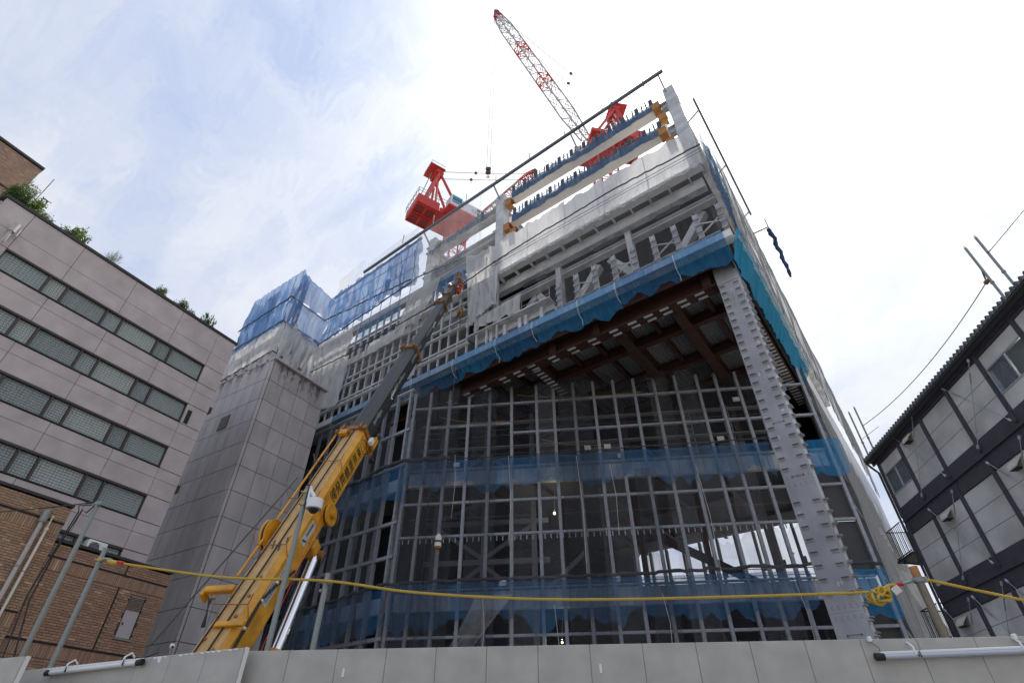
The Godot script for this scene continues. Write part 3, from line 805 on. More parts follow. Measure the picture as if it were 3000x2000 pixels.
		var om := OmniLight3D.new(); om.name = "lamp_light"; om.light_energy = 0.6; om.light_color = Color(1, 0.95, 0.8); om.light_size = q[4]; om.omni_range = 60; om.omni_attenuation = 2.0; om.shadow_enabled = true
		l.add_child(om)

# ------------------------------------------------------------------ nets and sheets
func rope_along(called: String, label: String, pts: Array, r: float, m: Material, wob: float, category := "rope", group := ""):
	var f := FastNoiseLite.new(); f.seed = pts.size() + int(pts[0].y * 10); f.frequency = 0.5
	var fine := []
	for i in pts.size() - 1:
		var n := maxi(2, int(pts[i].distance_to(pts[i + 1]) / 0.28))
		for j in n:
			var p: Vector3 = pts[i].lerp(pts[i + 1], float(j) / n)
			fine.append(p + UP * wob * f.get_noise_2d(p.x * 2.0 + p.z * 3.0, 1.0) + V * wob * 0.4 * f.get_noise_2d(p.x * 2.0 - p.z * 3.0, 9.0))
	fine.append(pts[-1])
	var b := MB.new(); b.tube(fine, r, 7)
	single(called, label, category, b.mesh(), m, Transform3D(), group)

func nets():
	var g := "blue nets under the transfer floor"
	# blue net wrapped under the gutter of the overhang
	var cuts := [0.0, 2.9, 6.6, 9.2, 12.6, 15.6, 19.4, 23.4, 28.0, 32.4]
	var says := ["next to the corner", "second from the corner", "third from the corner", "over the middle of the soffit", "fifth from the corner", "sixth, ending right of the wall's bend", "seventh, above the bend of the wall", "low beside the dark boom", "farthest left, behind the boom"]
	for i in cuts.size() - 1:
		var m: Material = [M.blue_net, M.blue_net_deep, M.blue_net][i % 3] if i < 6 else M.blue_net_thin
		var gn := thing("gutter_net", "bright blue net wrapped under the overhang's gutter, %s" % says[i], "net", B(cuts[i], -0.5, 24.4), g)
		var ua: float = cuts[i] + 0.02; var ub: float = cuts[i + 1] - 0.02
		part(gn, "face", sheet_mesh(B(ub, -0.47, 24.96), B(ua, -0.47, 24.96), B(ua, -0.49, 24.36), B(ub, -0.49, 24.36), 30, 5, 0.012, {"seed": 3 + i, "freq": 2.0}), m if i < 6 else M.blue_net_thin)
		part(gn, "skirt", sheet_mesh(B(ub, -0.47, 24.4), B(ua, -0.47, 24.4), B(ua, 0.25, 23.72), B(ub, 0.25, 23.72), 44, 12, 0.11, {"seed": 3 + i, "scallop": 0.22 + 0.05 * (i % 3), "pitch": (ub - ua) * [0.52, 0.36, 1.02][i % 3], "freq": 0.6, "belly": 0.16, "rag": 0.55}), m)
		var tp := B(cuts[i + 1], -0.52, 24.9)
		tube(gn, "tie_cord", [tp, tp - UP * 0.5 - V * 0.1, tp - UP * 1.15 + V * 0.2, tp - UP * 1.3 + V * 0.55, tp - UP * (1.7 if i % 2 == 0 else 1.35) + V * 0.5], 0.011, M.white, 5)
	net("flank_gutter_net", "long cyan net running back along the right flank's gutter", "net", B(-0.72, 15.5, 24.95), B(-0.72, -0.3, 24.95), B(-0.05, 0.2, 23.35), B(-0.05, 15.4, 23.6), 0.12, M.cyan_net, {"seed": 40, "scallop": 0.25, "pitch": 2.2, "res": 0.12, "freq": 1.1})
	# belts of blue net on the glazed wall
	var sc := [0.05, 4.0, 7.1, 10.9, 15.8, 19.6, 23.0]
	var w1 := ["leftmost by the wall's bend", "second from the bend", "third from the bend", "fourth from the bend", "fifth from the bend", "beside the corner column"]
	for i in 6:
		net("upper_belt_net", "blue net belt on the glazed wall's upper floor edge, %s" % w1[i], "net", W(sc[i], 0.42, 17.95), W(sc[i + 1], 0.42, 18.05), W(sc[i + 1], 0.42, 16.35), W(sc[i], 0.42, 16.4), 0.26, M.blue_net_thin, {"seed": 60 + i, "scallop": 0.4, "pitch": 1.3 + 0.35 * ((i * 3) % 4), "res": 0.1, "freq": 0.8, "rag": 0.7}, "upper blue belt nets")
		net("lower_belt_net", "deep blue net belt on the glazed wall's lower floor edge, %s" % w1[i], "net", W(sc[i], 0.42, 10.4), W(sc[i + 1], 0.42, 10.4), W(sc[i + 1], 0.42, 8.6), W(sc[i], 0.42, 8.65), 0.26, M.blue_net_thin, {"seed": 80 + i, "scallop": 0.5, "pitch": 1.5 + 0.4 * ((i * 5) % 4), "res": 0.1, "freq": 0.8, "rag": 0.9}, "lower blue belt nets")
	net("upper_belt_net", "blue net belt on the front's upper floor edge, right behind the yellow boom", "net", B(31.5, -0.35, 17.7), B(23.2, -0.35, 18.1), B(23.0, -0.35, 15.6), B(31.5, -0.35, 15.9), 0.2, M.blue_net_thin, {"seed": 71, "scallop": 0.3, "res": 0.14, "rag": 0.6}, "upper blue belt nets")
	net("lower_belt_net", "blue net belt on the front's lower floor edge, beside the crane's ram", "net", B(33.0, -0.35, 10.1), B(23.4, -0.35, 10.5), B(23.2, -0.35, 8.2), B(33.0, -0.35, 8.6), 0.2, M.blue_net_thin, {"seed": 72, "scallop": 0.5, "res": 0.14, "rag": 0.6}, "lower blue belt nets")
	net("flank_belt_net", "short blue net flap right of the corner column, upper level", "net", W(23.6, 0.7, 17.8), W(26.9, 0.9, 17.8), W(26.9, 0.9, 15.7), W(23.6, 0.7, 15.7), 0.15, M.blue_net, {"seed": 73, "scallop": 0.3, "res": 0.1})
	net("flank_belt_net", "dark blue net flap right of the corner column, lower level behind the rope coil", "net", W(23.6, 0.7, 10.3), W(26.6, 0.7, 10.3), W(26.6, 0.7, 8.2), W(23.6, 0.7, 8.2), 0.15, M.blue_net, {"seed": 74, "scallop": 0.3, "res": 0.1})
	# rolled dark nets along the belts
	rope_along("rolled_net", "dark rolled-up net lying along the top of the lower blue belt", [B(33, -0.5, 10.05), B(28, -0.5, 10.2), B(23.5, -0.45, 10.5), W(4, 0.5, 10.55), W(9, 0.5, 10.5), W(16, 0.5, 10.62), W(23.2, 0.5, 10.7), W(26.6, 0.6, 10.6)], 0.09, M.rolled_net, 0.16, "net", "rolled dark nets")
	rope_along("rolled_net", "thick dark rolled net over the upper blue belt, right beside the yellow boom", [B(30.2, -0.6, 17.9), B(28.6, -0.6, 17.85), B(27, -0.6, 17.7), B(25.2, -0.6, 18.1), B(23.4, -0.5, 18.25), W(3.0, 0.5, 18.15)], 0.13, M.rolled_net, 0.2, "net", "rolled dark nets")
	rope_along("rolled_net", "thin dark rolled net along the upper belt right of the bend", [W(3.0, 0.5, 18.1), W(9, 0.5, 18.0), W(16, 0.5, 18.2), W(23.4, 0.5, 18.3)], 0.035, M.rolled_net, 0.1, "net", "rolled dark nets")
	net("rear_net", "thin white net across the bright opening at the back of the building", "net", B(17.5, 22.9, 16.9), B(0.6, 22.9, 16.9), B(0.6, 22.9, 10.0), B(17.5, 22.9, 10.0), 0.3, M.veil_white, {"seed": 310, "res": 0.3, "toprag": 1.2})
	# thin grey veils in front of the glazing
	var veils := [[2.0, 3.4, 24.0, 3.0, "veil_dark"], [4.5, 6.0, 24.0, 3.0, "veil_dark"], [7.0, 8.5, 16.5, 3.0, "veil"], [10.3, 12.4, 23.6, 3.0, "veil_dark"], [12.4, 14.0, 18.3, 3.0, "veil"], [16.4, 17.7, 23.8, 3.0, "veil"], [20.0, 21.6, 18.0, 3.0, "veil"], [0.1, 1.9, 23.8, 3.0, "veil_dark"], [14.6, 15.7, 16.6, 3.0, "veil_dark"], [8.9, 10.0, 23.7, 9.0, "veil"], [18.3, 19.4, 23.7, 11.0, "veil"]]
	var wv := ["nearest the bend", "second from the bend", "left of the lit floodlight", "full height, right of the floodlight", "beside the full-height veil", "before the middle of the bright opening", "close to the corner column", "right on the wall's bend", "left of the bright opening", "upper half, above the lit floodlight", "upper half, right of the middle"]
	for i in veils.size():
		var q: Array = veils[i]
		net("grey_veil", "thin grey net strip down the glazed wall, %s" % wv[i], "net", W(q[0], 0.75, q[2]), W(q[1], 0.75, q[2]), W(q[1] + 0.2, 0.8, q[3]), W(q[0] - 0.15, 0.8, q[3]), 0.36, M[q[4]], {"seed": 100 + i, "res": 0.1, "freq": 1.6}, "grey net strips over the glazing")
	net("grey_veil", "continuous thin dark net hung before the whole glazed wall", "net", W(0.1, 0.6, 23.4), W(23.6, 0.6, 23.4), W(23.6, 0.62, 2.2), W(0.1, 0.62, 2.2), 0.14, M.veil_thin, {"seed": 99, "res": 0.22, "freq": 1.0}, "grey net strips over the glazing")
	net("grey_veil", "wide dark grey net over the left front below the blue net, behind the yellow boom", "net", B(37.5, -0.55, 24.2), B(24.6, -0.55, 23.9), B(23.6, -0.6, 3.0), B(37.5, -0.6, 3.0), 0.3, M.veil_dark, {"seed": 120, "res": 0.22, "freq": 0.9}, "grey net strips over the glazing")
	net("grey_veil", "grey net swept diagonally aside over the lower glazing left of the pole", "net", W(5.2, 0.9, 9.6), W(7.2, 0.9, 9.6), W(3.4, 0.9, 5.0), W(2.6, 0.9, 5.0), 0.25, M.veil_white, {"seed": 121, "res": 0.1, "freq": 2.0}, "grey net strips over the glazing")
	# big grey net from the outrigger rail down over the truss storey
	var fu := [-0.9, 4.0, 8.2, 12.0]
	var wf := ["nearest the corner", "over the truss posts", "left half, down to the brackets"]
	for i in 3:
		net("front_net", "sheer grey net covering the truss storey above the overhang, %s" % wf[i], "net", B(fu[i + 1], -0.7, 31.9), B(fu[i], -0.7, 31.9), B(fu[i], -0.5, 25.0), B(fu[i + 1], -0.5, 25.0), 0.14, M.veil, {"seed": 130 + i, "res": 0.2, "freq": 1.0}, "sheer nets of the front")
	net("front_net", "sheer grey net hanging from the outrigger rail before the red crane body", "net", B(24.9, -0.95, 41.7), B(17.2, -0.95, 42.1), B(16.8, -0.9, 34.0), B(24.9, -0.9, 34.0), 0.1, M.veil_white, {"seed": 140, "res": 0.3}, "sheer nets of the front")
	net("front_net", "narrow sheer net strip over the rail left of the second column", "net", B(17.3, -1.0, 43.2), B(16.0, -1.0, 43.3), B(16.0, -0.9, 33.5), B(17.3, -0.9, 33.5), 0.1, M.veil, {"seed": 141, "res": 0.3}, "sheer nets of the front")
	net("front_net", "sheer grey net over the mullions right of the dark boom", "net", B(24.0, -0.6, 30.5), B(18.8, -0.6, 30.5), B(17.5, -0.5, 25.0), B(24.0, -0.5, 25.0), 0.15, M.veil, {"seed": 142, "res": 0.2}, "sheer nets of the front")
	net("front_net", "sheer grey net over the upper glazing left of the dark boom", "net", B(37.4, -0.62, 34.8), B(24.2, -0.62, 35.0), B(24.2, -0.6, 25.2), B(37.4, -0.6, 25.2), 0.16, M.veil, {"seed": 143, "res": 0.22, "freq": 0.8}, "sheer nets of the front")
	# white sheeting round the deck
	var su := [-0.3, 3.2, 6.4, 9.6, 12.9, 15.7]
	var ws := ["crumpled at the corner", "second from the corner", "in the middle of the row", "fourth from the corner", "left end, by the second column"]
	for i in 5:
		net("white_sheet", "grey-white sheet hung along the open deck, %s" % ws[i], "sheet", B(su[i + 1], -0.35, 35.0 + 0.15 * (i % 2)), B(su[i] - 0.1, -0.35, 35.4 if i == 0 else 35.2), B(su[i], -0.42, 31.2), B(su[i + 1] + 0.1, -0.42, 31.2), 0.16, M.white_sheet, {"seed": 150 + i, "res": 0.11, "freq": 1.3, "toprag": 0.5, "belly": 0.12}, "white sheets along the deck")
	rope_along("net_rope", "dark rope drawn across the white sheets from the corner to the hung sheets", [B(-0.6, -0.75, 32.6), B(5.4, -0.75, 33.0), B(11.2, -0.75, 32.7), B(16, -0.75, 32.3), B(22.3, -0.8, 31.2), B(31.6, -0.7, 31.1), B(37.5, -0.6, 31.5)], 0.05, M.rolled_net, 0.12)
	for h in [32.05, 32.35]:
		rope_along("guard_line", "%s thin taut line below the dark rope on the white sheets" % ("lower" if h < 32.2 else "upper"), [B(-0.5, -0.7, h), B(16, -0.7, h)], 0.018, M.wire, 0.03, "line", "thin lines on the white sheets")
	net("hung_sheet", "big white sheet hanging in folds from the second column, right of the crane's hook", "sheet", B(18.9, -0.5, 35.0), B(15.2, -0.45, 34.6), B(15.6, -0.4, 28.2), B(18.3, -0.45, 27.2), 0.38, M.white_sheet, {"seed": 160, "res": 0.1, "freq": 1.1, "toprag": 0.8, "rag": 0.8}, "hung white sheets")
	net("hung_sheet", "white sheet bundled low on the walkway, below the hung sheet", "sheet", B(17.8, -0.3, 27.9), B(13.6, -0.3, 28.2), B(13.9, -0.2, 26.9), B(17.8, -0.2, 26.7), 0.3, M.white_sheet, {"seed": 161, "res": 0.1, "freq": 1.4, "rag": 0.4}, "hung white sheets")
	net("hung_sheet", "pointed white sheet hanging right of the boom's middle collar", "sheet", B(24.1, -0.4, 29.4), B(22.6, -0.4, 29.2), B(23.4, -0.4, 25.3), B(24.3, -0.4, 25.3), 0.2, M.white_sheet, {"seed": 162, "res": 0.1}, "hung white sheets")
	net("hung_sheet", "pale sheet hanging left of the boom tip", "sheet", B(25.0, -0.4, 34.7), B(21.6, -0.4, 34.9), B(23.5, -0.4, 31.0), B(26.5, -0.4, 30.8), 0.3, M.grey_sheet, {"seed": 163, "res": 0.12, "rag": 0.5}, "hung white sheets")
	net("hung_sheet", "narrow pale sheet under the rope, left of the boom's upper collars", "sheet", B(29.6, -0.4, 31.3), B(25.2, -0.4, 31.3), B(25.2, -0.4, 30.1), B(29.6, -0.4, 30.1), 0.2, M.white_sheet, {"seed": 164, "res": 0.12}, "hung white sheets")
	# blue nets over the left part
	net("blue_mesh", "wide blue net high on the front, between the columns and the valley", "net", B(37.7, -0.5, 41.4), B(24.9, -0.5, 41.9), B(24.7, -0.45, 36.0), B(37.7, -0.5, 35.0), 0.6, M.blue_mesh, {"seed": 170, "res": 0.13, "freq": 0.8, "toprag": 0.6, "rag": 0.7}, "blue nets on the left wing")
	net("blue_mesh", "blue net on the inner side of the wing, upper tier in the valley", "net", B(37.75, -4.1, 41.9), B(37.75, 0.0, 41.2), B(37.75, -0.1, 38.2), B(37.75, -4.1, 38.4), 0.3, M.blue_mesh, {"seed": 171, "res": 0.1, "belly": 0.35, "toprag": 0.5}, "blue nets on the left wing")
	net("blue_mesh", "blue net on the inner side of the wing, lower tier in the valley", "net", B(37.75, -4.15, 38.4), B(37.75, 0.0, 38.2), B(37.75, -0.1, 34.8), B(37.75, -4.15, 35.3), 0.35, M.blue_mesh, {"seed": 172, "res": 0.1, "belly": 0.4, "scallop": 0.3}, "blue nets on the left wing")
	net("blue_mesh", "blue net on the wing's front, upper tier under its peak", "net", B(47.0, -4.15, 43.1), B(37.8, -4.15, 42.6), B(37.8, -4.15, 38.5), B(47.0, -4.15, 38.6), 0.55, M.blue_mesh, {"seed": 173, "res": 0.13, "belly": 0.3}, "blue nets on the left wing")
	net("blue_mesh", "blue net on the wing's front, lower tier", "net", B(47.2, -4.25, 38.6), B(37.8, -4.2, 38.5), B(37.8, -4.25, 35.4), B(47.2, -4.3, 35.7), 0.55, M.blue_mesh, {"seed": 174, "res": 0.13, "belly": 0.35, "scallop": 0.3}, "blue nets on the left wing")
	net("blue_mesh", "darker blue sheet patch between the wing's two tiers", "net", B(44.3, -4.0, 42.0), B(42.0, -4.0, 42.1), B(42.0, -4.0, 36.2), B(44.8, -4.0, 36.2), 0.15, M.blue_mesh, {"seed": 175, "res": 0.15}, "blue nets on the left wing")
	net("blue_mesh", "blue net round the wing's far left end", "net", B(47.1, 4.0, 43.0), B(47.1, -4.1, 43.1), B(47.2, -4.2, 35.8), B(47.3, 4.0, 35.8), 0.3, M.blue_mesh, {"seed": 176, "res": 0.18}, "blue nets on the left wing")
	net("white_mesh", "sheer white net filling the notch above the valley", "net", B(37.7, -0.2, 44.2), B(33.5, -0.4, 44.4), B(33.5, -0.4, 41.5), B(37.7, -0.1, 41.2), 0.2, M.veil_white, {"seed": 177, "res": 0.15, "toprag": 0.4})
	net("front_net", "sheer net band above the blue net, along the rail left of the third column", "net", B(32.0, -0.9, 42.6), B(24.9, -0.95, 43.2), B(24.9, -0.8, 41.6), B(32.0, -0.7, 41.2), 0.08, M.veil_white, {"seed": 178, "res": 0.3}, "sheer nets of the front")
	for q in [["dark rope between the two blue tiers of the wing", [B(47, -4.5, 38.6), B(37.9, -4.5, 38.5), B(37.9, -0.5, 38.2), B(25, -0.8, 36.1)]], ["dark rope along the foot of the wing's blue nets", [B(47.2, -4.55, 35.7), B(37.9, -4.5, 35.4), B(37.9, -0.5, 34.9), B(24, -0.8, 35.8), B(19.0, -0.8, 34.9)]], ["dark rope across the white sheets of the wing above the tiled tower", [B(47.2, -4.5, 32.0), B(37.9, -4.5, 31.8), B(37.9, -0.5, 31.4)]]]:
		rope_along("net_rope", q[0], q[1], 0.06, M.rolled_net, 0.2)
	# white sheets below them
	net("wing_sheet", "grey-white sheet below the wing's blue net, inner side", "sheet", B(37.8, -4.2, 35.4), B(37.8, -0.1, 34.9), B(37.8, -0.1, 26.0), B(37.8, -4.2, 26.0), 0.35, M.white_sheet, {"seed": 180, "res": 0.12, "freq": 1.2}, "white sheets of the wing")
	var wu := [47.2, 45.4, 43.7, 42.2, 40.6, 37.9]
	var ww := ["far left, drooping", "second from the left", "in the middle", "fourth from the left", "over the tiled tower"]
	for i in 5:
		net("wing_sheet", "grey-white sheet on the wing's front below the blue net, %s" % ww[i], "sheet", B(wu[i], -4.3, 35.6), B(wu[i + 1] + 0.1, -4.3, 35.5), B(wu[i + 1] + (0.5 if i < 3 else 0.0), -4.2, 29.5), B(wu[i] - (0.3 if i < 3 else 0.0), -4.3, 29.5), 0.4, M.white_sheet, {"seed": 181 + i, "res": 0.12, "freq": 1.3, "rag": 1.2}, "white sheets of the wing")
	net("wing_sheet", "grey sheet down the left end of the wing, behind the tower", "sheet", B(47.3, 4.0, 35.6), B(47.3, -4.3, 35.6), B(47.6, -4.3, 12.0), B(47.6, 4.0, 12.0), 0.4, M.grey_sheet, {"seed": 190, "res": 0.25}, "white sheets of the wing")
	net("front_sheet", "grey-white sheet on the front right of the valley, wide upper piece", "sheet", B(37.6, -0.45, 35.0), B(32.6, -0.45, 34.7), B(32.5, -0.4, 31.0), B(37.6, -0.45, 31.0), 0.35, M.white_sheet, {"seed": 191, "res": 0.12, "freq": 1.2}, "white sheets of the front")
	net("front_sheet", "grey-white sheet on the front, long lower piece beside the tiled tower", "sheet", B(37.6, -0.45, 31.2), B(32.2, -0.45, 31.2), B(32.4, -0.4, 26.2), B(37.6, -0.45, 26.0), 0.35, M.white_sheet, {"seed": 192, "res": 0.12, "freq": 1.2, "rag": 0.5}, "white sheets of the front")
	# right flank
	net("flank_net", "tall grey net sheathing the right flank, lower half", "net", B(-0.7, 46.0, 25.4), B(-0.35, 13.6, 25.4), B(-0.3, 13.6, 1.0), B(-0.7, 46.0, 1.0), 0.09, M.veil_flank, {"seed": 200, "res": 0.4}, "nets of the right flank")
	net("flank_net", "long grey net sheathing the right flank above the cyan net", "net", B(-1.0, 45.0, 34.5), B(-1.0, -0.3, 34.0), B(-0.8, -0.2, 25.1), B(-0.9, 45.0, 25.1), 0.13, M.veil_flank, {"seed": 201, "res": 0.22, "belly": 0.1, "freq": 0.6}, "nets of the right flank")
	net("flank_net", "sheer net drooping from the flank's outrigger rail", "net", B(-1.25, 15.3, 41.9), B(-1.15, 2.0, 42.1), B(-0.85, 0.6, 34.5), B(-0.95, 17.0, 34.5), 0.35, M.veil_white, {"seed": 202, "res": 0.3, "belly": -0.7}, "nets of the right flank")
	net("flank_net", "blue net strip along the flank's corner above the gutter", "net", B(-0.7, 4.5, 36.0), B(-0.7, 0.0, 36.0), B(-0.7, 0.0, 27.0), B(-0.7, 2.5, 27.0), 0.3, M.blue_net_thin, {"seed": 203, "res": 0.2}, "nets of the right flank")
	# blue nets on the open beams
	for i in 2:
		var h0: float = [37.2, 40.36][i]
		var bw: Array = [["at the corner", "second from the corner", "third from the corner", "by the second column"], ["at the corner", "second from the corner", "third from the corner", "by the second column"]]
		for k in 4:
			var a := 1.4 + 3.3 * k
			net("beam_net", "dark blue net wrapped on the %s open beam, %s" % [["lower", "upper"][i], bw[i][k]], "net", B(a + 3.3, 0.0, h0 + 0.88), B(a, 0.0, h0 + 0.88), B(a, 0.02, h0), B(a + 3.3, 0.02, h0), 0.06, M.navy_net, {"seed": 210 + i * 4 + k, "res": 0.12, "toprag": 0.5, "rag": 0.25, "scallop": 0.1}, "blue nets on the open beams")
	for q in [[18.0, 40.7, "upper beam, by the column"], [20.5, 36.8, "lower beam, over the boom tip"], [21.3, 40.2, "upper beam, before the red crane body"]]:
		net("beam_net", "bunched blue net left of the second column, %s" % q[2], "net", B(q[0] + 2.6, -0.05, q[1] - 0.5), B(q[0] - 0.6, -0.05, q[1] + 0.1), B(q[0] - 0.6, -0.1, q[1] - 0.7), B(q[0] + 2.6, -0.1, q[1] - 1.0), 0.25, M.navy_net, {"seed": int(q[0] * 7), "res": 0.12, "rag": 0.4, "freq": 1.6}, "blue nets on the open beams")
	net("slab_net", "blue net over the glazing of the deck storey, left of the boom's upper collars", "net", B(31.8, -0.3, 34.5), B(26.5, -0.3, 34.5), B(26.5, -0.3, 33.0), B(31.9, -0.3, 32.9), 0.12, M.blue_net_thin, {"seed": 230, "res": 0.15, "rag": 0.3})
	net("slab_net", "blue net behind the tip of the crane boom", "net", B(22.6, -0.2, 34.9), B(19.0, -0.2, 35.0), B(19.0, -0.2, 33.0), B(22.6, -0.2, 33.0), 0.12, M.blue_net_thin, {"seed": 231, "res": 0.15, "rag": 0.3})
	# furled blue netting on an arm at the far end of the flank
	var fl := thing("furled_net", "furled dark blue net on a jutting arm off the right flank, against the sky", "net", B(-0.9, 12.0, 36.2))
	tube(fl, "arm", [B(-0.9, 12.0, 36.2), B(-2.1, 12.0, 36.2)], 0.06, M.galv, 6)
	var fp := []
	for k in 11: fp.append(B(-2.1, 12.0 + 0.42 * k, 35.9) + UP * 0.05 * sin(k * 1.7) - UP * 0.17 * k + U * 0.04 * sin(k * 2.3))
	for e in 3:
		var fq := []
		for k in fp.size(): fq.append(fp[k] + UP * 0.09 * sin(k * 1.3 + e * 2.1) + V * 0.1 * cos(k * 0.9 + e * 2.1) + U * 0.08 * sin(k * 1.9 + e))
		tube(fl, "roll", fq, 0.15, M.furl, 9, 0.09)
	tube(fl, "pole", [B(-2.1, 11.2, 36.4), B(-2.1, 16.4, 34.2)], 0.04, M.boom_dark, 6)

# ------------------------------------------------------------------ the mauve-grey building on the left
func grey_building():
	var t := thing("grey_building", "mauve-grey concrete building with bands of glass-block windows", "building", Vector3(-18.05, 0, -27.63))
	var L := azd(30.0); var N := azd(120.0); var k := 1.5
	var o := Vector3(-18.05, 0, -27.63)
	var bb := Basis(L, UP, N)
	var at := func(s: float, n: float, h: float) -> Vector3: return o + L * s * k + N * n + UP * (1.6 + (h - 1.6) * k)
	# body
	var body := MB.new()
	body.box(o + L * -6.65 - N * 6.2 + UP * 11.9, Vector3(13.2, 23.7, 12.0), bb)
	part(t, "body", body.mesh(), M.joint)
	var win := [[14.78, 13.98], [12.95, 12.13], [11.1, 10.29], [9.27, 8.45], [7.46, 6.65]]
	var sj := [-8.85, -8.0, -6.37, -4.43, -2.48, -0.85, 0.0]
	var bands := [[16.42, 15.42], [15.42, 14.80]]
	for r in 5:
		var low: float = win[r][1]
		var nxt: float = win[r + 1][0] if r < 4 else 4.6
		var mid := low - 0.41
		bands.append([low - 0.02, mid]); bands.append([mid, nxt + 0.02])
	var gap := 0.007
	for q in bands:
		for i in 6:
			var a: float = sj[i] + gap; var b: float = sj[i + 1] - gap
			var w := (b - a) * k; var h: float = (q[0] - q[1] - gap * 1.6) * k
			part(t, "wall_panel", cbox(Vector3(w, h, 0.2), 0.006), M.concrete, Transform3D(bb, at.call((a + b) * 0.5, -0.1, (q[0] + q[1]) * 0.5)))
	for r in 5: # wall beside each window band
		for e in [[-0.85, 0.0], [-8.85, -8.0]]:
			var w: float = (e[1] - e[0] - 2 * gap) * k
			var h: float = (win[r][0] - win[r][1]) * k
			part(t, "wall_panel", cbox(Vector3(w, h, 0.2), 0.006), M.concrete, Transform3D(bb, at.call((e[0] + e[1]) * 0.5, -0.1, (win[r][0] + win[r][1]) * 0.5)))
	# end wall towards the street
	for i in 4:
		for j in 9:
			part(t, "wall_panel", cbox(Vector3(2.9, 2.4, 0.2), 0.012), M.concrete, Transform3D(Basis(N, UP, -L), o - L * 13.25 - N * (1.7 + 2.93 * i) + UP * (22.5 - 2.43 * j)))
	# windows
	var posts := [-8.0, -6.65, -6.08, -4.74, -4.17, -2.82, -2.24, -0.86]
	for r in 5:
		for i in 7:
			var a: float = posts[i] + 0.032; var b: float = posts[i + 1] - 0.032
			var wide := (b - a) * k; var tall: float = (win[r][0] - win[r][1]) * k - 0.1
			var c: Vector3 = at.call((a + b) * 0.5, -0.16, (win[r][0] + win[r][1]) * 0.5)
			var w := block(t, "window", c - N * 0.05, Vector3(wide + 0.1, tall + 0.08, 0.05), bb, M.mortar)
			var nx := 13 if i % 2 == 0 else 6
			var ny := 9
			var key := "blocks%d_%.2f" % [nx, wide]
			if not cache.has(key):
				var g := MB.new()
				var cw := wide / nx; var chh := tall / ny
				for x in nx:
					for y in ny:
						var p := Vector3(-wide * 0.5 + (x + 0.5) * cw, -tall * 0.5 + (y + 0.5) * chh, 0)
						var e := 0.009
						var hx := cw * 0.5 - e; var hy := chh * 0.5 - e
						var z := 0.028 + 0.004 * ((x * 7 + y * 3) % 3)
						var q0 := [p + Vector3(-hx, -hy, 0), p + Vector3(hx, -hy, 0), p + Vector3(hx, hy, 0), p + Vector3(-hx, hy, 0)]
						var ii := 0.72
						var q1 := [p + Vector3(-hx * ii, -hy * ii, z), p + Vector3(hx * ii, -hy * ii, z), p + Vector3(hx * ii, hy * ii, z), p + Vector3(-hx * ii, hy * ii, z)]
						g.quad(q1[0], q1[1], q1[2], q1[3])
						for j in 4: g.quad(q0[j], q0[(j + 1) % 4], q1[(j + 1) % 4], q1[j])
				cache[key] = g.mesh()
			var gb := part(w, "glass_blocks", cache[key], M["glass_block%d" % ((i * 5 + r * 3) % 3)], Transform3D(bb, c - N * 0.02))
			gb.set_meta("kind", "stuff")
		for i in 8: # dark posts
			block(t, "window_post", at.call(posts[i], -0.1, (win[r][0] + win[r][1]) * 0.5), Vector3(0.10 if i in [1, 2, 3, 4, 5, 6] else 0.06, (win[r][0] - win[r][1]) * k - 0.02, 0.14), bb, M.frame)
		block(t, "window_head", at.call(-4.43, -0.08, win[r][0] - 0.02), Vector3(7.14 * k, 0.09, 0.22), bb, M.frame)
		block(t, "sill", at.call(-4.43, -0.06, win[r][1] + 0.015), Vector3(7.14 * k, 0.05, 0.2), bb, M.capping)
	# cap, small vents and wall pipes
	block(t, "parapet_cap", at.call(-4.42, -0.1, 16.48), Vector3(8.95 * k, 0.16, 0.34), bb, M.capping)
	block(t, "parapet_cap", o - L * 13.3 - N * 6.2 + UP * 23.9, Vector3(0.3, 0.16, 12.2), bb, M.capping)
	for q in [[-0.66, 12.45, 0.24, 0.85], [-0.70, 7.1, 0.32, 0.32]]:
		var v := block(t, "vent", at.call(q[0], -0.0, q[1]), Vector3(q[2], q[3], 0.05), bb, M.black)
		for j in 6: part(v, "vane", unit_box(), M.frame, along(at.call(q[0], 0.0, q[1]) + UP * (q[3] * (-0.42 + 0.16 * j)) - L * q[2] * 0.42 + N * 0.03, at.call(q[0], 0.0, q[1]) + UP * (q[3] * (-0.42 + 0.16 * j)) + L * q[2] * 0.42 + N * 0.03, 0.04, 0.03))
	var pb := o - L * 12.33 + N * 0.25
	tube(t, "wall_pipe", [pb + UP * 21.4 - N * 0.1, pb + UP * 21.55, pb + UP * 22.15], 0.085, M.tile1, 12)
	tube(t, "pipe_cowl", [pb + UP * 22.1, pb + UP * 22.65], 0.15, M.tile1, 14)
	tube(t, "wall_pipe", [pb + L * 0.24 + UP * 22.0, pb + L * 0.24 + UP * 22.5], 0.05, M.tile1, 10)
	# darker links to the tower behind
	for h in [4.0, 9.0, 14.0, 19.0]:
		block(t, "bracket", o + L * 0.1 - N * 0.6 + UP * h, Vector3(0.3, 0.4, 0.9), bb, M.frame)
	# brick penthouse on the same block, upper left
	var p := thing("brick_penthouse", "brick-faced upper block at the top left edge, dark roof line", "building", Vector3(-38.29, 0, -25.49))
	var c0 := Vector3(-38.29, 0, -25.49)
	var L2 := azd(29.0); var N2 := azd(119.0)
	var wb := MB.new()
	wb.box(c0 - L2 * 4.0 - N2 * 3.1 + UP * 20.2, Vector3(7.98, 40.4, 6.0), Basis(L2, UP, N2))
	part(p, "wall", wb.mesh(), M.brick_joint)
	bricks(p, c0 - L2 * 8.0 + N2 * 0.0, L2, N2, 8.0, 28.0, 40.4, [], [0.50, 0.33, 0.235])
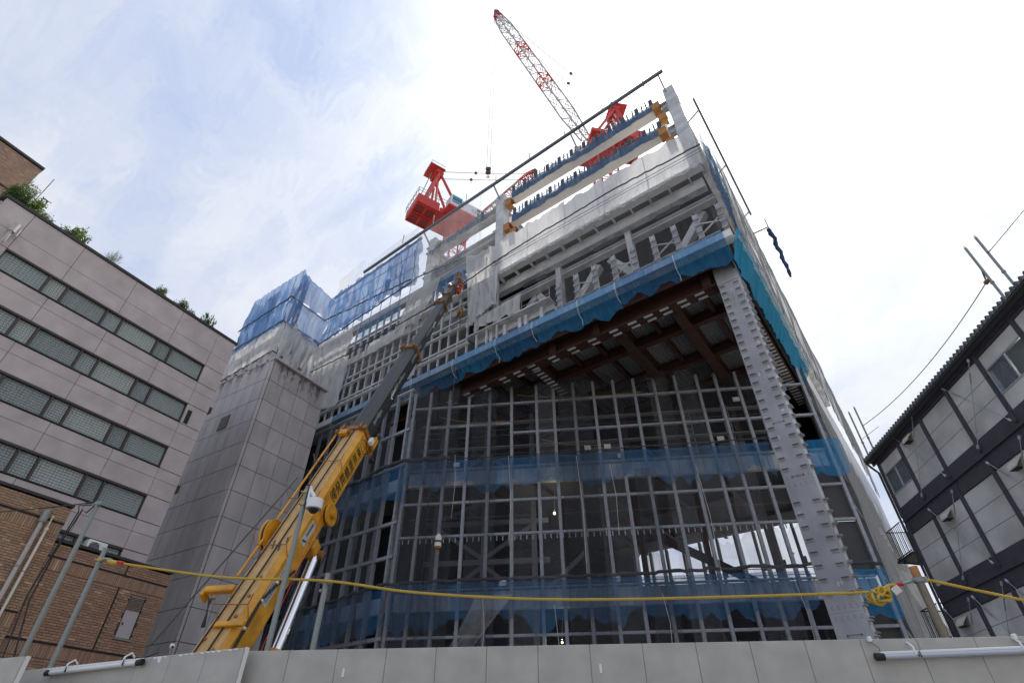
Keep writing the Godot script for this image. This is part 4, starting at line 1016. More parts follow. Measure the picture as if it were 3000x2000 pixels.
	block(p, "parapet_cap", c0 - L2 * 4.0 - N2 * 3.0 + UP * 40.5, Vector3(8.1, 0.22, 6.3), Basis(L2, UP, N2), M.capping)
	block(p, "string_course", c0 - L2 * 4.0 + N2 * 0.03 + UP * 36.9, Vector3(8.0, 0.12, 0.1), Basis(L2, UP, N2), M.brick_line)
	var pole := thing("roof_mast", "thin slanting-looking mast beside the brick upper block", "mast", c0 + L2 * 0.9 + N2 * 0.4 + UP * 24.0)
	tube(pole, "rod", [c0 + L2 * 0.9 + N2 * 0.4 + UP * 24.0, c0 + L2 * 0.9 + N2 * 0.4 + UP * 40.0], 0.03, M.capping, 6)
	var fl := thing("roof_lamp", "small dark square lamp frame behind the conifers on the grey roof", "lamp", o - L * 12.0 - N * 1.3 + UP * 24.0)
	var lp := o - L * 12.0 - N * 1.3
	for q in [[-0.12, 25.75, -0.12, 26.05], [0.12, 25.75, 0.12, 26.05], [-0.12, 25.75, 0.12, 25.75], [-0.12, 26.05, 0.12, 26.05]]:
		bar(fl, "frame", lp + L * q[0] + UP * q[1], lp + L * q[2] + UP * q[3], 0.045, 0.045, M.black)
	tube(fl, "post", [lp + UP * 24.0, lp + UP * 25.75], 0.04, M.black, 6)

# courses of bricks as one mass on a wall: from o along L for `wide`, between two heights, holes left out
func bricks(parent: Node3D, o: Vector3, L: Vector3, N: Vector3, wide: float, lo: float, hi: float, holes: Array, tint: Array, soldier := []):
	var xs := []
	var cs := []
	var r := RandomNumberGenerator.new(); r.seed = int(wide * 100 + lo * 10)
	var ch := 0.078; var cl := 0.26
	var n := int((hi - lo) / ch)
	for j in n:
		var h := lo + (j + 0.5) * ch
		var up_course := false
		for q in soldier:
			if h > q[0] and h < q[1]: up_course = true
		if up_course: continue
		var x := -cl * (0.5 if j % 2 == 0 else 0.0) - r.randf() * 0.03
		while x < wide - 0.05:
			var a := maxf(x, 0.0); var b := minf(x + cl, wide)
			x += cl
			if b - a < 0.05: continue
			var skip := false
			for q in holes:
				if b > q[0] and a < q[1] and h > q[2] and h < q[3]:
					if a < q[0] - 0.04: b = q[0]
					elif b > q[1] + 0.04: a = q[1]
					else: skip = true
			if skip or b - a < 0.04: continue
			xs.append(Transform3D(Basis(L * (b - a - 0.012), UP * (ch - 0.013), N * 0.05), o + L * (a + b) * 0.5 + UP * h + N * r.randf_range(-0.003, 0.006)))
			cs.append(brick_color(r, tint))
	for q in soldier:
		var x := 0.0
		while x < wide - 0.05:
			var b := minf(x + 0.08, wide)
			xs.append(Transform3D(Basis(L * (b - x - 0.012), UP * (q[1] - q[0] - 0.02), N * 0.05), o + L * (x + b) * 0.5 + UP * (q[0] + q[1]) * 0.5))
			cs.append(brick_color(r, tint))
			x += 0.08
	var mm := MultiMesh.new()
	mm.transform_format = MultiMesh.TRANSFORM_3D; mm.use_colors = true
	mm.mesh = unit_box(); mm.instance_count = xs.size()
	var inv := parent.global_transform.affine_inverse()
	for i in xs.size():
		mm.set_instance_transform(i, inv * xs[i]); mm.set_instance_color(i, cs[i])
	var o2 := MultiMeshInstance3D.new()
	o2.name = numbered(parent, "brickwork"); o2.multimesh = mm; o2.material_override = M.brick
	parent.add_child(o2, true)
	o2.set_meta("kind", "stuff")

func brick_color(r: RandomNumberGenerator, tint: Array) -> Color:
	var v := r.randf_range(0.80, 1.12)
	if r.randf() < 0.03: v *= 1.5
	var w := r.randf_range(-0.06, 0.06)
	return Color(tint[0] * v * (1 + w), tint[1] * v, tint[2] * v * (1 - w))

# ------------------------------------------------------------------ low brick building, bottom left
func brick_building():
	var o := Vector3(-13.36, 0, -22.30); var k := 2.167
	var L := azd(29.0); var N := azd(119.0)
	var bb := Basis(L, UP, N)
	var hh := func(h: float) -> float: return 1.6 + (h - 1.6) * k
	var t := thing("brick_building", "low brown brick building with a door-sized louvred hatch, bottom left", "building", o)
	var step := -2.03 * k
	var body := MB.new()
	body.box(o + L * step * 0.5 - N * 3.04 + UP * 3.95, Vector3(-step, 7.9, 6.0), bb)
	body.box(o + L * (step - 3.5) - N * 2.86 + UP * 4.5, Vector3(7.0, 9.0, 6.0), bb)
	part(t, "body", body.mesh(), M.brick_joint)
	var line1: float = hh.call(4.34); var line3: float = hh.call(3.22)
	var dl := 2.03 * k - 0.55 * k; var dr := 2.03 * k - 0.285 * k
	var hole := [dl, dr, hh.call(3.44), hh.call(4.09)]
	var vj := [2.03 * k - 0.78 * k - 0.03, 2.03 * k - 0.78 * k + 0.03, 0.0, 20.0]
	bricks(t, o + L * step - N * 0.025, L, N, -step, 1.0, hh.call(4.55), [hole, vj], [0.45, 0.275, 0.185], [[line1 - 0.42, line1 - 0.04], [line3 - 0.42, line3 - 0.04]])
	var l5: float = hh.call(4.79); var l6: float = hh.call(3.515)
	bricks(t, o + L * (step - 7.0) + N * 0.155, L, N, 7.0, 1.0, hh.call(5.04), [], [0.48, 0.31, 0.20], [[l5 - 0.42, l5 - 0.04], [l6 - 0.42, l6 - 0.04]])
	# return faces
	bricks(t, o + L * 0.0, -N, L, 6.0, 1.0, hh.call(4.55), [], [0.45, 0.275, 0.185])
	for q in [[line1, step, 0.0, 0.0], [line3, step, 0.0, 0.0], [l5, step - 7.0, step, 0.18], [l6, step - 7.0, step, 0.18]]:
		bar(t, "dark_course", o + L * q[1] + N * (q[3] - 0.01) + UP * (q[0] - 0.01), o + L * q[2] + N * (q[3] - 0.01) + UP * (q[0] - 0.01), 0.05, 0.06, M.brick_line)
	bar(t, "movement_joint", o + L * -0.78 * k - N * 0.03 + UP * 1.0, o + L * -0.78 * k - N * 0.03 + UP * float(hh.call(4.55)), 0.05, 0.03, M.brick_line, L)
	block(t, "parapet_cap", o + L * step * 0.5 - N * 3.0 + UP * (float(hh.call(4.56)) + 0.03), Vector3(-step + 0.05, 0.09, 6.1), bb, M.capping)
	block(t, "parapet_cap", o + L * (step - 3.5) - N * 2.82 + UP * (float(hh.call(5.05)) + 0.05), Vector3(7.05, 0.09, 6.1), bb, M.capping)
	# hatch with a louvre above a plain leaf
	var hl: float = -0.55 * k; var hr := -0.285 * k
	var h0: float = hh.call(3.44); var h1: float = hh.call(3.865); var h2: float = hh.call(4.09)
	var d := block(t, "hatch", o + L * (hl + hr) * 0.5 - N * 0.09 + UP * (h0 + h2) * 0.5, Vector3(hr - hl, h2 - h0, 0.08), bb, M.capping)
	part(d, "leaf", cbox(Vector3(hr - hl - 0.08, h1 - h0 - 0.05, 0.05), 0.008), M.panel_door, Transform3D(bb, o + L * (hl + hr) * 0.5 - N * 0.03 + UP * (h0 + h1) * 0.5))
	part(d, "handle", unit_box(), M.black, along(o + L * (hl + 0.1) + N * 0.0 + UP * (h0 + 0.42), o + L * (hl + 0.1) + N * 0.0 + UP * (h0 + 0.5), 0.04, 0.04, N))
	for j in 8:
		var y := h1 + 0.04 + (h2 - h1 - 0.06) * j / 8.0
		part(d, "louvre", unit_box(), M.louvre, Transform3D(Basis(L * (hr - hl - 0.08), UP.rotated(L, 0.5) * 0.012, N.rotated(L, 0.5) * 0.09), o + L * (hl + hr) * 0.5 - N * 0.03 + UP * (y + 0.02)))
	bar(t, "hatch_sill", o + L * (hl - 0.03) + N * 0.02 + UP * (h0 - 0.02), o + L * (hr + 0.03) + N * 0.02 + UP * (h0 - 0.02), 0.08, 0.04, M.galv)
	for q in [[hl - 0.02], [hr + 0.02]]:
		bar(t, "hatch_jamb", o + L * q[0] - N * 0.02 + UP * h0, o + L * q[0] - N * 0.02 + UP * h2, 0.06, 0.04, M.capping, N)
	# wall pipes
	var p1 := o + L * -5.11 + N * 0.33
	var pt := tube(t, "vent_pipe", [p1 + UP * 1.0, p1 + UP * 8.4], 0.065, M.tile0, 12)
	part(pt, "cowl", cyl(p1 + UP * 8.32, p1 + UP * 8.72, 0.115, 16), M.galv)
	for h in [3.2, 5.0, 6.9]: part(pt, "clip", cyl(p1 + UP * h, p1 + UP * (h + 0.05), 0.075, 12), M.galv)
	var p2 := o + L * -4.88 + N * 0.33
	var pp := tube(t, "drain_pipe", [p2 + UP * 1.0, p2 + UP * 8.2], 0.042, M.vent, 12)
	part(pp, "upper_pipe", cyl(p2 + UP * 8.15, p2 + UP * 8.56, 0.024, 10), M.vent)
	part(pp, "joint", cyl(p2 + UP * 8.12, p2 + UP * 8.2, 0.06, 12), M.vent)
	part(pp, "joint", cyl(p2 + UP * 8.55, p2 + UP * 8.6, 0.045, 12), M.vent)
	for h in [3.4, 5.2, 6.8]: part(pp, "clip", cyl(p2 + UP * h, p2 + UP * (h + 0.04), 0.05, 12), M.galv)
	# air conditioner on the roof edge
	var ac := thing("air_conditioner", "white air conditioner unit on the brick building's roof edge", "air conditioner", o + L * -2.9 - N * 0.35 + UP * 8.1)
	var ap := o + L * -2.85 - N * 0.55 - UP * 0.05
	part(ac, "case", cbox(Vector3(0.86, 0.62, 0.34), 0.02), M.white, Transform3D(bb, ap + UP * 8.44))
	var ring := TorusMesh.new(); ring.inner_radius = 0.235; ring.outer_radius = 0.265; ring.rings = 24; ring.ring_segments = 8
	part(ac, "fan_recess", cyl(ap - L * 0.12 + UP * 8.44 + N * 0.168, ap - L * 0.12 + UP * 8.44 + N * 0.178, 0.245, 24), M.capping)
	part(ac, "fan_ring", ring, M.white, Transform3D(Basis(L, N, UP), ap - L * 0.12 + UP * 8.44 + N * 0.185))
	for j in 9: bar(ac, "grille_wire", ap + L * -0.36 + UP * (8.22 + 0.055 * j) + N * 0.195, ap + L * 0.12 + UP * (8.22 + 0.055 * j) + N * 0.195, 0.008, 0.012, M.sash)
	for j in 4: bar(ac, "label", ap + L * 0.2 + UP * (8.58 - 0.05 * j) + N * 0.173, ap + L * 0.36 + UP * (8.58 - 0.05 * j) + N * 0.173, 0.004, 0.02, M.sash)
	for s in [-0.3, 0.3]: bar(ac, "foot", ap + L * s + UP * 8.08 - N * 0.17, ap + L * s + UP * 8.08 + N * 0.17, 0.06, 0.08, M.galv)
	ac.scale = Vector3.ONE * 0.8; ac.position -= UP * 0.10

func cyl(a: Vector3, b: Vector3, r: float, n := 12, r2 := -1.0) -> Mesh:
	var m := MB.new(); m.tube([a, b], r, n, r2); return m.mesh()

# ------------------------------------------------------------------ tiled tower
func tile_tower():
	var o := Vector3(-17.61, 0, -31.97); var k := 1.521
	var t := thing("tiled_tower", "windowless tower clad in large mauve-grey square panels, stained at the top", "building", o)
	var R := azd(31.5); var L := azd(-58.5)
	var top := 25.9
	var core := MB.new()
	core.box(o + R * 2.5 + L * 4.2 + UP * (top * 0.5 - 0.05) , Vector3(4.9, top - 0.1, 8.3), Basis(R, UP, -L))
	part(t, "core", core.mesh(), M.joint)
	var rows := []
	var h := top
	while h > 0.6:
		rows.append([maxf(h - 1.68, 0.1), h]); h -= 1.68
	for r in rows.size():
		for i in 4:
			var w := 1.225
			part(t, "panel", cbox(Vector3(w - 0.034, rows[r][1] - rows[r][0] - 0.034, 0.09), 0.006), M["tile%d" % rng.randi_range(0, 3)], Transform3D(Basis(R, UP, -L), o + R * (0.14 + w * (i + 0.5)) - L * 0.03 + UP * (rows[r][0] + rows[r][1]) * 0.5))
		for i in 7:
			var w := 1.09
			part(t, "panel", cbox(Vector3(w - 0.034, rows[r][1] - rows[r][0] - 0.034, 0.09), 0.006), M["tile%d" % rng.randi_range(0, 3)], Transform3D(Basis(L, UP, R).rotated(UP, 0.0) if false else Basis(-L, UP, -R), o + L * (0.14 + w * (i + 0.5)) - R * 0.03 + UP * (rows[r][0] + rows[r][1]) * 0.5))
		part(t, "corner_trim", cbox(Vector3(0.17, rows[r][1] - rows[r][0] - 0.015, 0.17), 0.02), M.tile2, Transform3D(Basis(R, UP, -L), o + R * 0.03 + L * 0.03 + UP * (rows[r][0] + rows[r][1]) * 0.5))
	block(t, "coping", o + R * 2.5 + L * 4.0 + UP * (top + 0.04), Vector3(5.2, 0.1, 8.7), Basis(R, UP, -L), M.tile1)
	for i in 5: block(t, "coping_lug", o + R * (0.3 + 1.15 * i) - L * 0.1 + UP * (top + 0.12), Vector3(0.1, 0.1, 0.1), Basis(R, UP, -L), M.capping)
	for i in 6: block(t, "coping_lug", o + L * (0.6 + 1.2 * i) - R * 0.1 + UP * (top + 0.12), Vector3(0.1, 0.1, 0.1), Basis(R, UP, -L), M.capping)
	var v := block(t, "vent", o + L * 3.45 - R * 0.09 + UP * 21.6, Vector3(0.05, 1.1, 1.0), Basis(R, UP, -L), M.frame)
	for j in 7: part(v, "vane", unit_box(), M.tile1, along(o + L * 3.0 - R * 0.12 + UP * (21.15 + 0.15 * j), o + L * 3.9 - R * 0.12 + UP * (21.15 + 0.15 * j), 0.05, 0.03))
	# run-off stains under the coping: their own shapes, thin films on the panels
	var f := FastNoiseLite.new(); f.seed = 4; f.frequency = 1.6; f.fractal_octaves = 4
	var im := Image.create(512, 256, false, Image.FORMAT_RGBA8)
	for y in 256:
		for x in 512:
			var a := f.get_noise_2d(x * 0.012, 3.0) * 0.9 + f.get_noise_2d(x * 0.035, y * 0.012) * 0.6
			var fall := 1.0 - y / 256.0
			var edge := smoothstep(0.0, 0.1, minf(x, 511 - x) / 511.0)
			im.set_pixel(x, y, Color(0.20, 0.17, 0.15, clampf((a + fall * 0.75 - 0.5) * 1.1, 0.0, 0.55) * fall * edge))
	var sm := StandardMaterial3D.new(); sm.resource_name = "stain_film"; sm.albedo_texture = ImageTexture.create_from_image(im); sm.transparency = BaseMaterial3D.TRANSPARENCY_ALPHA; sm.roughness = 0.95
	var sm2 := sm.duplicate() as StandardMaterial3D
	sm2.albedo_color = Color(1.9, 1.5, 1.1, 0.2)
	var films := [[0.15, 4.9, R, -L, 0.085, 2.6], [0.15, 6.5, L, -R, 0.085, 1.4]]
	for n in 9: # rusty runs down from single joints
		films.append([0.3 + 0.5 * n, 0.3 + 0.5 * n + 0.22 + 0.1 * (n % 3), R, -L, 0.088 + 0.001 * n, 3.5 + 1.7 * ((n * 5) % 4), 3.0 + 2.9 * ((n * 7) % 5)])
	for q in films:
		var b := MB.new()
		var ht: float = top - 0.02 - (q[6] if q.size() > 6 else 0.0)
		var a: Vector3 = o + q[2] * q[0] + q[3] * q[4] + UP * ht; var c: Vector3 = o + q[2] * q[1] + q[3] * q[4] + UP * ht
		b.quad(a, c, c - UP * q[5], a - UP * q[5])
		part(t, "stain", b.mesh(), sm if q.size() < 7 else sm2)

# ------------------------------------------------------------------ prefabricated site office on the right
func office():
	var o := Vector3(15.16, 0, -20.50); var k := 1.594
	var L := azd(186.0) # towards the street
	var N := azd(276.0) # out of the wall, to the left
	var bb := Basis(-L, UP, N)
	var t := thing("site_office", "three-storey prefab site office with dark purple bands and pale grey panels", "building", o)
	var hh := func(h: float) -> float: return 1.6 + (h - 1.6) * k
	var pt := func(s: float, n: float, h: float) -> Vector3: return o + L * s * k + N * n + UP * (1.6 + (h - 1.6) * k)
	var b := MB.new()
	b.box(o + L * 8.8 - N * 4.6 + UP * 6.1, Vector3(17.4, 12.2, 8.9), bb)
	# storeys: band edges (in picture units), posts every 1.13
	var st := [[8.26, 7.98, 6.82, 6.50], [6.50, 6.19, 5.01, 4.69], [4.69, 4.38, 3.2, 2.88], [2.88, 2.55, 1.2, 0.7]]
	var posts := [0.0]
	for i in 10: posts.append(1.09 + 1.14 * i)
	for r in 4:
		var q: Array = st[r]
		for e in [[q[0], q[1]], [q[2], q[3]]]:
			var h: float = (e[0] - e[1]) * k - 0.012
			part(t, "band", cbox(Vector3(17.5, h, 0.12), 0.01), M.navy, Transform3D(bb, pt.call(5.49, 0.02, (e[0] + e[1]) * 0.5)))
		if r < 3: block(t, "floor_lip", pt.call(5.49, 0.11, q[3]), Vector3(17.5, 0.05, 0.1), bb, M.navy)
		for i in 10:
			var a: float = posts[i]; var c: float = posts[i + 1]
			var w := (c - a) * k - 0.02
			var tall: float = (q[1] - q[2]) * k
			var mid: Vector3 = pt.call((a + c) * 0.5, 0.0, (q[1] + q[2]) * 0.5)
			var window := (r == 0 and (i == 0 or i == 4)) or (r == 2 and (i == 2 or i == 3))
			if window:
				part(t, "wall_panel", cbox(Vector3(w, tall * 0.25 - 0.012, 0.08), 0.008), M.office_panel, Transform3D(bb, mid + UP * tall * 0.375))
				part(t, "wall_panel", cbox(Vector3(w, tall * 0.29 - 0.012, 0.08), 0.008), M.office_panel, Transform3D(bb, mid - UP * tall * 0.355))
				var wc := mid + UP * tall * 0.02
				var wh := tall * 0.46
				var win := block(t, "window", wc - N * 0.5, Vector3(w, wh + 0.3, 0.04), bb, M.room)
				for s in [-0.5, 0.0, 0.5]: part(win, "sash", cbox(Vector3(0.05, wh, 0.06), 0.006), M.sash, Transform3D(bb, wc + L * s * (w - 0.06) + N * 0.02))
				for s in [-0.5, 0.5]: part(win, "sash", cbox(Vector3(w, 0.05, 0.07), 0.006), M.sash, Transform3D(bb, wc + UP * s * wh + N * 0.025))
				for s in [-0.25, 0.25]: part(win, "pane", unit_box(), M.glass, Transform3D(Basis(bb.x * (w * 0.5 - 0.06), UP * (wh - 0.05), N * 0.006), wc + L * s * (w - 0.02) + N * 0.01))
				for s in [-1.0, 1.0]:
					part(win, "jamb", unit_box(), M.office_panel, Transform3D(Basis(bb.x * 0.03, UP * wh, N * 0.46), wc + L * s * (w * 0.5 - 0.015) - N * 0.25))
				if i != 4:
					part(win, "curtain", sheet_mesh(wc - L * w * 0.48 + UP * wh * 0.47 - N * 0.14, wc + L * w * 0.48 + UP * wh * 0.47 - N * 0.14, wc + L * w * 0.48 - UP * wh * 0.47 - N * 0.14, wc - L * w * 0.48 - UP * wh * 0.47 - N * 0.14, 60, 6, 0.16, {"freq": 6.0, "seed": i + r}), M.curtain)
				else:
					part(win, "curtain", sheet_mesh(wc - L * w * 0.48 + UP * wh * 0.47 - N * 0.14, wc - L * w * 0.02 + UP * wh * 0.47 - N * 0.14, wc - L * w * 0.08 - UP * wh * 0.47 - N * 0.14, wc - L * w * 0.48 - UP * wh * 0.47 - N * 0.14, 40, 6, 0.16, {"freq": 6.0, "seed": i + r}), M.curtain)
					for y in [0.05, 0.2]:
						part(win, "lit_tube", cyl(wc + L * w * 0.18 - N * (0.36 - y * 0.3) + UP * (wh * 0.1 + y), wc + L * w * 0.46 - N * (0.36 - y * 0.3) + UP * (wh * 0.1 + y), 0.02, 8), M.lamp)
					var om := OmniLight3D.new(); om.name = "tube_light"; om.light_energy = 0.02; om.light_color = Color(1, 0.97, 0.85); om.light_size = 0.1; om.omni_range = 30; om.omni_attenuation = 2.0; om.shadow_enabled = true
					win.add_child(om); om.position = win.global_transform.affine_inverse() * (wc + L * w * 0.3 - N * 0.24 + UP * (wh * 0.1 + 0.02))
			else:
				for j in 3:
					part(t, "wall_panel", cbox(Vector3(w, tall / 3.0 - 0.012, 0.08), 0.008), M.office_panel, Transform3D(bb, mid + UP * tall * (j - 1) / 3.0))
	for i in 11: # posts of each storey
		for r in 3:
			block(t, "post", pt.call(posts[i], 0.06, (st[r][1] + st[r][2]) * 0.5), Vector3(0.12, (st[r][1] - st[r][2]) * k + 0.7, 0.12), bb, M.navy)
	var back := MB.new()
	back.box(o + L * 8.8 - N * 5.2 + UP * 6.1, Vector3(17.4, 12.0, 8.8), bb)
	part(t, "body", back.mesh(), M.room)
	part(t, "end_wall", unit_box(), M.navy, Transform3D(Basis(L * 0.1, UP * 12.2, N * 9.6), o - L * 0.0 - N * 4.7 + UP * 6.1))
	# braces with turnbuckles
	for q in [[0, 1, 8.18, 6.64], [0, 3, 8.05, 6.64], [1, 1, 6.36, 4.86], [1, 3, 6.36, 4.86], [2, 0, 4.55, 3.0], [2, 1, 4.55, 3.0], [2, 2, 4.55, 3.0]]:
		var a: float = posts[q[1]]; var c: float = posts[q[1] + 1]
		for d in 2:
			var x0 := a + 0.04 if d == 0 else c - 0.06
			var x1 := c - 0.04 if d == 0 else a + 0.06
			var p0: Vector3 = pt.call(x0, 0.16 + 0.03 * d, q[2]); var p1: Vector3 = pt.call(x1, 0.16 + 0.03 * d, q[3])
			var br := tube(t, "brace", [p0, p1], 0.012, M.brace, 6)
			part(br, "turnbuckle", cyl(p0.lerp(p1, 0.16), p0.lerp(p1, 0.28), 0.024, 6), M.galv)
			part(br, "clevis", cyl(p0.lerp(p1, 0.0), p0.lerp(p1, 0.04), 0.045, 6), M.brace)
			part(br, "clevis", cyl(p0.lerp(p1, 0.96), p0.lerp(p1, 1.0), 0.045, 6), M.brace)
	# ventilator hoods
	for q in [[1.62, 7.87], [1.61, 6.05], [0.46, 4.24], [4.0, 6.05]]:
		var hb := MB.new()
		var pr := []
		for j in 7: pr.append(Vector2(0.02 + 0.26 * sin(j * PI / 12.0), -0.16 + 0.29 * cos(j * PI / 12.0) - 0.05))
		pr.append(Vector2(0.30, -0.2)); pr.append(Vector2(0.02, -0.16))
		var c: Vector3 = pt.call(q[0], 0.03, q[1] + 0.03)
		hb.prism(pr.slice(0, 8), Transform3D(Basis(N, UP, L), c - L * 0.19), Transform3D(Basis(N, UP, L), c + L * 0.19))
		var h := part(t, "vent_hood", hb.mesh(), M.vent)
		part(h, "mouth", unit_box(), M.black, Transform3D(Basis(N * 0.22, UP * 0.012, L * 0.32), c + N * 0.16 - UP * 0.222))
	# corrugated roof with its overhang, verge and gutter
	var rf := MB.new()
	for j in 92:
		var s := -0.35 + j * 0.2
		var prof := [Vector2(0, 0), Vector2(0.045, 0.17), Vector2(0.10, 0.17), Vector2(0.145, 0.0), Vector2(0.2, 0.0)]
		for e in 4:
			var y0: float = 12.06 + prof[e].y; var y1: float = 12.06 + prof[e + 1].y
			var a: Vector3 = o + L * (s + prof[e].x) + N * 0.40 + UP * y0; var c: Vector3 = o + L * (s + prof[e + 1].x) + N * 0.40 + UP * y1
			rf.quad(a, c, c - N * 6.0 + UP * 0.7, a - N * 6.0 + UP * 0.7)
			rf.quad(a - UP * 0.012, c - UP * 0.012, c, a)
			if e == 1: rf.quad(o + L * (s + 0.0) + N * 0.395 + UP * 12.06, o + L * (s + 0.145) + N * 0.395 + UP * 12.06, c, a)
	part(t, "roof", rf.mesh(), M.office_roof)
	block(t, "eave_soffit", o + L * 8.6 + N * 0.2 + UP * 12.02, Vector3(17.9, 0.05, 0.36), bb, M.office_roof)
	block(t, "eave_board", o + L * 8.6 + N * 0.1 + UP * 11.95, Vector3(17.9, 0.16, 0.06), bb, M.navy)
	tube(t, "gutter", [o - L * 0.3 + N * 0.36 + UP * 11.99, o + L * 17.5 + N * 0.36 + UP * 11.99], 0.045, M.capping, 10)
	tube(t, "downpipe", [o - L * 0.25 + N * 0.38 + UP * 11.97, o - L * 0.22 + N * 0.3 + UP * 11.8, o - L * 0.16 + N * 0.12 + UP * 11.5, o - L * 0.16 + N * 0.12 + UP * 0.4], 0.045, M.capping, 8)
	# landings of the outside stair at the far end
	for h in [8.55, 5.65, 2.8]:
		block(t, "landing", o - L * 0.75 - N * 0.5 + UP * (h - 0.25), Vector3(1.2, 0.1, 1.5), bb, M.capping)
		bar(t, "landing_bracket", o - L * 0.1 + N * 0.1 + UP * (h - 0.7), o - L * 1.2 + N * 0.1 + UP * (h - 0.3), 0.06, 0.06, M.capping)
		for y in [0.0, 1.05]:
			tube(t, "balcony_rail", [o - L * 0.15 + N * 0.22 + UP * (h - 0.15 + y), o - L * 1.3 + N * 0.22 + UP * (h - 0.15 + y), o - L * 1.3 - N * 1.2 + UP * (h - 0.15 + y)], 0.022, M.capping, 6)
		for j in 10: tube(t, "baluster", [o - L * (0.2 + 0.122 * j) + N * 0.22 + UP * (h - 0.15), o - L * (0.2 + 0.122 * j) + N * 0.22 + UP * (h + 0.9)], 0.012, M.capping, 5)
		for j in 9: tube(t, "baluster", [o - L * 1.3 + N * (0.1 - 0.14 * j) + UP * (h - 0.15), o - L * 1.3 + N * (0.1 - 0.14 * j) + UP * (h + 0.9)], 0.012, M.capping, 5)
	# roof poles and the lifeline between them
	var ps := [[0.05, 0.0, "left of the pair over the near... end", 14.25], [0.3, 0.25, "", 14.3], [6.0, 0.0, "", 14.25], [6.26, 0.25, "", 14.2]]
	var lab := ["leftmost thin grey pole on the office roof's far end", "second thin pole on the office roof's far end, holding the lifeline", "grey pole on the office roof at right, with lifeline shackle", "rightmost grey pole on the office roof, wire to the frame edge"]
	for i in 4:
		var p: Array = ps[i]
		var base: Vector3 = o + L * p[0] * k + N * (0.35 - p[1] * 0.3) + UP * 12.0
		var po := thing("roof_pole", lab[i], "pole", base, "poles on the office roof")
		tube(po, "tube", [base, base + UP * 2.25], 0.035, M.galv, 8)
		part(po, "clamp", cyl(base + UP * 0.75, base + UP * 0.81, 0.05, 8), M.galv)
		tube(po, "eye", [base + UP * 2.24, base + UP * 2.3 + L * 0.03, base + UP * 2.34, base + UP * 2.3 - L * 0.03, base + UP * 2.24], 0.008, M.wire, 5)
	var e0 := o + L * 0.3 * k + N * 0.28 + UP * 13.35; var e1 := o + L * 6.0 * k + N * 0.36 + UP * 13.35
	var lf := thing("lifeline", "sagging dark lifeline rope between the office roof's poles", "rope", e0)
	var lp := []
	for j in 25:
		var x := j / 24.0
		lp.append(e0.lerp(e1 - UP * 0.42 - L * 0.12, x) - UP * 0.75 * 4.0 * x * (1.0 - x) * 0.5)
	tube(lf, "line", lp, 0.014, M.wire, 6)
	tube(lf, "shackle", [e1, e1 - UP * 0.16 - L * 0.05, e1 - UP * 0.34 - L * 0.1], 0.022, M.wire, 6)
	part(lf, "rope_grab", cbox(Vector3(0.16, 0.12, 0.1), 0.02), M.collar, Transform3D(bb, e1 - UP * 0.42 - L * 0.12))
	single("stay_wire", "short thin stay wire from the far roof poles to the eave", "wire", cyl(o + L * 0.05 * k + N * 0.3 + UP * 12.95, o + L * 1.2 * k + N * 0.55 + UP * 12.5, 0.01, 5), M.wire)
	single("stay_wire", "thin wire from the rightmost roof pole out of frame", "wire", cyl(o + L * 6.26 * k + N * 0.3 + UP * 13.55, o + L * 8.0 * k + N * 0.3 + UP * 13.4, 0.014, 5), M.wire)

# ------------------------------------------------------------------ cranes
func lattice(mb: MB, a: Vector3, b: Vector3, w0: float, w1: float, bays: int, r: float, up: Vector3):
	var z := (b - a).normalized()
	var x := up.cross(z).normalized(); var y := z.cross(x)
	var prev := []
	for i in bays + 1:
		var f := float(i) / bays
		var c := a.lerp(b, f); var w := lerpf(w0, w1, f) * 0.5
		var q := [c - x * w - y * w, c + x * w - y * w, c + x * w + y * w, c - x * w + y * w]
		for j in 4: mb.bar(q[j], q[(j + 1) % 4], r * 0.9, r * 0.9, z)
		if i > 0:
			for j in 4:
				mb.bar(prev[j], q[j], r * 2.0, r * 2.0, y)
				if i % 2 == 0: mb.bar(prev[j], q[(j + 1) % 4], r * 0.9, r * 0.9, z)
				else: mb.bar(prev[(j + 1) % 4], q[j], r * 0.9, r * 0.9, z)
		prev = q

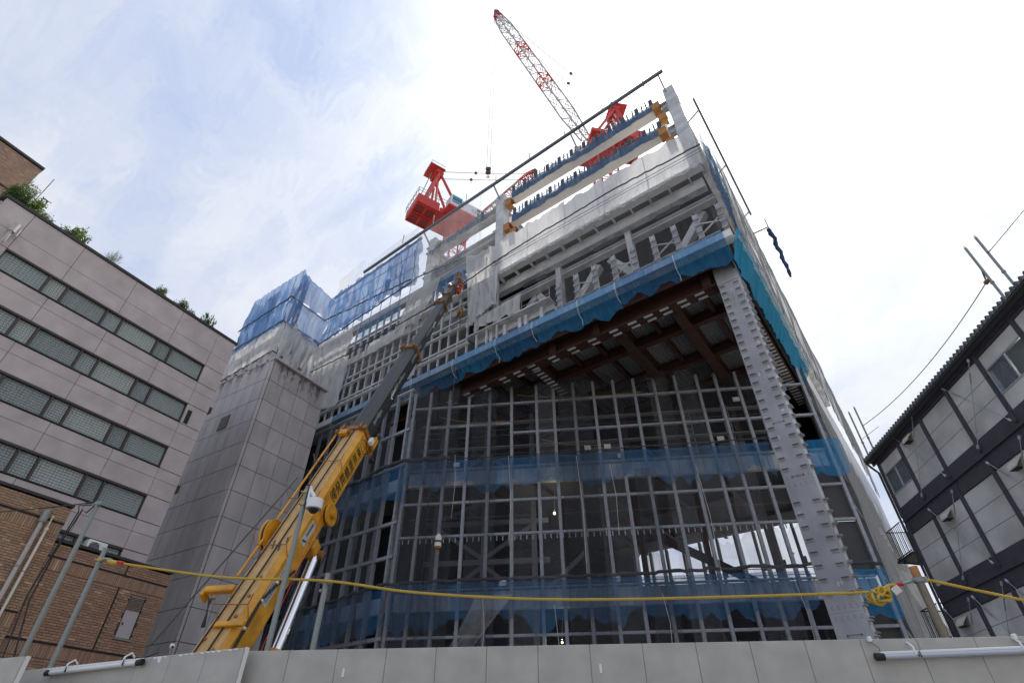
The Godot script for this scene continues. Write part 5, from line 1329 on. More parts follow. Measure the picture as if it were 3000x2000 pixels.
func tower_crane(label: String, o: Vector3, az: float, mast_to: float, tip: Vector3, signed: bool):
	var t := thing("tower_crane", label, "crane", Vector3(o.x, mast_to, o.z), "red and white tower cranes")
	var f := azd(az); var r := azd(az + 90.0)
	var bb := Basis(r, UP, -f)
	var sh := 1.0 if signed else 0.72
	var p := func(a: float, l: float, h: float) -> Vector3: return o + f * (a * sh if a < 0.0 else a) + r * l + UP * h
	var ms := MB.new()
	lattice(ms, Vector3(o.x, mast_to, o.z), o - UP * 1.2, 1.9, 1.9, int((o.y - mast_to) / 1.7), 0.075, f)
	part(t, "mast", ms.mesh(), M.red)
	part(t, "slewing_ring", cyl(o - UP * 1.2, o - UP * 0.3, 1.35, 20), M.red)
	# deck and counterweight
	part(t, "machine_deck", cbox(Vector3(3.0, 0.6, 7.6 if signed else 5.4), 0.05), M.red, Transform3D(bb, p.call(-1.9, 0, 0.0)))
	var cw := part(t, "counterweight", cbox(Vector3(3.3, 1.5, 2.7), 0.05), M.red, Transform3D(bb, p.call(-4.3, 0, 0.2)))
	for q in [[-5.0, -0.8], [-5.0, 0.8], [-3.7, -0.8], [-3.7, 0.8]]:
		part(cw, "recess", cbox(Vector3(1.1, 0.06, 0.95), 0.01), M.dark_red, Transform3D(bb, p.call(q[0], q[1], -0.56)))
		for e in [[-0.62, 0.0, 0.08, 1.1], [0.62, 0.0, 0.08, 1.1]]:
			part(cw, "rib", unit_box(), M.red, Transform3D(Basis(r * e[2], UP * 0.16, f * e[3]), p.call(q[0], q[1] + e[0], -0.6)))
	for q in [[-5.72, -1.7, -5.72, 1.7], [-5.72, 1.7, 0.5, 1.7], [-5.72, -1.7, 0.5, -1.7]]:
		var hr := MB.new()
		var a: Vector3 = p.call(q[0], q[1], 0.9); var b: Vector3 = p.call(q[2], q[3], 0.9)
		for h in [0.5, 1.0]: hr.tube([a + UP * h, b + UP * h], 0.03, 5)
		for j in 6: hr.tube([a.lerp(b, j / 5.0), a.lerp(b, j / 5.0) + UP * 1.0], 0.03, 5)
		part(t, "handrail", hr.mesh(), M.galv)
	# A-frame
	var top: Vector3 = p.call(-3.2, 0, 8.0 if signed else 6.8)
	for s in [-1.0, 1.0]:
		bar(t, "frame_leg", p.call(-4.6, 1.1 * s, 0.9), top + r * 0.7 * s, 0.36, 0.36, M.red)
		bar(t, "frame_leg", p.call(0.6, 1.2 * s, 0.3), top + r * 0.7 * s, 0.24, 0.24, M.red)
		bar(t, "frame_strut", p.call(-4.5, 0.5 * s, 0.9), top + r * 0.3 * s - UP * 0.5, 0.16, 0.16, M.crane_white)
		bar(t, "frame_strut", p.call(-3.2, 0.8 * s, 0.6), top + r * 0.5 * s - UP * 1.8, 0.2, 0.2, M.red)
	for h in [2.6, 4.8, 6.6]:
		var x: float = -4.6 + 1.4 * (h - 0.9) / 7.1
		bar(t, "frame_cross", p.call(x, -1.0, h), p.call(x, 1.0, h), 0.24, 0.24, M.red)
	part(t, "frame_head", cbox(Vector3(1.9, 0.7, 1.0), 0.05), M.red, Transform3D(bb, top + UP * 0.1))
	part(t, "head_platform", cbox(Vector3(2.3, 0.12, 2.0), 0.03), M.red, Transform3D(bb, top + UP * 0.5 - f * 0.4))
	var lad := MB.new()
	for s in [-0.2, 0.2]: lad.tube([p.call(-5.2, s, 0.9), top - f * 0.8 + r * s], 0.035, 5)
	for j in 18:
		var w := j / 17.0
		lad.tube([p.call(-5.2, -0.2, 0.9).lerp(top - f * 0.8 - r * 0.2, w), p.call(-5.2, 0.2, 0.9).lerp(top - f * 0.8 + r * 0.2, w)], 0.02, 4)
	for h in [1.1]:
		for s in [-1.1, 1.1]: lad.tube([top + r * s - f * 1.3 + UP * h, top + r * s + f * 0.5 + UP * h], 0.03, 5)
		lad.tube([top - r * 1.1 - f * 1.3 + UP * h, top + r * 1.1 - f * 1.3 + UP * h], 0.03, 5)
	part(t, "ladder", lad.mesh(), M.galv)
	for j in 2:
		part(t, "winch", cyl(p.call(-2.2 + 1.6 * j, -0.9, 0.9), p.call(-2.2 + 1.6 * j, 0.9, 0.9), 0.55, 16), M.red)
	# machine house and cab along the right side
	var cb := part(t, "cabin", cbox(Vector3(1.3, 1.7, 4.4), 0.06), M.cabin_grey, Transform3D(bb, p.call(-0.1, 2.3, 0.85)))
	part(cb, "cabin_floor", unit_box(), M.red, Transform3D(Basis(r * 1.5, UP * 0.2, f * 4.7), p.call(-0.1, 2.2, -0.1)))
	for q in [[1.35, 1.25], [1.85, 1.25], [1.55, 0.55]]:
		part(cb, "window", unit_box(), M.boom_dark, Transform3D(Basis(r * 0.03, UP * 0.5, f * (0.42 if q[1] > 1 else 0.8)), p.call(q[0], 2.955, q[1])))
	if signed:
		var sg := part(cb, "name_board", unit_box(), M.white, Transform3D(Basis(r * 0.05, UP * 1.5, f * 1.35), p.call(-1.5, 2.98, 1.05)))
		for q in [[1.55, 0.3, "sign_green"], [1.15, 0.5, "sign_blue"], [0.68, 0.44, "sign_navy"]]:
			part(sg, "stripe", unit_box(), M[q[2]], Transform3D(Basis(r * 0.02, UP * q[1], f * 1.22), p.call(-1.5, 3.01, q[0])))
		for j in 5: part(sg, "letter", unit_box(), M.white, Transform3D(Basis(r * 0.01, UP * 0.15, f * 0.13), p.call(-1.94 + 0.22 * j, 3.025, 0.72)))
		var ring := MB.new()
		for j in 20:
			if j in [4, 14]: continue
			var a0 := TAU * j / 20.0; var a1 := TAU * (j + 1) / 20.0
			ring.bar(p.call(0.75 + 0.32 * cos(a0), 2.96, 0.75 + 0.22 * sin(a0)), p.call(0.75 + 0.32 * cos(a1), 2.96, 0.75 + 0.22 * sin(a1)), 0.02, 0.08, r)
		part(cb, "emblem", ring.mesh(), M.logo_blue)
	# jib
	var piv: Vector3 = p.call(1.6, 0, 0.6)
	var jd := (tip - piv)
	var cuts := [0.0, 0.16, 0.36, 0.43, 0.62, 0.69, 0.86, 0.96] if not signed else [0.0, 0.14, 0.30, 0.44, 0.58, 0.72, 0.86, 0.96]
	var side := r
	for i in 7:
		var w0 := 0.9 if i == 0 else 1.2
		var jb := MB.new()
		lattice(jb, piv + jd * cuts[i], piv + jd * cuts[i + 1], w0 if i > 0 else 0.7, 1.2 if i < 6 else 0.8, 3, 0.065, jd.cross(side).normalized())
		part(t, "jib_section", jb.mesh(), M.red if i in ([2, 4] if not signed else [1, 3, 5, 6]) else M.jib_grey)
	var jh := MB.new()
	lattice(jh, piv + jd * 0.96, tip, 0.8, 0.55, 1, 0.09, jd.cross(side).normalized())
	part(t, "jib_head", jh.mesh(), M.red)
	for s in [-0.4, 0.0, 0.4]:
		part(t, "sheave", cyl(tip + r * (s - 0.05), tip + r * (s + 0.05), 0.35, 14), M.boom_dark)
	for s in [-0.6, 0.6]:
		var a: Vector3 = top + r * s + UP * 0.3; var b: Vector3 = piv + jd * 0.97 + r * s + jd.cross(side).normalized() * 0.6
		var ln := tube(t, "pendant_rope", [a, a.lerp(b, 0.5) - UP * 0.25, b], 0.035, M.wire, 5)
		part(ln, "block", cyl(a.lerp(b, 0.33) - r * 0.1 - UP * 0.15, a.lerp(b, 0.33) + r * 0.1 - UP * 0.15, 0.2, 10), M.boom_dark)
	return t

func tower_cranes():
	tower_crane("red tower crane at left with underside of its counterweight, green-blue board and white cab", Vector3(-6.64, 52.0, -41.08), 56.0, 33.0, Vector3(3.3, 72.0, -46.6), true)
	tower_crane("red tower crane behind the open beams, long jib rising to the upper left", Vector3(9.4, 54.7, -31.6), -100.0, 33.0, Vector3(-2.15, 82.5, -29.0), false)
	# its hook
	var h := Vector3(-2.2, 45.6, -29.0)
	var hk := thing("hook_block", "dark hook block hanging from the right tower crane's long rope", "hook", h)
	for s in [-0.08, 0.08]: tube(hk, "hoist_rope", [Vector3(-2.2 + s * 2.0, 82.4, -29.0), h + Vector3(s * 2.0, 0.5, 0)], 0.022, M.wire, 5)
	part(hk, "cheek", cbox(Vector3(0.52, 0.5, 0.24), 0.1), M.boom_dark, Transform3D(Basis(), h + UP * 0.35))
	part(hk, "weight", cbox(Vector3(0.5, 0.42, 0.3), 0.1), M.boom_dark, Transform3D(Basis(), h - UP * 0.25))
	tube(hk, "hook", [h - UP * 0.45, h - UP * 0.75, h - UP * 0.95 + Vector3(0.12, 0, 0), h - UP * 1.05, h - UP * 0.9 - Vector3(0.14, 0, 0)], 0.05, M.red, 8)

func glyph(mb: MB, strokes: Array, o: Vector3, x: Vector3, y: Vector3, n: Vector3, w: float):
	for s in strokes:
		var a: Vector3 = o + x * s[0] + y * s[1]; var b: Vector3 = o + x * s[2] + y * s[3]
		var d := (b - a).normalized() * w * 0.4
		mb.bar(a - d, b + d, w, 0.006, n)

func truck_crane():
	var A := Vector3(-6.00, 11.91, -18.69); var tipp := Vector3(-4.25, 30.0, -28.46)
	var D := (tipp - A).normalized()
	var T := (UP - D * D.y).normalized()
	var S := D.cross(T)
	var bb := Basis(-S, T, D)   # z along the boom
	var t := thing("truck_crane", "truck crane with a yellow boom foot and dark telescoped sections, lettered along its side", "crane", A - D * 10.6 - UP * 2.2)
	var p := func(d: float, up: float, s: float) -> Vector3: return A + D * d + T * up + S * s
	# boom sections: chamfered box tubes; w across, h deep
	var section := func(called: String, d0: float, d1: float, w: float, h: float, m: Material) -> MeshInstance3D:
		var c: float = w * 0.16
		var o := [Vector2(-w / 2, -h / 2 + c * 1.6), Vector2(-w / 2 + c * 1.2, -h / 2), Vector2(w / 2 - c * 1.2, -h / 2), Vector2(w / 2, -h / 2 + c * 1.6), Vector2(w / 2, h / 2 - c), Vector2(w / 2 - c, h / 2), Vector2(-w / 2 + c, h / 2), Vector2(-w / 2, h / 2 - c)]
		var mb := MB.new()
		mb.prism(o, Transform3D(bb, p.call(d0, 0, 0)), Transform3D(bb, p.call(d1, 0, 0)))
		return part(t, called, mb.mesh(), m)
	var base: MeshInstance3D = section.call("boom_base", -10.8, 0.0, 0.88, 1.02, M.yellow)
	section.call("boom_section", -0.5, 8.2, 0.75, 0.86, M.boom_grey)
	section.call("boom_section", 8.0, 16.0, 0.59, 0.68, M.boom_grey)
	section.call("boom_section", 15.8, 18.0, 0.50, 0.56, M.boom_grey)
	section.call("boom_section", 17.8, 20.1, 0.42, 0.47, M.boom_grey)
	section.call("boom_section", 20.0, 22.3, 0.34, 0.38, M.boom_grey)
	# wear strips, dust and scratches have their own shapes
	part(base, "dusty_top", unit_box(), M.yellow_worn, Transform3D(Basis(S * 0.62, T * 0.004, D * 10.7), p.call(-5.4, 0.513, 0)))
	for s in [-0.22, 0.1]: part(base, "cable", unit_box(), M.black, Transform3D(Basis(S * 0.028, T * 0.028, D * 10.6), p.call(-5.3, 0.55, s)))
	for q in [[0.75, 0.86, -0.3, 8.1], [0.59, 0.68, 8.2, 15.8], [0.50, 0.56, 16.2, 17.9]]:
		for s in [-0.16, 0.02, 0.2]:
			part(t, "top_strip", unit_box(), M.boom_dark, Transform3D(Basis(S * 0.03, T * 0.012, D * (q[3] - q[2])), p.call((q[2] + q[3]) * 0.5, q[1] * 0.5 + 0.006, s * q[0])))
		part(t, "lower_band", unit_box(), M.boom_dark, Transform3D(Basis(S * 0.008, T * q[1] * 0.16, D * (q[3] - q[2])), p.call((q[2] + q[3]) * 0.5, -q[1] * 0.22, q[0] * 0.5 + 0.004)))
	# pale worn patches on the grey sections, and white arrow marks
	var rr := RandomNumberGenerator.new(); rr.seed = 3
	for k in 12:
		var d := 1.0 + k * 1.2
		var q := [0.75, 0.86] if d < 8.1 else [0.59, 0.68]
		if d > 15.4: break
		var mb := MB.new()
		var n := 7
		var prev := []
		for j in n + 1:
			var x := d + 1.1 * j / n
			var lo := 0.02 + rr.randf_range(-0.05, 0.05); var hi := 0.22 + rr.randf_range(-0.07, 0.07)
			var cur := [p.call(x, lo * q[1], q[0] * 0.5 + 0.003), p.call(x, hi * q[1], q[0] * 0.5 + 0.003)]
			if j > 0: mb.quad(prev[0], cur[0], cur[1], prev[1])
			prev = cur
		if k % 3 != 1: part(t, "worn_patch", mb.mesh(), M.galv)
	for d in [3.3, 12.2]:
		var w := 0.75 if d < 8 else 0.59
		var ar := MB.new()
		ar.bar(p.call(d, 0.02, w * 0.5 + 0.006), p.call(d + 0.75, 0.06, w * 0.5 + 0.006), 0.06, 0.006, S)
		ar.bar(p.call(d, 0.02, w * 0.5 + 0.006), p.call(d + 0.2, -0.12, w * 0.5 + 0.006), 0.06, 0.006, S)
		part(t, "arrow_mark", ar.mesh(), M.white)
	# collars
	for q in [[0.0, 0.96, 1.1, 0.2], [8.2, 0.84, 0.95, 0.15], [16.0, 0.67, 0.76, 0.12], [18.0, 0.57, 0.63, 0.10], [20.1, 0.48, 0.54, 0.10]]:
		var c := MB.new()
		var w: float = q[1]; var h: float = q[2]
		for e in [[0.0, h / 2, w + 0.1, 0.09], [0.0, -h / 2, w * 0.8, 0.09]]:
			c.box(p.call(q[0], e[1], e[0]), Vector3(e[2], e[3], q[3]), bb)
		for s in [-1.0, 1.0]: c.box(p.call(q[0], 0, s * w / 2), Vector3(0.07, h, q[3]), bb)
		var cm := part(t, "collar", c.mesh(), M.collar)
		for s in [-0.35, 0.35]:
			part(cm, "roller_guide", cbox(Vector3(0.1, 0.14, q[3] * 1.5), 0.015), M.collar, Transform3D(bb, p.call(q[0], h * 0.5 + 0.08, s * w)))
		var hoop := MB.new()
		hoop.tube([p.call(q[0], h * 0.5, -0.3 * w), p.call(q[0] + 0.05, h * 0.5 + 0.22, -0.3 * w), p.call(q[0] + 0.05, h * 0.5 + 0.22, 0.3 * w), p.call(q[0], h * 0.5, 0.3 * w)], 0.014, 6)
		part(cm, "hoop", hoop.mesh(), M.collar)
	# head of the base section: pulley carrier, lamps, jib stowage tip
	part(base, "pulley_carrier", cbox(Vector3(0.34, 0.18, 0.3), 0.03), M.yellow, Transform3D(bb, p.call(-0.4, 0.62, -0.2)))
	for s in [-0.46, 0.02]: part(base, "pulley", cyl(p.call(-0.38, 0.66, s - 0.03), p.call(-0.38, 0.66, s + 0.03), 0.1, 14), M.collar)
	part(base, "junction_box", cbox(Vector3(0.16, 0.2, 0.3), 0.02), M.white, Transform3D(bb, p.call(-0.1, -0.05, 0.6)))
	part(base, "work_lamp", cbox(Vector3(0.2, 0.2, 0.16), 0.03), M.black, Transform3D(bb, p.call(-0.55, -0.62, 0.62)))
	part(t, "stowed_jib", cbox(Vector3(0.22, 0.26, 1.0), 0.03), M.yellow, Transform3D(bb, p.call(0.4, -0.56, 0.32)))
	part(t, "stowed_jib_head", cbox(Vector3(0.28, 0.32, 0.32), 0.06), M.boom_dark, Transform3D(bb, p.call(1.0, -0.56, 0.33)))
	# side rod with its brackets, on the left
	var rod := tube(base, "side_tube", [p.call(-7.2, 0.5, -0.54), p.call(-0.3, 0.55, -0.54)], 0.036, M.yellow, 8)
	for d in [-8.2, -6.2, -4.2, -2.2]:
		var h := MB.new()
		h.tube([p.call(d + 0.2, 0.8, -0.64), p.call(d, 0.64, -0.56), p.call(d, 0.58, 0.1), p.call(d, 0.58, 0.38), p.call(d + 0.2, 0.7, 0.46)], 0.014, 6)
		h.tube([p.call(d, 0.58, 0.38), p.call(d - 0.25, 0.38, 0.46)], 0.012, 6)
		part(base, "rope_guide", h.mesh(), M.collar)
	# hose reels either side
	for q in [[-5.45, -0.60, 0.2, 0.52, -1.0], [-4.1, 0.53, -0.2, 0.34, 1.0]]:
		var c: Vector3 = p.call(q[0], q[2], q[1])
		var rl := part(base, "hose_reel", cyl(c + S * 0.02 * q[4], c + S * 0.09 * q[4], q[3], 28), M.yellow)
		part(rl, "hose", cyl(c - S * 0.05 * q[4], c + S * 0.02 * q[4], q[3] - 0.03, 28), M.black)
		part(rl, "inner_flange", cyl(c - S * 0.09 * q[4], c - S * 0.05 * q[4], q[3], 28), M.yellow)
		part(rl, "hub", cyl(c, c + S * 0.2 * q[4], q[3] * 0.34, 18), M.yellow)
		var g := MB.new(); g.tube([c + S * 0.12 * q[4] + D * q[3], c + S * 0.14 * q[4] + D * q[3] * 0.7 - T * q[3] * 0.8, c + S * 0.14 * q[4] - T * q[3] * 1.1], 0.012, 6)
		part(rl, "guard", g.mesh(), M.collar)
	# bolts and ribs at the foot, the short jib arm to the left
	for q in [[-7.3, -0.25], [-7.3, 0.2], [-7.9, -0.25], [-7.9, 0.22], [-8.5, -0.25], [-8.5, 0.22], [-9.1, -0.2], [-9.4, 0.2], [-9.7, -0.3]]:
		part(base, "bolt", cyl(p.call(q[0], 0.50, q[1]), p.call(q[0], 0.55, q[1]), 0.045, 10), M.collar)
	part(base, "arm", cbox(Vector3(0.85, 0.18, 0.2), 0.03), M.yellow, Transform3D(bb, p.call(-7.55, 0.42, -0.85)))
	part(base, "arm_claw", cbox(Vector3(0.1, 0.32, 0.2), 0.03), M.yellow, Transform3D(bb, p.call(-7.65, 0.34, -1.25)))
	for j in 4:
		tube(base, "hydraulic_hose", [p.call(-7.7, 0.3, -0.95 - 0.05 * j), p.call(-8.1, 0.55 - 0.09 * j, -0.75 - 0.05 * j), p.call(-8.7, 0.45, -0.5 - 0.03 * j)], 0.014, M.black, 6)
	part(base, "step_plate", cbox(Vector3(0.75, 0.09, 0.14), 0.015), M.yellow, Transform3D(bb, p.call(-8.75, 0.56, 0.22)))
	tube(base, "side_hose", [p.call(-6.4, -0.2, 0.47), p.call(-7.2, 0.15, 0.48), p.call(-7.9, 0.36, 0.48), p.call(-8.7, 0.3, 0.48), p.call(-10.0, 0.26, 0.48)], 0.035, M.black, 8)
	for d in [-7.2, -7.9, -8.7]: part(base, "hose_tie", cyl(p.call(d - 0.03, 0.2 if d > -7.5 else 0.34, 0.48), p.call(d + 0.03, 0.2 if d > -7.5 else 0.34, 0.48), 0.05, 8), M.vent)
	# black smears and side line
	for q in [[-6.1, -0.08, 0.5], [-6.2, 0.15, 0.45], [-5.95, 0.26, 0.35], [-6.5, -0.3, 0.4]]:
		part(base, "smear", unit_box(), M.stain, Transform3D(Basis(S.rotated(T, 0.25) * 0.05, T * 0.002, D.rotated(T, 0.25) * q[2] * 0.7), p.call(q[0], 0.518, q[1])))
	for d in 4: part(base, "pinstripe", unit_box(), M.black, Transform3D(Basis(S * 0.004, T * 0.012, D * 1.25), p.call(-5.6 + d * 1.4, -0.36, 0.443)))
	# lettering on the side, strokes laid flat, reading up the boom
	var G := {
		"east": [[.1,.82,.9,.82],[.22,.66,.78,.66],[.22,.66,.22,.36],[.78,.66,.78,.36],[.22,.51,.78,.51],[.22,.36,.78,.36],[.5,.95,.5,.03],[.48,.36,.08,.08],[.52,.36,.92,.08]],
		"country": [[.08,.8,.5,.8],[.1,.6,.48,.6],[.05,.4,.53,.4],[.3,.95,.3,.4],[.3,.4,.12,.05],[.62,.88,.92,.88],[.92,.88,.75,.6],[.75,.6,.92,.35],[.92,.35,.74,.25],[.62,.88,.62,.02]],
		"heavy": [[.78,.95,.2,.88],[.05,.78,.95,.78],[.2,.66,.8,.66],[.2,.66,.2,.36],[.8,.66,.8,.36],[.2,.51,.8,.51],[.2,.36,.8,.36],[.5,.9,.5,.06],[.15,.21,.85,.21],[.03,.06,.97,.06]],
		"machine": [[.03,.68,.36,.68],[.2,.95,.2,.03],[.19,.65,.03,.3],[.21,.6,.34,.42],[.38,.42,.97,.42],[.62,.95,.72,.4],[.72,.4,.9,.05],[.46,.92,.38,.75],[.38,.75,.5,.7],[.5,.8,.38,.55],[.38,.55,.54,.58],[.8,.92,.73,.75],[.73,.75,.87,.7],[.87,.8,.75,.55],[.75,.55,.92,.58],[.5,.42,.36,.05],[.43,.25,.6,.15],[.88,.32,.6,.05],[.9,.05,.97,.16]],
		"open": [[.1,.95,.1,.03],[.1,.93,.42,.93],[.42,.93,.42,.65],[.1,.79,.42,.79],[.1,.65,.42,.65],[.9,.95,.9,.03],[.58,.93,.9,.93],[.58,.93,.58,.65],[.58,.79,.9,.79],[.58,.65,.9,.65],[.28,.5,.72,.5],[.2,.33,.8,.33],[.4,.5,.38,.3],[.38,.3,.26,.08],[.62,.5,.62,.06]],
		"start": [[.15,.88,.42,.88],[.42,.88,.05,.5],[.22,.78,.32,.68],[.58,.95,.95,.5],[.65,.82,.82,.92],[.74,.68,.92,.8],[.28,.58,.72,.58],[.12,.4,.88,.4],[.38,.58,.36,.35],[.36,.35,.12,.05],[.62,.58,.62,.1],[.62,.1,.92,.1],[.92,.1,.92,.22]],
		"stock": [[.16,.98,.03,.7],[.03,.7,.03,.3],[.03,.3,.16,.02],[.84,.98,.97,.7],[.97,.7,.97,.3],[.97,.3,.84,.02],[.2,.68,.46,.68],[.33,.92,.33,.06],[.32,.65,.2,.35],[.34,.6,.43,.45],[.58,.92,.52,.74],[.54,.78,.84,.78],[.48,.55,.86,.55],[.68,.94,.68,.06],[.67,.53,.5,.2],[.69,.53,.86,.2]]}
	var order := ["stock", "start", "open", "machine", "heavy", "country", "east"]
	for i in 7:
		var mb := MB.new()
		glyph(mb, G[order[i]], p.call(-3.55 + 0.405 * i, -0.18, 0.444), D * 0.34, T * 0.43, S, 0.03)
		part(base, "letter", mb.mesh(), M.black)
	var em := MB.new()
	for j in 28:
		var a0 := TAU * j / 28.0; var a1 := TAU * (j + 1) / 28.0
		em.bar(p.call(-0.48 + 0.23 * cos(a0), -0.02 + 0.29 * sin(a0), 0.445), p.call(-0.48 + 0.23 * cos(a1), -0.02 + 0.29 * sin(a1), 0.445), 0.022, 0.006, S)
	em.bar(p.call(-0.48, 0.17, 0.445), p.call(-0.48, -0.06, 0.445), 0.022, 0.006, S)
	em.bar(p.call(-0.66, -0.13, 0.445), p.call(-0.30, -0.13, 0.445), 0.022, 0.006, S)
	part(base, "emblem", em.mesh(), M.black)
	# maker's plate and small stickers
	var st := part(base, "name_plate", unit_box(), M.sticker, Transform3D(Basis(D * 0.86, T * 0.26, S * 0.004), p.call(-5.25, 0.1, 0.443)))
	var tm := TextMesh.new(); tm.text = "TADANO"; tm.font_size = 32; tm.pixel_size = 0.0042; tm.depth = 0.004
	var sf := SystemFont.new(); sf.font_names = PackedStringArray(["Droid Sans"]); sf.font_weight = 700; tm.font = sf
	part(st, "maker_name", tm, M.black, Transform3D(Basis(D, T, S), p.call(-5.13, 0.12, 0.448)))
	part(st, "mark", unit_box(), M.cyan, Transform3D(Basis(D * 0.07, T * 0.1, S * 0.003), p.call(-5.61, 0.15, 0.447)))
	part(st, "mark", unit_box(), M.black, Transform3D(Basis(D.rotated(S, 0.5) * 0.05, T.rotated(S, 0.5) * 0.2, S * 0.003), p.call(-5.54, 0.08, 0.448)))
	for q in [[-6.85, 0.16, 0.85, 0.1], [-7.55, 0.18, 0.62, 0.28]]:
		var s2 := part(base, "rating_plate", unit_box(), M.sticker, Transform3D(Basis(D * q[2], T * q[3], S * 0.004), p.call(q[0], q[1], 0.443)))
		for j in (1 if q[3] < 0.2 else 4):
			for e in 6: part(s2, "print", unit_box(), M.boom_dark, Transform3D(Basis(D * 0.07, T * 0.022, S * 0.002), p.call(q[0] - q[2] * 0.32 + e * 0.09, q[1] + (0.0 if q[3] < 0.2 else 0.09 - 0.055 * j), 0.447)))
	# lift ram under the boom
	var c0: Vector3 = p.call(-5.1, -0.85, 0.3); var c1: Vector3 = p.call(-11.2, -2.0, 0.3)
	part(base, "ram_bracket", cbox(Vector3(0.42, 0.4, 0.45), 0.05), M.yellow, Transform3D(bb, p.call(-5.05, -0.62, 0.2)))
	part(base, "ram_pin", cyl(c0 - S * 0.24, c0 + S * 0.24, 0.12, 16), M.collar)
	part(base, "ram_rod", cyl(c0, c0.lerp(c1, 0.5), 0.14, 18), M.chrome)
	part(base, "ram_barrel", cyl(c0.lerp(c1, 0.47), c1, 0.26, 20), M.yellow)
	for s in [-0.3, 0.34]: tube(base, "hose", [c0 + S * s, c0.lerp(c1, 0.3) + S * s * 0.7, c0.lerp(c1, 0.62) + S * s], 0.02, M.black, 6)
	# superstructure low behind the hoarding
	var foot: Vector3 = p.call(-10.6, 0, 0)
	part(t, "turret", cbox(Vector3(2.2, 1.3, 3.6), 0.08), M.yellow, Transform3D(Basis(S, UP, -S.cross(UP)), foot + Vector3(0, -1.4, 0) - S.cross(UP) * 0.0))
	part(t, "carrier", cbox(Vector3(2.5, 0.8, 7.0), 0.08), M.yellow, Transform3D(Basis(S, UP, -S.cross(UP)), Vector3(foot.x, 0.95, foot.z)))
	for s in [-1.1, 1.1]:
		for q in [-1.9, 1.9]:
			var wc: Vector3 = Vector3(foot.x, 0.62, foot.z) + S * s + S.cross(UP) * q
			part(t, "wheel", cyl(wc - S * 0.2, wc + S * 0.2, 0.62, 24), M.black)
	# head with sheaves, red anti-twoblock weights, hook block
	var hd := part(t, "boom_head", cbox(Vector3(0.42, 0.5, 0.6), 0.05), M.collar, Transform3D(bb, p.call(22.5, 0.02, 0)))
	for s in [-0.14, 0.14]:
		part(hd, "sheave", cyl(p.call(22.7, -0.28, s - 0.04), p.call(22.7, -0.28, s + 0.04), 0.24, 16), M.collar)
		part(hd, "sheave", cyl(p.call(22.6, 0.25, s - 0.04), p.call(22.6, 0.25, s + 0.04), 0.2, 16), M.collar)
	for q in [[21.9, -0.35, 0.2], [21.2, -0.36, 0.22], [20.6, -0.4, 0.24]]:
		part(hd, "single_top", cbox(Vector3(0.26, 0.3, 0.42), 0.05), M.red, Transform3D(bb, p.call(q[0], q[1], q[2])))
	var hk := thing("hook_block", "rusty ochre hook block of the truck crane, close under its boom tip", "hook", p.call(22.7, -0.4, 0.2) - UP * 3.0)
	var hp: Vector3 = p.call(22.7, -0.5, 0.15) - UP * 2.9
	for s in [-0.18, -0.06, 0.06, 0.18]: tube(hk, "rope", [hp + S * s + UP * 0.3, p.call(22.7, -0.5, 0.15 + s)], 0.012, M.wire, 5)
	for s in [-0.16, 0.16]:
		part(hk, "cheek", cbox(Vector3(0.08, 0.75, 0.42), 0.03), M.collar, Transform3D(Basis(S, UP, S.cross(UP)), hp + S * s))
		part(hk, "sheave", cyl(hp + S * (s * 0.5 - 0.05) + UP * 0.12, hp + S * (s * 0.5 + 0.05) + UP * 0.12, 0.24, 16), M.timber)
	tube(hk, "hook", [hp - UP * 0.3, hp - UP * 0.62, hp - UP * 0.8 + S * 0.13, hp - UP * 0.98 + S * 0.05, hp - UP * 0.92 - S * 0.12], 0.055, M.boom_dark, 8)
	var bp: Vector3 = hp + S * 0.42 + UP * 0.55
	var sb := thing("line_weight", "small dark ball weight on its own line beside the ochre hook block", "weight", bp)
	var sp := SphereMesh.new(); sp.radius = 0.14; sp.height = 0.28; sp.radial_segments = 12; sp.rings = 6
	part(sb, "ball", sp, M.boom_dark, Transform3D(Basis(), bp))
	tube(sb, "rope", [bp, p.call(22.3, -0.5, 0.55)], 0.01, M.wire, 5)
	# auxiliary line with its pale block, far below
	var lo := Vector3(-3.05, 9.35, -22.6)
	var aux := thing("hook_block", "pale cylindrical hook block on a single long line, before the lower glazing", "hook", lo)
	tube(aux, "line", [lo + UP * 0.3, Vector3(lo.x, lo.y + 0.3, lo.z).lerp(p.call(22.5, -0.5, 0.3), 1.0)], 0.011, M.wire, 5)
	part(aux, "body", cyl(lo - UP * 0.18, lo + UP * 0.22, 0.14, 14, 0.13), M.vent)
	part(aux, "cap", cyl(lo + UP * 0.22, lo + UP * 0.34, 0.13, 14, 0.06), M.vent)
	part(aux, "band", cyl(lo - UP * 0.02, lo + UP * 0.06, 0.145, 14), M.boom_dark)
	part(aux, "foot", cyl(lo - UP * 0.26, lo - UP * 0.18, 0.11, 14), M.collar)
	tube(aux, "hook", [lo - UP * 0.26, lo - UP * 0.38, lo - UP * 0.46 + Vector3(0.06, 0, 0), lo - UP * 0.52, lo - UP * 0.46 - Vector3(0.07, 0, 0)], 0.024, M.collar, 8)
	tube(aux, "sling", [lo - UP * 0.5, lo - UP * 1.0, lo - UP * 2.6 + Vector3(-0.1, 0, 0)], 0.012, M.wire, 5)
	# guy wire running from the foot up across the tower, red hose line
	single("guy_wire", "thin grey wire slanting up before the tiled tower, from the hoarding", "wire", cyl(Vector3(-8.6, 4.2, -14.6), p.call(-3.2, 0.7, -0.7), 0.022, 5), M.wire)
	single("red_cord", "thin dark red cord hanging beside the camera pole", "cord", cyl(p.call(-4.6, 0.2, 0.62), p.call(-10.5, 0.3, 1.35), 0.010, 5), M.rope_red)

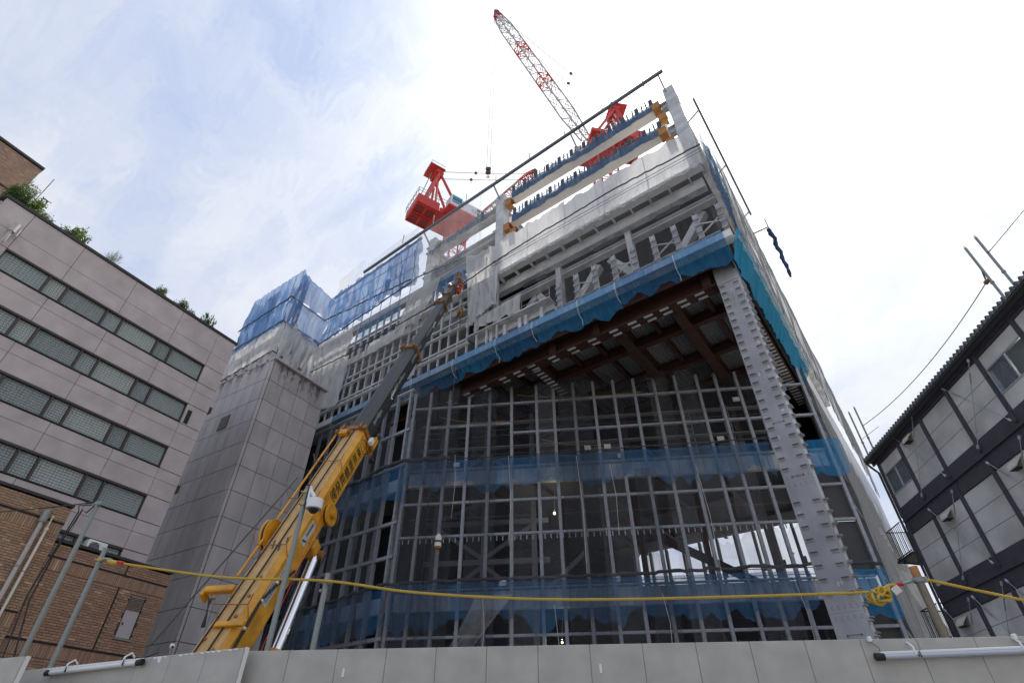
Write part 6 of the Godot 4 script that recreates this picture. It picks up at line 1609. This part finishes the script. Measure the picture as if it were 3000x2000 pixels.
# ------------------------------------------------------------------ hoarding along the street
func hoarding():
	var segs := [
		["white hoarding along the street, long right run under the new building", Vector3(-3.62, 0, -8.30), Vector3(12.0, 0, -6.78), "main"],
		["white hoarding, middle run slanting away before the brick building", Vector3(-3.49, 0, -8.05), Vector3(-7.83, 0, -9.97), "middle"],
		["white hoarding end at the bottom left corner of the view", Vector3(-6.80, 0, -8.68), Vector3(-13.0, 0, -10.7), "left"]]
	for sg in segs:
		var a: Vector3 = sg[1]; var b: Vector3 = sg[2]
		var d := (b - a).normalized()
		var n := d.cross(UP).normalized()
		if n.z < 0: n = -n
		var t := thing("hoarding", sg[0], "fence", a, "white hoarding runs")
		var len := a.distance_to(b)
		var w := 0.662
		var k := 0
		var bas := Basis(d, UP, d.cross(UP))
		while k * w < len - 0.05:
			var ww := minf(w, len - k * w)
			part(t, "fence_panel", cbox(Vector3(ww - 0.004, 2.99, 0.045), 0.005), M.hoarding, Transform3D(bas, a + d * (k * w + ww * 0.5) + UP * 1.495))
			k += 1
		part(t, "end_flange", cbox(Vector3(0.02, 3.0, 0.06), 0.004), M.hoarding_edge, Transform3D(bas, a - d * 0.0 - n * 0.03 + UP * 1.5))
		bar(t, "back_rail", a - n * 0.06 + UP * 2.6, b - n * 0.06 + UP * 2.6, 0.05, 0.05, M.galv)
		bar(t, "back_rail", a - n * 0.06 + UP * 0.8, b - n * 0.06 + UP * 0.8, 0.05, 0.05, M.galv)
		if sg[3] == "main":
			for q in [1.45, 4.75]:
				part(t, "lock_plate", cbox(Vector3(0.03, 0.1, 0.012), 0.003), M.hoarding_edge, Transform3D(bas, a + d * q + n * 0.026 + UP * 2.72))
		if sg[3] == "middle": # paint flaked off along the top
			var fm := MB.new(); var rr := RandomNumberGenerator.new(); rr.seed = 5
			for j in 40:
				var x := 0.1 + j * 0.1; var h := rr.randf_range(0.004, 0.03) * (3.0 if j in [14, 15] else 1.0)
				fm.quad(a + d * (x + 0.1) + n * 0.0245 + UP * 2.99, a + d * x + n * 0.0245 + UP * 2.99, a + d * (x + 0.02) + n * 0.0245 + UP * (2.99 - h), a + d * (x + 0.07) + n * 0.0245 + UP * (2.99 - h * 0.7))
			part(t, "flaked_paint", fm.mesh(), M.hoarding_edge)
	# tube lights on the fence
	for q in [["white tube light clipped along the hoarding's top at left", Vector3(-7.03, 2.905, -9.52), Vector3(-5.16, 2.925, -8.69)], ["long silver tube light along the hoarding's top at right, black end cap", Vector3(4.36, 2.785, -7.42), Vector3(6.4, 2.83, -7.24)]]:
		var a: Vector3 = q[1]; var b: Vector3 = q[2]
		var d := (b - a).normalized(); var n := d.cross(UP).normalized()
		if n.z < 0: n = -n
		var t := thing("tube_light", q[0], "light", a, "tube lights on the hoarding")
		part(t, "tube", cyl(a + d * 0.06, b - d * 0.06, 0.032, 14), M.sash if a.x > 0 else M.white)
		part(t, "housing", cbox(Vector3(a.distance_to(b) - 0.12, 0.03, 0.05), 0.006), M.white, Transform3D(Basis(d, UP, d.cross(UP)), (a + b) * 0.5 + UP * 0.035))
		for e in [a, b]:
			var s := 1.0 if e == a else -1.0
			part(t, "end_cap", cyl(e - d * 0.01 * s, e + d * 0.09 * s, 0.042, 14), M.black)
		for f in [0.22, 0.82]:
			var c := a.lerp(b, f)
			var hk := tube(t, "hanger", [c + n * 0.035, c + UP * 0.09 + n * 0.02, c + UP * 0.15 - n * 0.06, c + UP * 0.1 - n * 0.12], 0.013, M.white, 8)
			tube(t, "cable_tie", [c + n * 0.04 - UP * 0.03 + d * 0.05, c + n * 0.05 + UP * 0.05 + d * 0.04, c + n * 0.04 - UP * 0.02 + d * 0.02], 0.006, M.black, 5)
		tube(t, "lead", [b, b + UP * 0.06 + d * 0.05, b + UP * 0.12 + d * 0.14 - n * 0.1], 0.008, M.black, 5)
	# small camera on the fence
	var cp := Vector3(-4.72, 3.09, -8.52)
	var cm := thing("security_camera", "small white bullet camera on the hoarding's top, left of the crane", "camera", cp)
	part(cm, "case", cbox(Vector3(0.055, 0.05, 0.15), 0.01), M.vent, Transform3D(Basis(UP, 0.6) * Basis(Vector3.RIGHT, 0.3), cp))
	part(cm, "lens", cyl(cp + Vector3(0.042, -0.02, 0.062), cp + Vector3(0.05, -0.024, 0.078), 0.018, 10), M.black)
	part(cm, "stand", cyl(cp - UP * 0.09, cp, 0.015, 8), M.galv)
	# hook plates with a wire at the right light
	for q in [[4.38, -7.46, 0], [6.05, -7.31, 1]]:
		var hp := Vector3(q[0], 2.98, q[1])
		var h := thing("hook_plate", "white hook over the hoarding's top above the %s of the right tube light" % ["black end", "far end"][q[2]], "hook", hp, "hooks over the hoarding")
		part(h, "plate", cbox(Vector3(0.045, 0.06, 0.05), 0.008), M.white, Transform3D(Basis(), hp))
		tube(h, "wire", [hp - UP * 0.03, hp + Vector3(0.06, -0.1, 0.03), hp + Vector3(0.05, -0.19, 0.03)], 0.005, M.wire, 5)

func clamp_at(parent: Node3D, c: Vector3, r: float, m: Material):
	part(parent, "clamp", cyl(c - UP * 0.03, c + UP * 0.03, r + 0.016, 14), m)
	part(parent, "clamp_bolt", cyl(c + Vector3(-r - 0.05, 0, 0.02), c + Vector3(r + 0.05, 0, 0.02), 0.014, 8), m)
	part(parent, "clamp_jaw", cbox(Vector3(0.05, 0.07, 0.05), 0.01), m, Transform3D(Basis(), c + Vector3(r + 0.02, 0, 0.03)))

func poles_and_rope():
	var r := 0.039
	var lab := ["leftmost and tallest scaffold pole, black cables tied to its top", "scaffold pole at left holding the yellow rope's end", "scaffold pole with the white dome camera, before the crane", "short scaffold pole carrying the rope, right of the crane's ram"]
	var pos := [Vector3(-9.12, 6.44, -11.52), Vector3(-7.26, 4.87, -9.85), Vector3(-3.34, 5.38, -8.40), Vector3(-2.70, 4.0, -8.33)]
	for i in 4:
		var p: Vector3 = pos[i]
		var t := thing("scaffold_pole", lab[i], "pole", Vector3(p.x, 0, p.z), "grey scaffold poles behind the hoarding")
		tube(t, "pipe", [Vector3(p.x, 0, p.z), Vector3(p.x, p.y * 0.5, p.z), p], r if i > 0 else 0.046, M.galv, 16)
		if i == 0: clamp_at(t, p - UP * 0.06, 0.052, M.galv)
		if i == 1: clamp_at(t, p - UP * 0.2, r, M.galv_gold)
		if i == 2:
			clamp_at(t, p - UP * 0.09, r, M.galv_gold); clamp_at(t, p - UP * 0.29, r, M.galv_gold)
			part(t, "cap", cyl(p - UP * 0.01, p + UP * 0.03, r * 0.9, 12), M.black)
		if i == 3:
			clamp_at(t, p - UP * 0.13, r, M.galv); part(t, "lower_lug", cbox(Vector3(0.04, 0.04, 0.05), 0.008), M.galv, Transform3D(Basis(), p + Vector3(-0.05, -0.24, 0.02)))
	# right post, rusty top
	var q := Vector3(5.37, 3.86, -7.54)
	var rp := thing("scaffold_pole", "thick ochre-grey pole with a rusty top, right of the rope coil", "pole", Vector3(q.x, 0, q.z), "grey scaffold poles behind the hoarding")
	tube(rp, "pipe", [Vector3(5.40, 0, -7.54), Vector3(5.385, 2.0, -7.54), q - UP * 0.12], 0.05, M.ochre, 16)
	tube(rp, "rusty_end", [q - UP * 0.13, q], 0.051, M.timber, 16)
	clamp_at(rp, q - UP * 0.17, 0.05, M.galv)
	# dome camera on its bracket
	var c := Vector3(-3.145, 5.06, -8.34)
	var dc := thing("dome_camera", "white dome security camera hung on a pole before the yellow boom", "camera", c)
	var body := MB.new()
	body.tube([c + UP * 0.075, c + UP * 0.045, c - UP * 0.045, c - UP * 0.075], 0.125, 28)
	part(dc, "housing", body.mesh(), M.white)
	part(dc, "shoulder", cyl(c + UP * 0.07, c + UP * 0.095, 0.11, 28, 0.05), M.white)
	part(dc, "trim_ring", cyl(c - UP * 0.085, c - UP * 0.07, 0.112, 28), M.sash)
	var dome := SphereMesh.new(); dome.radius = 0.078; dome.height = 0.156; dome.radial_segments = 24; dome.rings = 12
	part(dc, "dome", dome, M.black, Transform3D(Basis(), c - UP * 0.075))
	part(dc, "arm", cbox(Vector3(0.2, 0.055, 0.055), 0.015), M.white, Transform3D(Basis(Vector3(0, 0, 1), -0.9), c + Vector3(-0.09, 0.2, 0)))
	part(dc, "back_plate", cbox(Vector3(0.03, 0.36, 0.11), 0.008), M.boom_dark, Transform3D(Basis(), Vector3(-3.29, 5.2, -8.36)))
	part(dc, "mount", cbox(Vector3(0.035, 0.28, 0.09), 0.01), M.white, Transform3D(Basis(), Vector3(-3.265, 5.22, -8.35)))
	# twisted yellow rope, sagging between the poles
	var pts := [Vector3(-6.72, 4.54, -9.60), Vector3(-4.6, 4.13, -8.95), Vector3(-2.72, 3.885, -8.27), Vector3(-1.45, 3.70, -8.14), Vector3(0.0, 3.58, -8.0), Vector3(1.39, 3.535, -7.87), Vector3(3.18, 3.53, -7.69), Vector3(4.66, 3.545, -7.56)]
	twisted("yellow twisted rope stretched across the view from the left pole to the coil", pts)
	twisted("yellow rope running from the rusty-topped pole out to the right edge", [Vector3(5.43, 3.69, -7.5), Vector3(6.0, 3.53, -7.43), Vector3(6.9, 3.30, -7.33), Vector3(8.5, 2.98, -7.15)])
	# end fittings and coil
	var ef := thing("rope_fitting", "steel shackle and red tape where the rope meets the left pole", "shackle", Vector3(-7.15, 4.66, -9.78))
	tube(ef, "shackle", [Vector3(-7.18, 4.67, -9.80), Vector3(-7.05, 4.64, -9.70), Vector3(-6.93, 4.61, -9.66)], 0.024, M.galv, 8)
	tube(ef, "eye_splice", [Vector3(-6.98, 4.60, -9.68), Vector3(-6.86, 4.56, -9.64), Vector3(-6.70, 4.54, -9.60)], 0.036, M.rope_yellow, 10)
	tube(ef, "red_tape", [Vector3(-6.76, 4.55, -9.605), Vector3(-6.62, 4.525, -9.57)], 0.030, M.rope_red, 10)
	var co := thing("rope_coil", "knotted coil of yellow rope hanging left of the rusty-topped pole", "rope", Vector3(4.78, 3.52, -7.55))
	for j in 6:
		var ring := []
		for k in 21:
			var a := TAU * k / 20.0 + j
			var rx := 0.11 + 0.018 * sin(j * 2.1); var ry := 0.075 + 0.016 * cos(j * 1.7)
			ring.append(Vector3(4.78 + 0.025 * sin(j * 3.1), 3.50 - 0.006 * j, -7.56 + 0.03 * (j - 2.5)) + Vector3(rx * cos(a) + 0.03 * sin(a), ry * sin(a) + 0.02 * sin(2 * a + j), 0.03 * sin(3 * a + j)))
		tube(co, "loop", ring, 0.0155, M.rope_yellow, 8)
	tube(co, "knot", [Vector3(4.68, 3.56, -7.53), Vector3(4.76, 3.48, -7.47), Vector3(4.84, 3.55, -7.47), Vector3(4.79, 3.60, -7.5), Vector3(4.72, 3.52, -7.48), Vector3(4.86, 3.48, -7.5), Vector3(4.92, 3.60, -7.53)], 0.021, M.rope_yellow, 8)
	tube(co, "tail", [Vector3(4.84, 3.58, -7.54), Vector3(4.95, 3.625, -7.54), Vector3(5.06, 3.635, -7.54)], 0.021, M.rope_yellow, 8)
	tube(co, "red_tape", [Vector3(5.03, 3.635, -7.54), Vector3(5.13, 3.64, -7.54)], 0.024, M.rope_red, 8)
	tube(co, "shackle", [Vector3(5.12, 3.64, -7.54), Vector3(5.22, 3.665, -7.54), Vector3(5.33, 3.69, -7.54)], 0.02, M.galv, 8)
	part(co, "paper_tag", cbox(Vector3(0.12, 0.09, 0.01), 0.003), M.vent, Transform3D(Basis(Vector3(0, 0, 1), 0.5), Vector3(5.0, 3.56, -7.51)))
	# cables at the tallest pole
	var cb := thing("black_cable", "black cables drooping from the tallest pole down to the hoarding", "cable", Vector3(-9.15, 3.2, -11.4))
	tube(cb, "cable", [Vector3(-9.18, 6.33, -11.44), Vector3(-9.5, 6.34, -11.5), Vector3(-9.42, 6.2, -11.48), Vector3(-9.52, 5.4, -11.5), Vector3(-9.6, 4.5, -11.5), Vector3(-9.35, 3.2, -11.42)], 0.014, M.black, 6)
	tube(cb, "cable", [Vector3(-9.1, 6.3, -11.42), Vector3(-9.2, 6.15, -11.43), Vector3(-9.32, 6.22, -11.43), Vector3(-9.5, 5.3, -11.5), Vector3(-9.5, 4.4, -11.5), Vector3(-9.05, 3.0, -11.4)], 0.014, M.black, 6)
	tube(cb, "span_wire", [Vector3(-9.15, 6.42, -11.5), Vector3(-10.6, 6.6, -12.2), Vector3(-14.5, 7.1, -14.0)], 0.013, M.black, 6)
	tube(cb, "turnbuckle", [Vector3(-9.22, 6.43, -11.53), Vector3(-9.5, 6.465, -11.67)], 0.024, M.black, 6)

# three strands laid round each other along a path
func twisted(label: String, pts: Array):
	var cv := Curve3D.new()
	for i in pts.size():
		var tan: Vector3 = (pts[mini(i + 1, pts.size() - 1)] - pts[maxi(i - 1, 0)]) * 0.16
		cv.add_point(pts[i], -tan, tan)
	var L := cv.get_baked_length()
	var t := thing("twisted_rope", label, "rope", pts[0], "yellow ropes over the hoarding")
	var n := int(L / 0.022)
	for s in 3:
		var q := []
		for i in n + 1:
			var d := L * i / n
			var c := cv.sample_baked(d, true)
			var f := (cv.sample_baked(minf(d + 0.02, L), true) - cv.sample_baked(maxf(d - 0.02, 0), true)).normalized()
			var x := UP.cross(f).normalized(); var y := f.cross(x)
			var a := TAU * d / 0.15 + TAU * s / 3.0
			q.append(c + (x * cos(a) + y * sin(a)) * 0.0095)
		tube(t, "strand", q, 0.0102, M.rope_yellow, 6)

# ------------------------------------------------------------------ plants on the grey roof
func roof_plants():
	var L := azd(30.0); var N := azd(120.0)
	var o := Vector3(-18.05, 0, -27.63) - N * 1.1
	# where along the roof, crown height, crown radius, leaf kind, look
	var list := [[-12.75, 1.9, 0.75, 0, "tall bushy green conifer on the grey roof's left end"], [-12.1, 1.2, 0.6, 1, "bright yellow-green shrub beside the tall conifer on the roof"], [-13.2, 1.2, 0.35, 0, "thin conifer sprig at the very left of the grey roof"], [-11.5, 0.55, 0.4, 2, "small dark shrub right of the yellow-green one on the roof"], [-9.95, 1.0, 0.75, 1, "round bright green shrub standing alone on the grey roof"], [-10.5, 0.55, 0.4, 0, "low dark green tuft left of the lone round shrub"], [-7.95, 1.15, 0.5, 3, "pale feathery bare shrub on the middle of the roof"], [-5.0, 0.9, 0.4, 2, "dark-leaved shrub, first of the group at the roof's right part"], [-3.7, 0.85, 0.55, 2, "dark wide shrub, middle of the group at the roof's right part"], [-2.9, 0.5, 0.4, 2, "low dark shrub right of the wide one on the roof"], [-1.75, 0.75, 0.45, 0, "spiky grass clump at the right end of the roof planting"]]
	for q in list:
		var at: Vector3 = o + L * q[0] + UP * 23.75
		q[1] += 0.68; q[2] *= 1.0
		var t := thing("roof_shrub", q[4], "shrub", at, "shrubs on the grey roof")
		var r := RandomNumberGenerator.new(); r.seed = int(q[0] * -100)
		var st := MB.new(); var lf := MB.new()
		var spiky: bool = q[0] > -2.0
		var feathery: bool = q[3] == 3
		var twigs := 44 if not feathery else 70
		for k in twigs:
			var h: float = r.randf_range(0.3, 1.0)
			var a := r.randf() * TAU
			var rad: float = q[2] * sqrt(r.randf()) * (1.15 - 0.6 * h if q[3] == 0 else sin(PI * clampf(h * 0.85, 0.1, 0.9)))
			var e: Vector3 = at + Vector3(cos(a) * rad, q[1] * h, sin(a) * rad)
			if spiky: e = at + Vector3(cos(a) * q[2], q[1] * r.randf_range(0.4, 1.0), sin(a) * q[2])
			var m: Vector3 = at.lerp(e, 0.5) + UP * 0.12 * q[1]
			st.tube([at + UP * 0.05, m, e], 0.014 if not feathery else 0.007, 4, 0.004, false)
			if feathery:
				for j in 4:
					var f := e + Vector3(r.randf_range(-1, 1), r.randf_range(0.1, 1), r.randf_range(-1, 1)) * 0.16
					st.tube([m.lerp(e, r.randf_range(0.3, 1.0)), f], 0.005, 4, 0.002, false)
				continue
			var leaves := 80 if not spiky else 16
			for j in leaves:
				var c: Vector3 = m.lerp(e, r.randf_range(-0.2, 1.1)) + Vector3(r.randfn(), r.randfn(), r.randfn()) * (0.075 if not spiky else 0.04)
				var d := Vector3(r.randfn(), r.randfn() + 0.5, r.randfn()).normalized()
				if spiky: d = (e - at).normalized() + Vector3(r.randfn(), r.randfn(), r.randfn()) * 0.15
				var s := d.cross(Vector3(r.randfn(), r.randfn(), r.randfn())).normalized()
				var ln: float = (0.085 if q[3] != 2 else 0.075) * r.randf_range(0.6, 1.3) * (2.6 if spiky else 1.0)
				var wd: float = ln * (0.16 if spiky else (0.3 if q[3] == 0 else 0.5)) * 0.8
				lf.quad(c, c + d * ln * 0.5 + s * wd, c + d * ln, c + d * ln * 0.5 - s * wd)
		part(t, "stems", st.mesh(), M.bark if not feathery else M.leaf3)
		if not feathery: part(t, "crown", lf.mesh(), M["leaf%d" % q[3]])

# ------------------------------------------------------------------ scaffold seen low between the buildings
func far_scaffold():
	var o := Vector3(27.0, 0, -37.5)
	var t := thing("far_scaffold", "low grey scaffold with blue sheets, far off between the new building and the site office", "scaffold", o)
	var d := azd(75.0); var n := azd(165.0)
	for i in 7:
		for j in 2:
			var b := o + d * (i * 1.5 - 2.0) - n * j * 1.2
			tube(t, "standard", [b, b + UP * (9.4 - 0.3 * i)], 0.03, M.galv, 6)
	for h in 5:
		tube(t, "ledger", [o - d * 2.0 + UP * (1.6 + 1.75 * h), o + d * 7.0 + UP * (1.6 + 1.75 * h)], 0.03, M.galv, 6)
		bar(t, "deck_board", o - d * 2.0 - n * 0.6 + UP * (1.5 + 1.75 * h), o + d * 7.0 - n * 0.6 + UP * (1.5 + 1.75 * h), 0.8, 0.05, M.galv)
	for i in 6:
		tube(t, "brace", [o + d * (i * 1.5 - 2.0) + UP * 1.6, o + d * (i * 1.5 - 0.5) + UP * 3.3], 0.02, M.galv, 5)
		tube(t, "brace", [o + d * (i * 1.5 - 0.5) + UP * 3.4, o + d * (i * 1.5 - 2.0) + UP * 5.1], 0.02, M.galv, 5)
	part(t, "blue_sheet", sheet_mesh(o - d * 1.5 + UP * 8.2 + n * 0.1, o + d * 3.0 + UP * 7.6 + n * 0.1, o + d * 3.2 + UP * 5.5 + n * 0.1, o - d * 1.5 + UP * 5.8 + n * 0.1, 24, 8, 0.2, {"seed": 3}), M.blue_net)
	net("hanging_net", "grey net hanging like a bag over the low scaffold, right of the rope coil", "net", Vector3(24.4, 13.6, -37.6), Vector3(26.0, 12.2, -37.0), Vector3(26.9, 8.6, -36.6), Vector3(25.0, 8.2, -37.2), 0.4, M.veil_mid, {"seed": 300, "res": 0.15, "belly": 0.6})
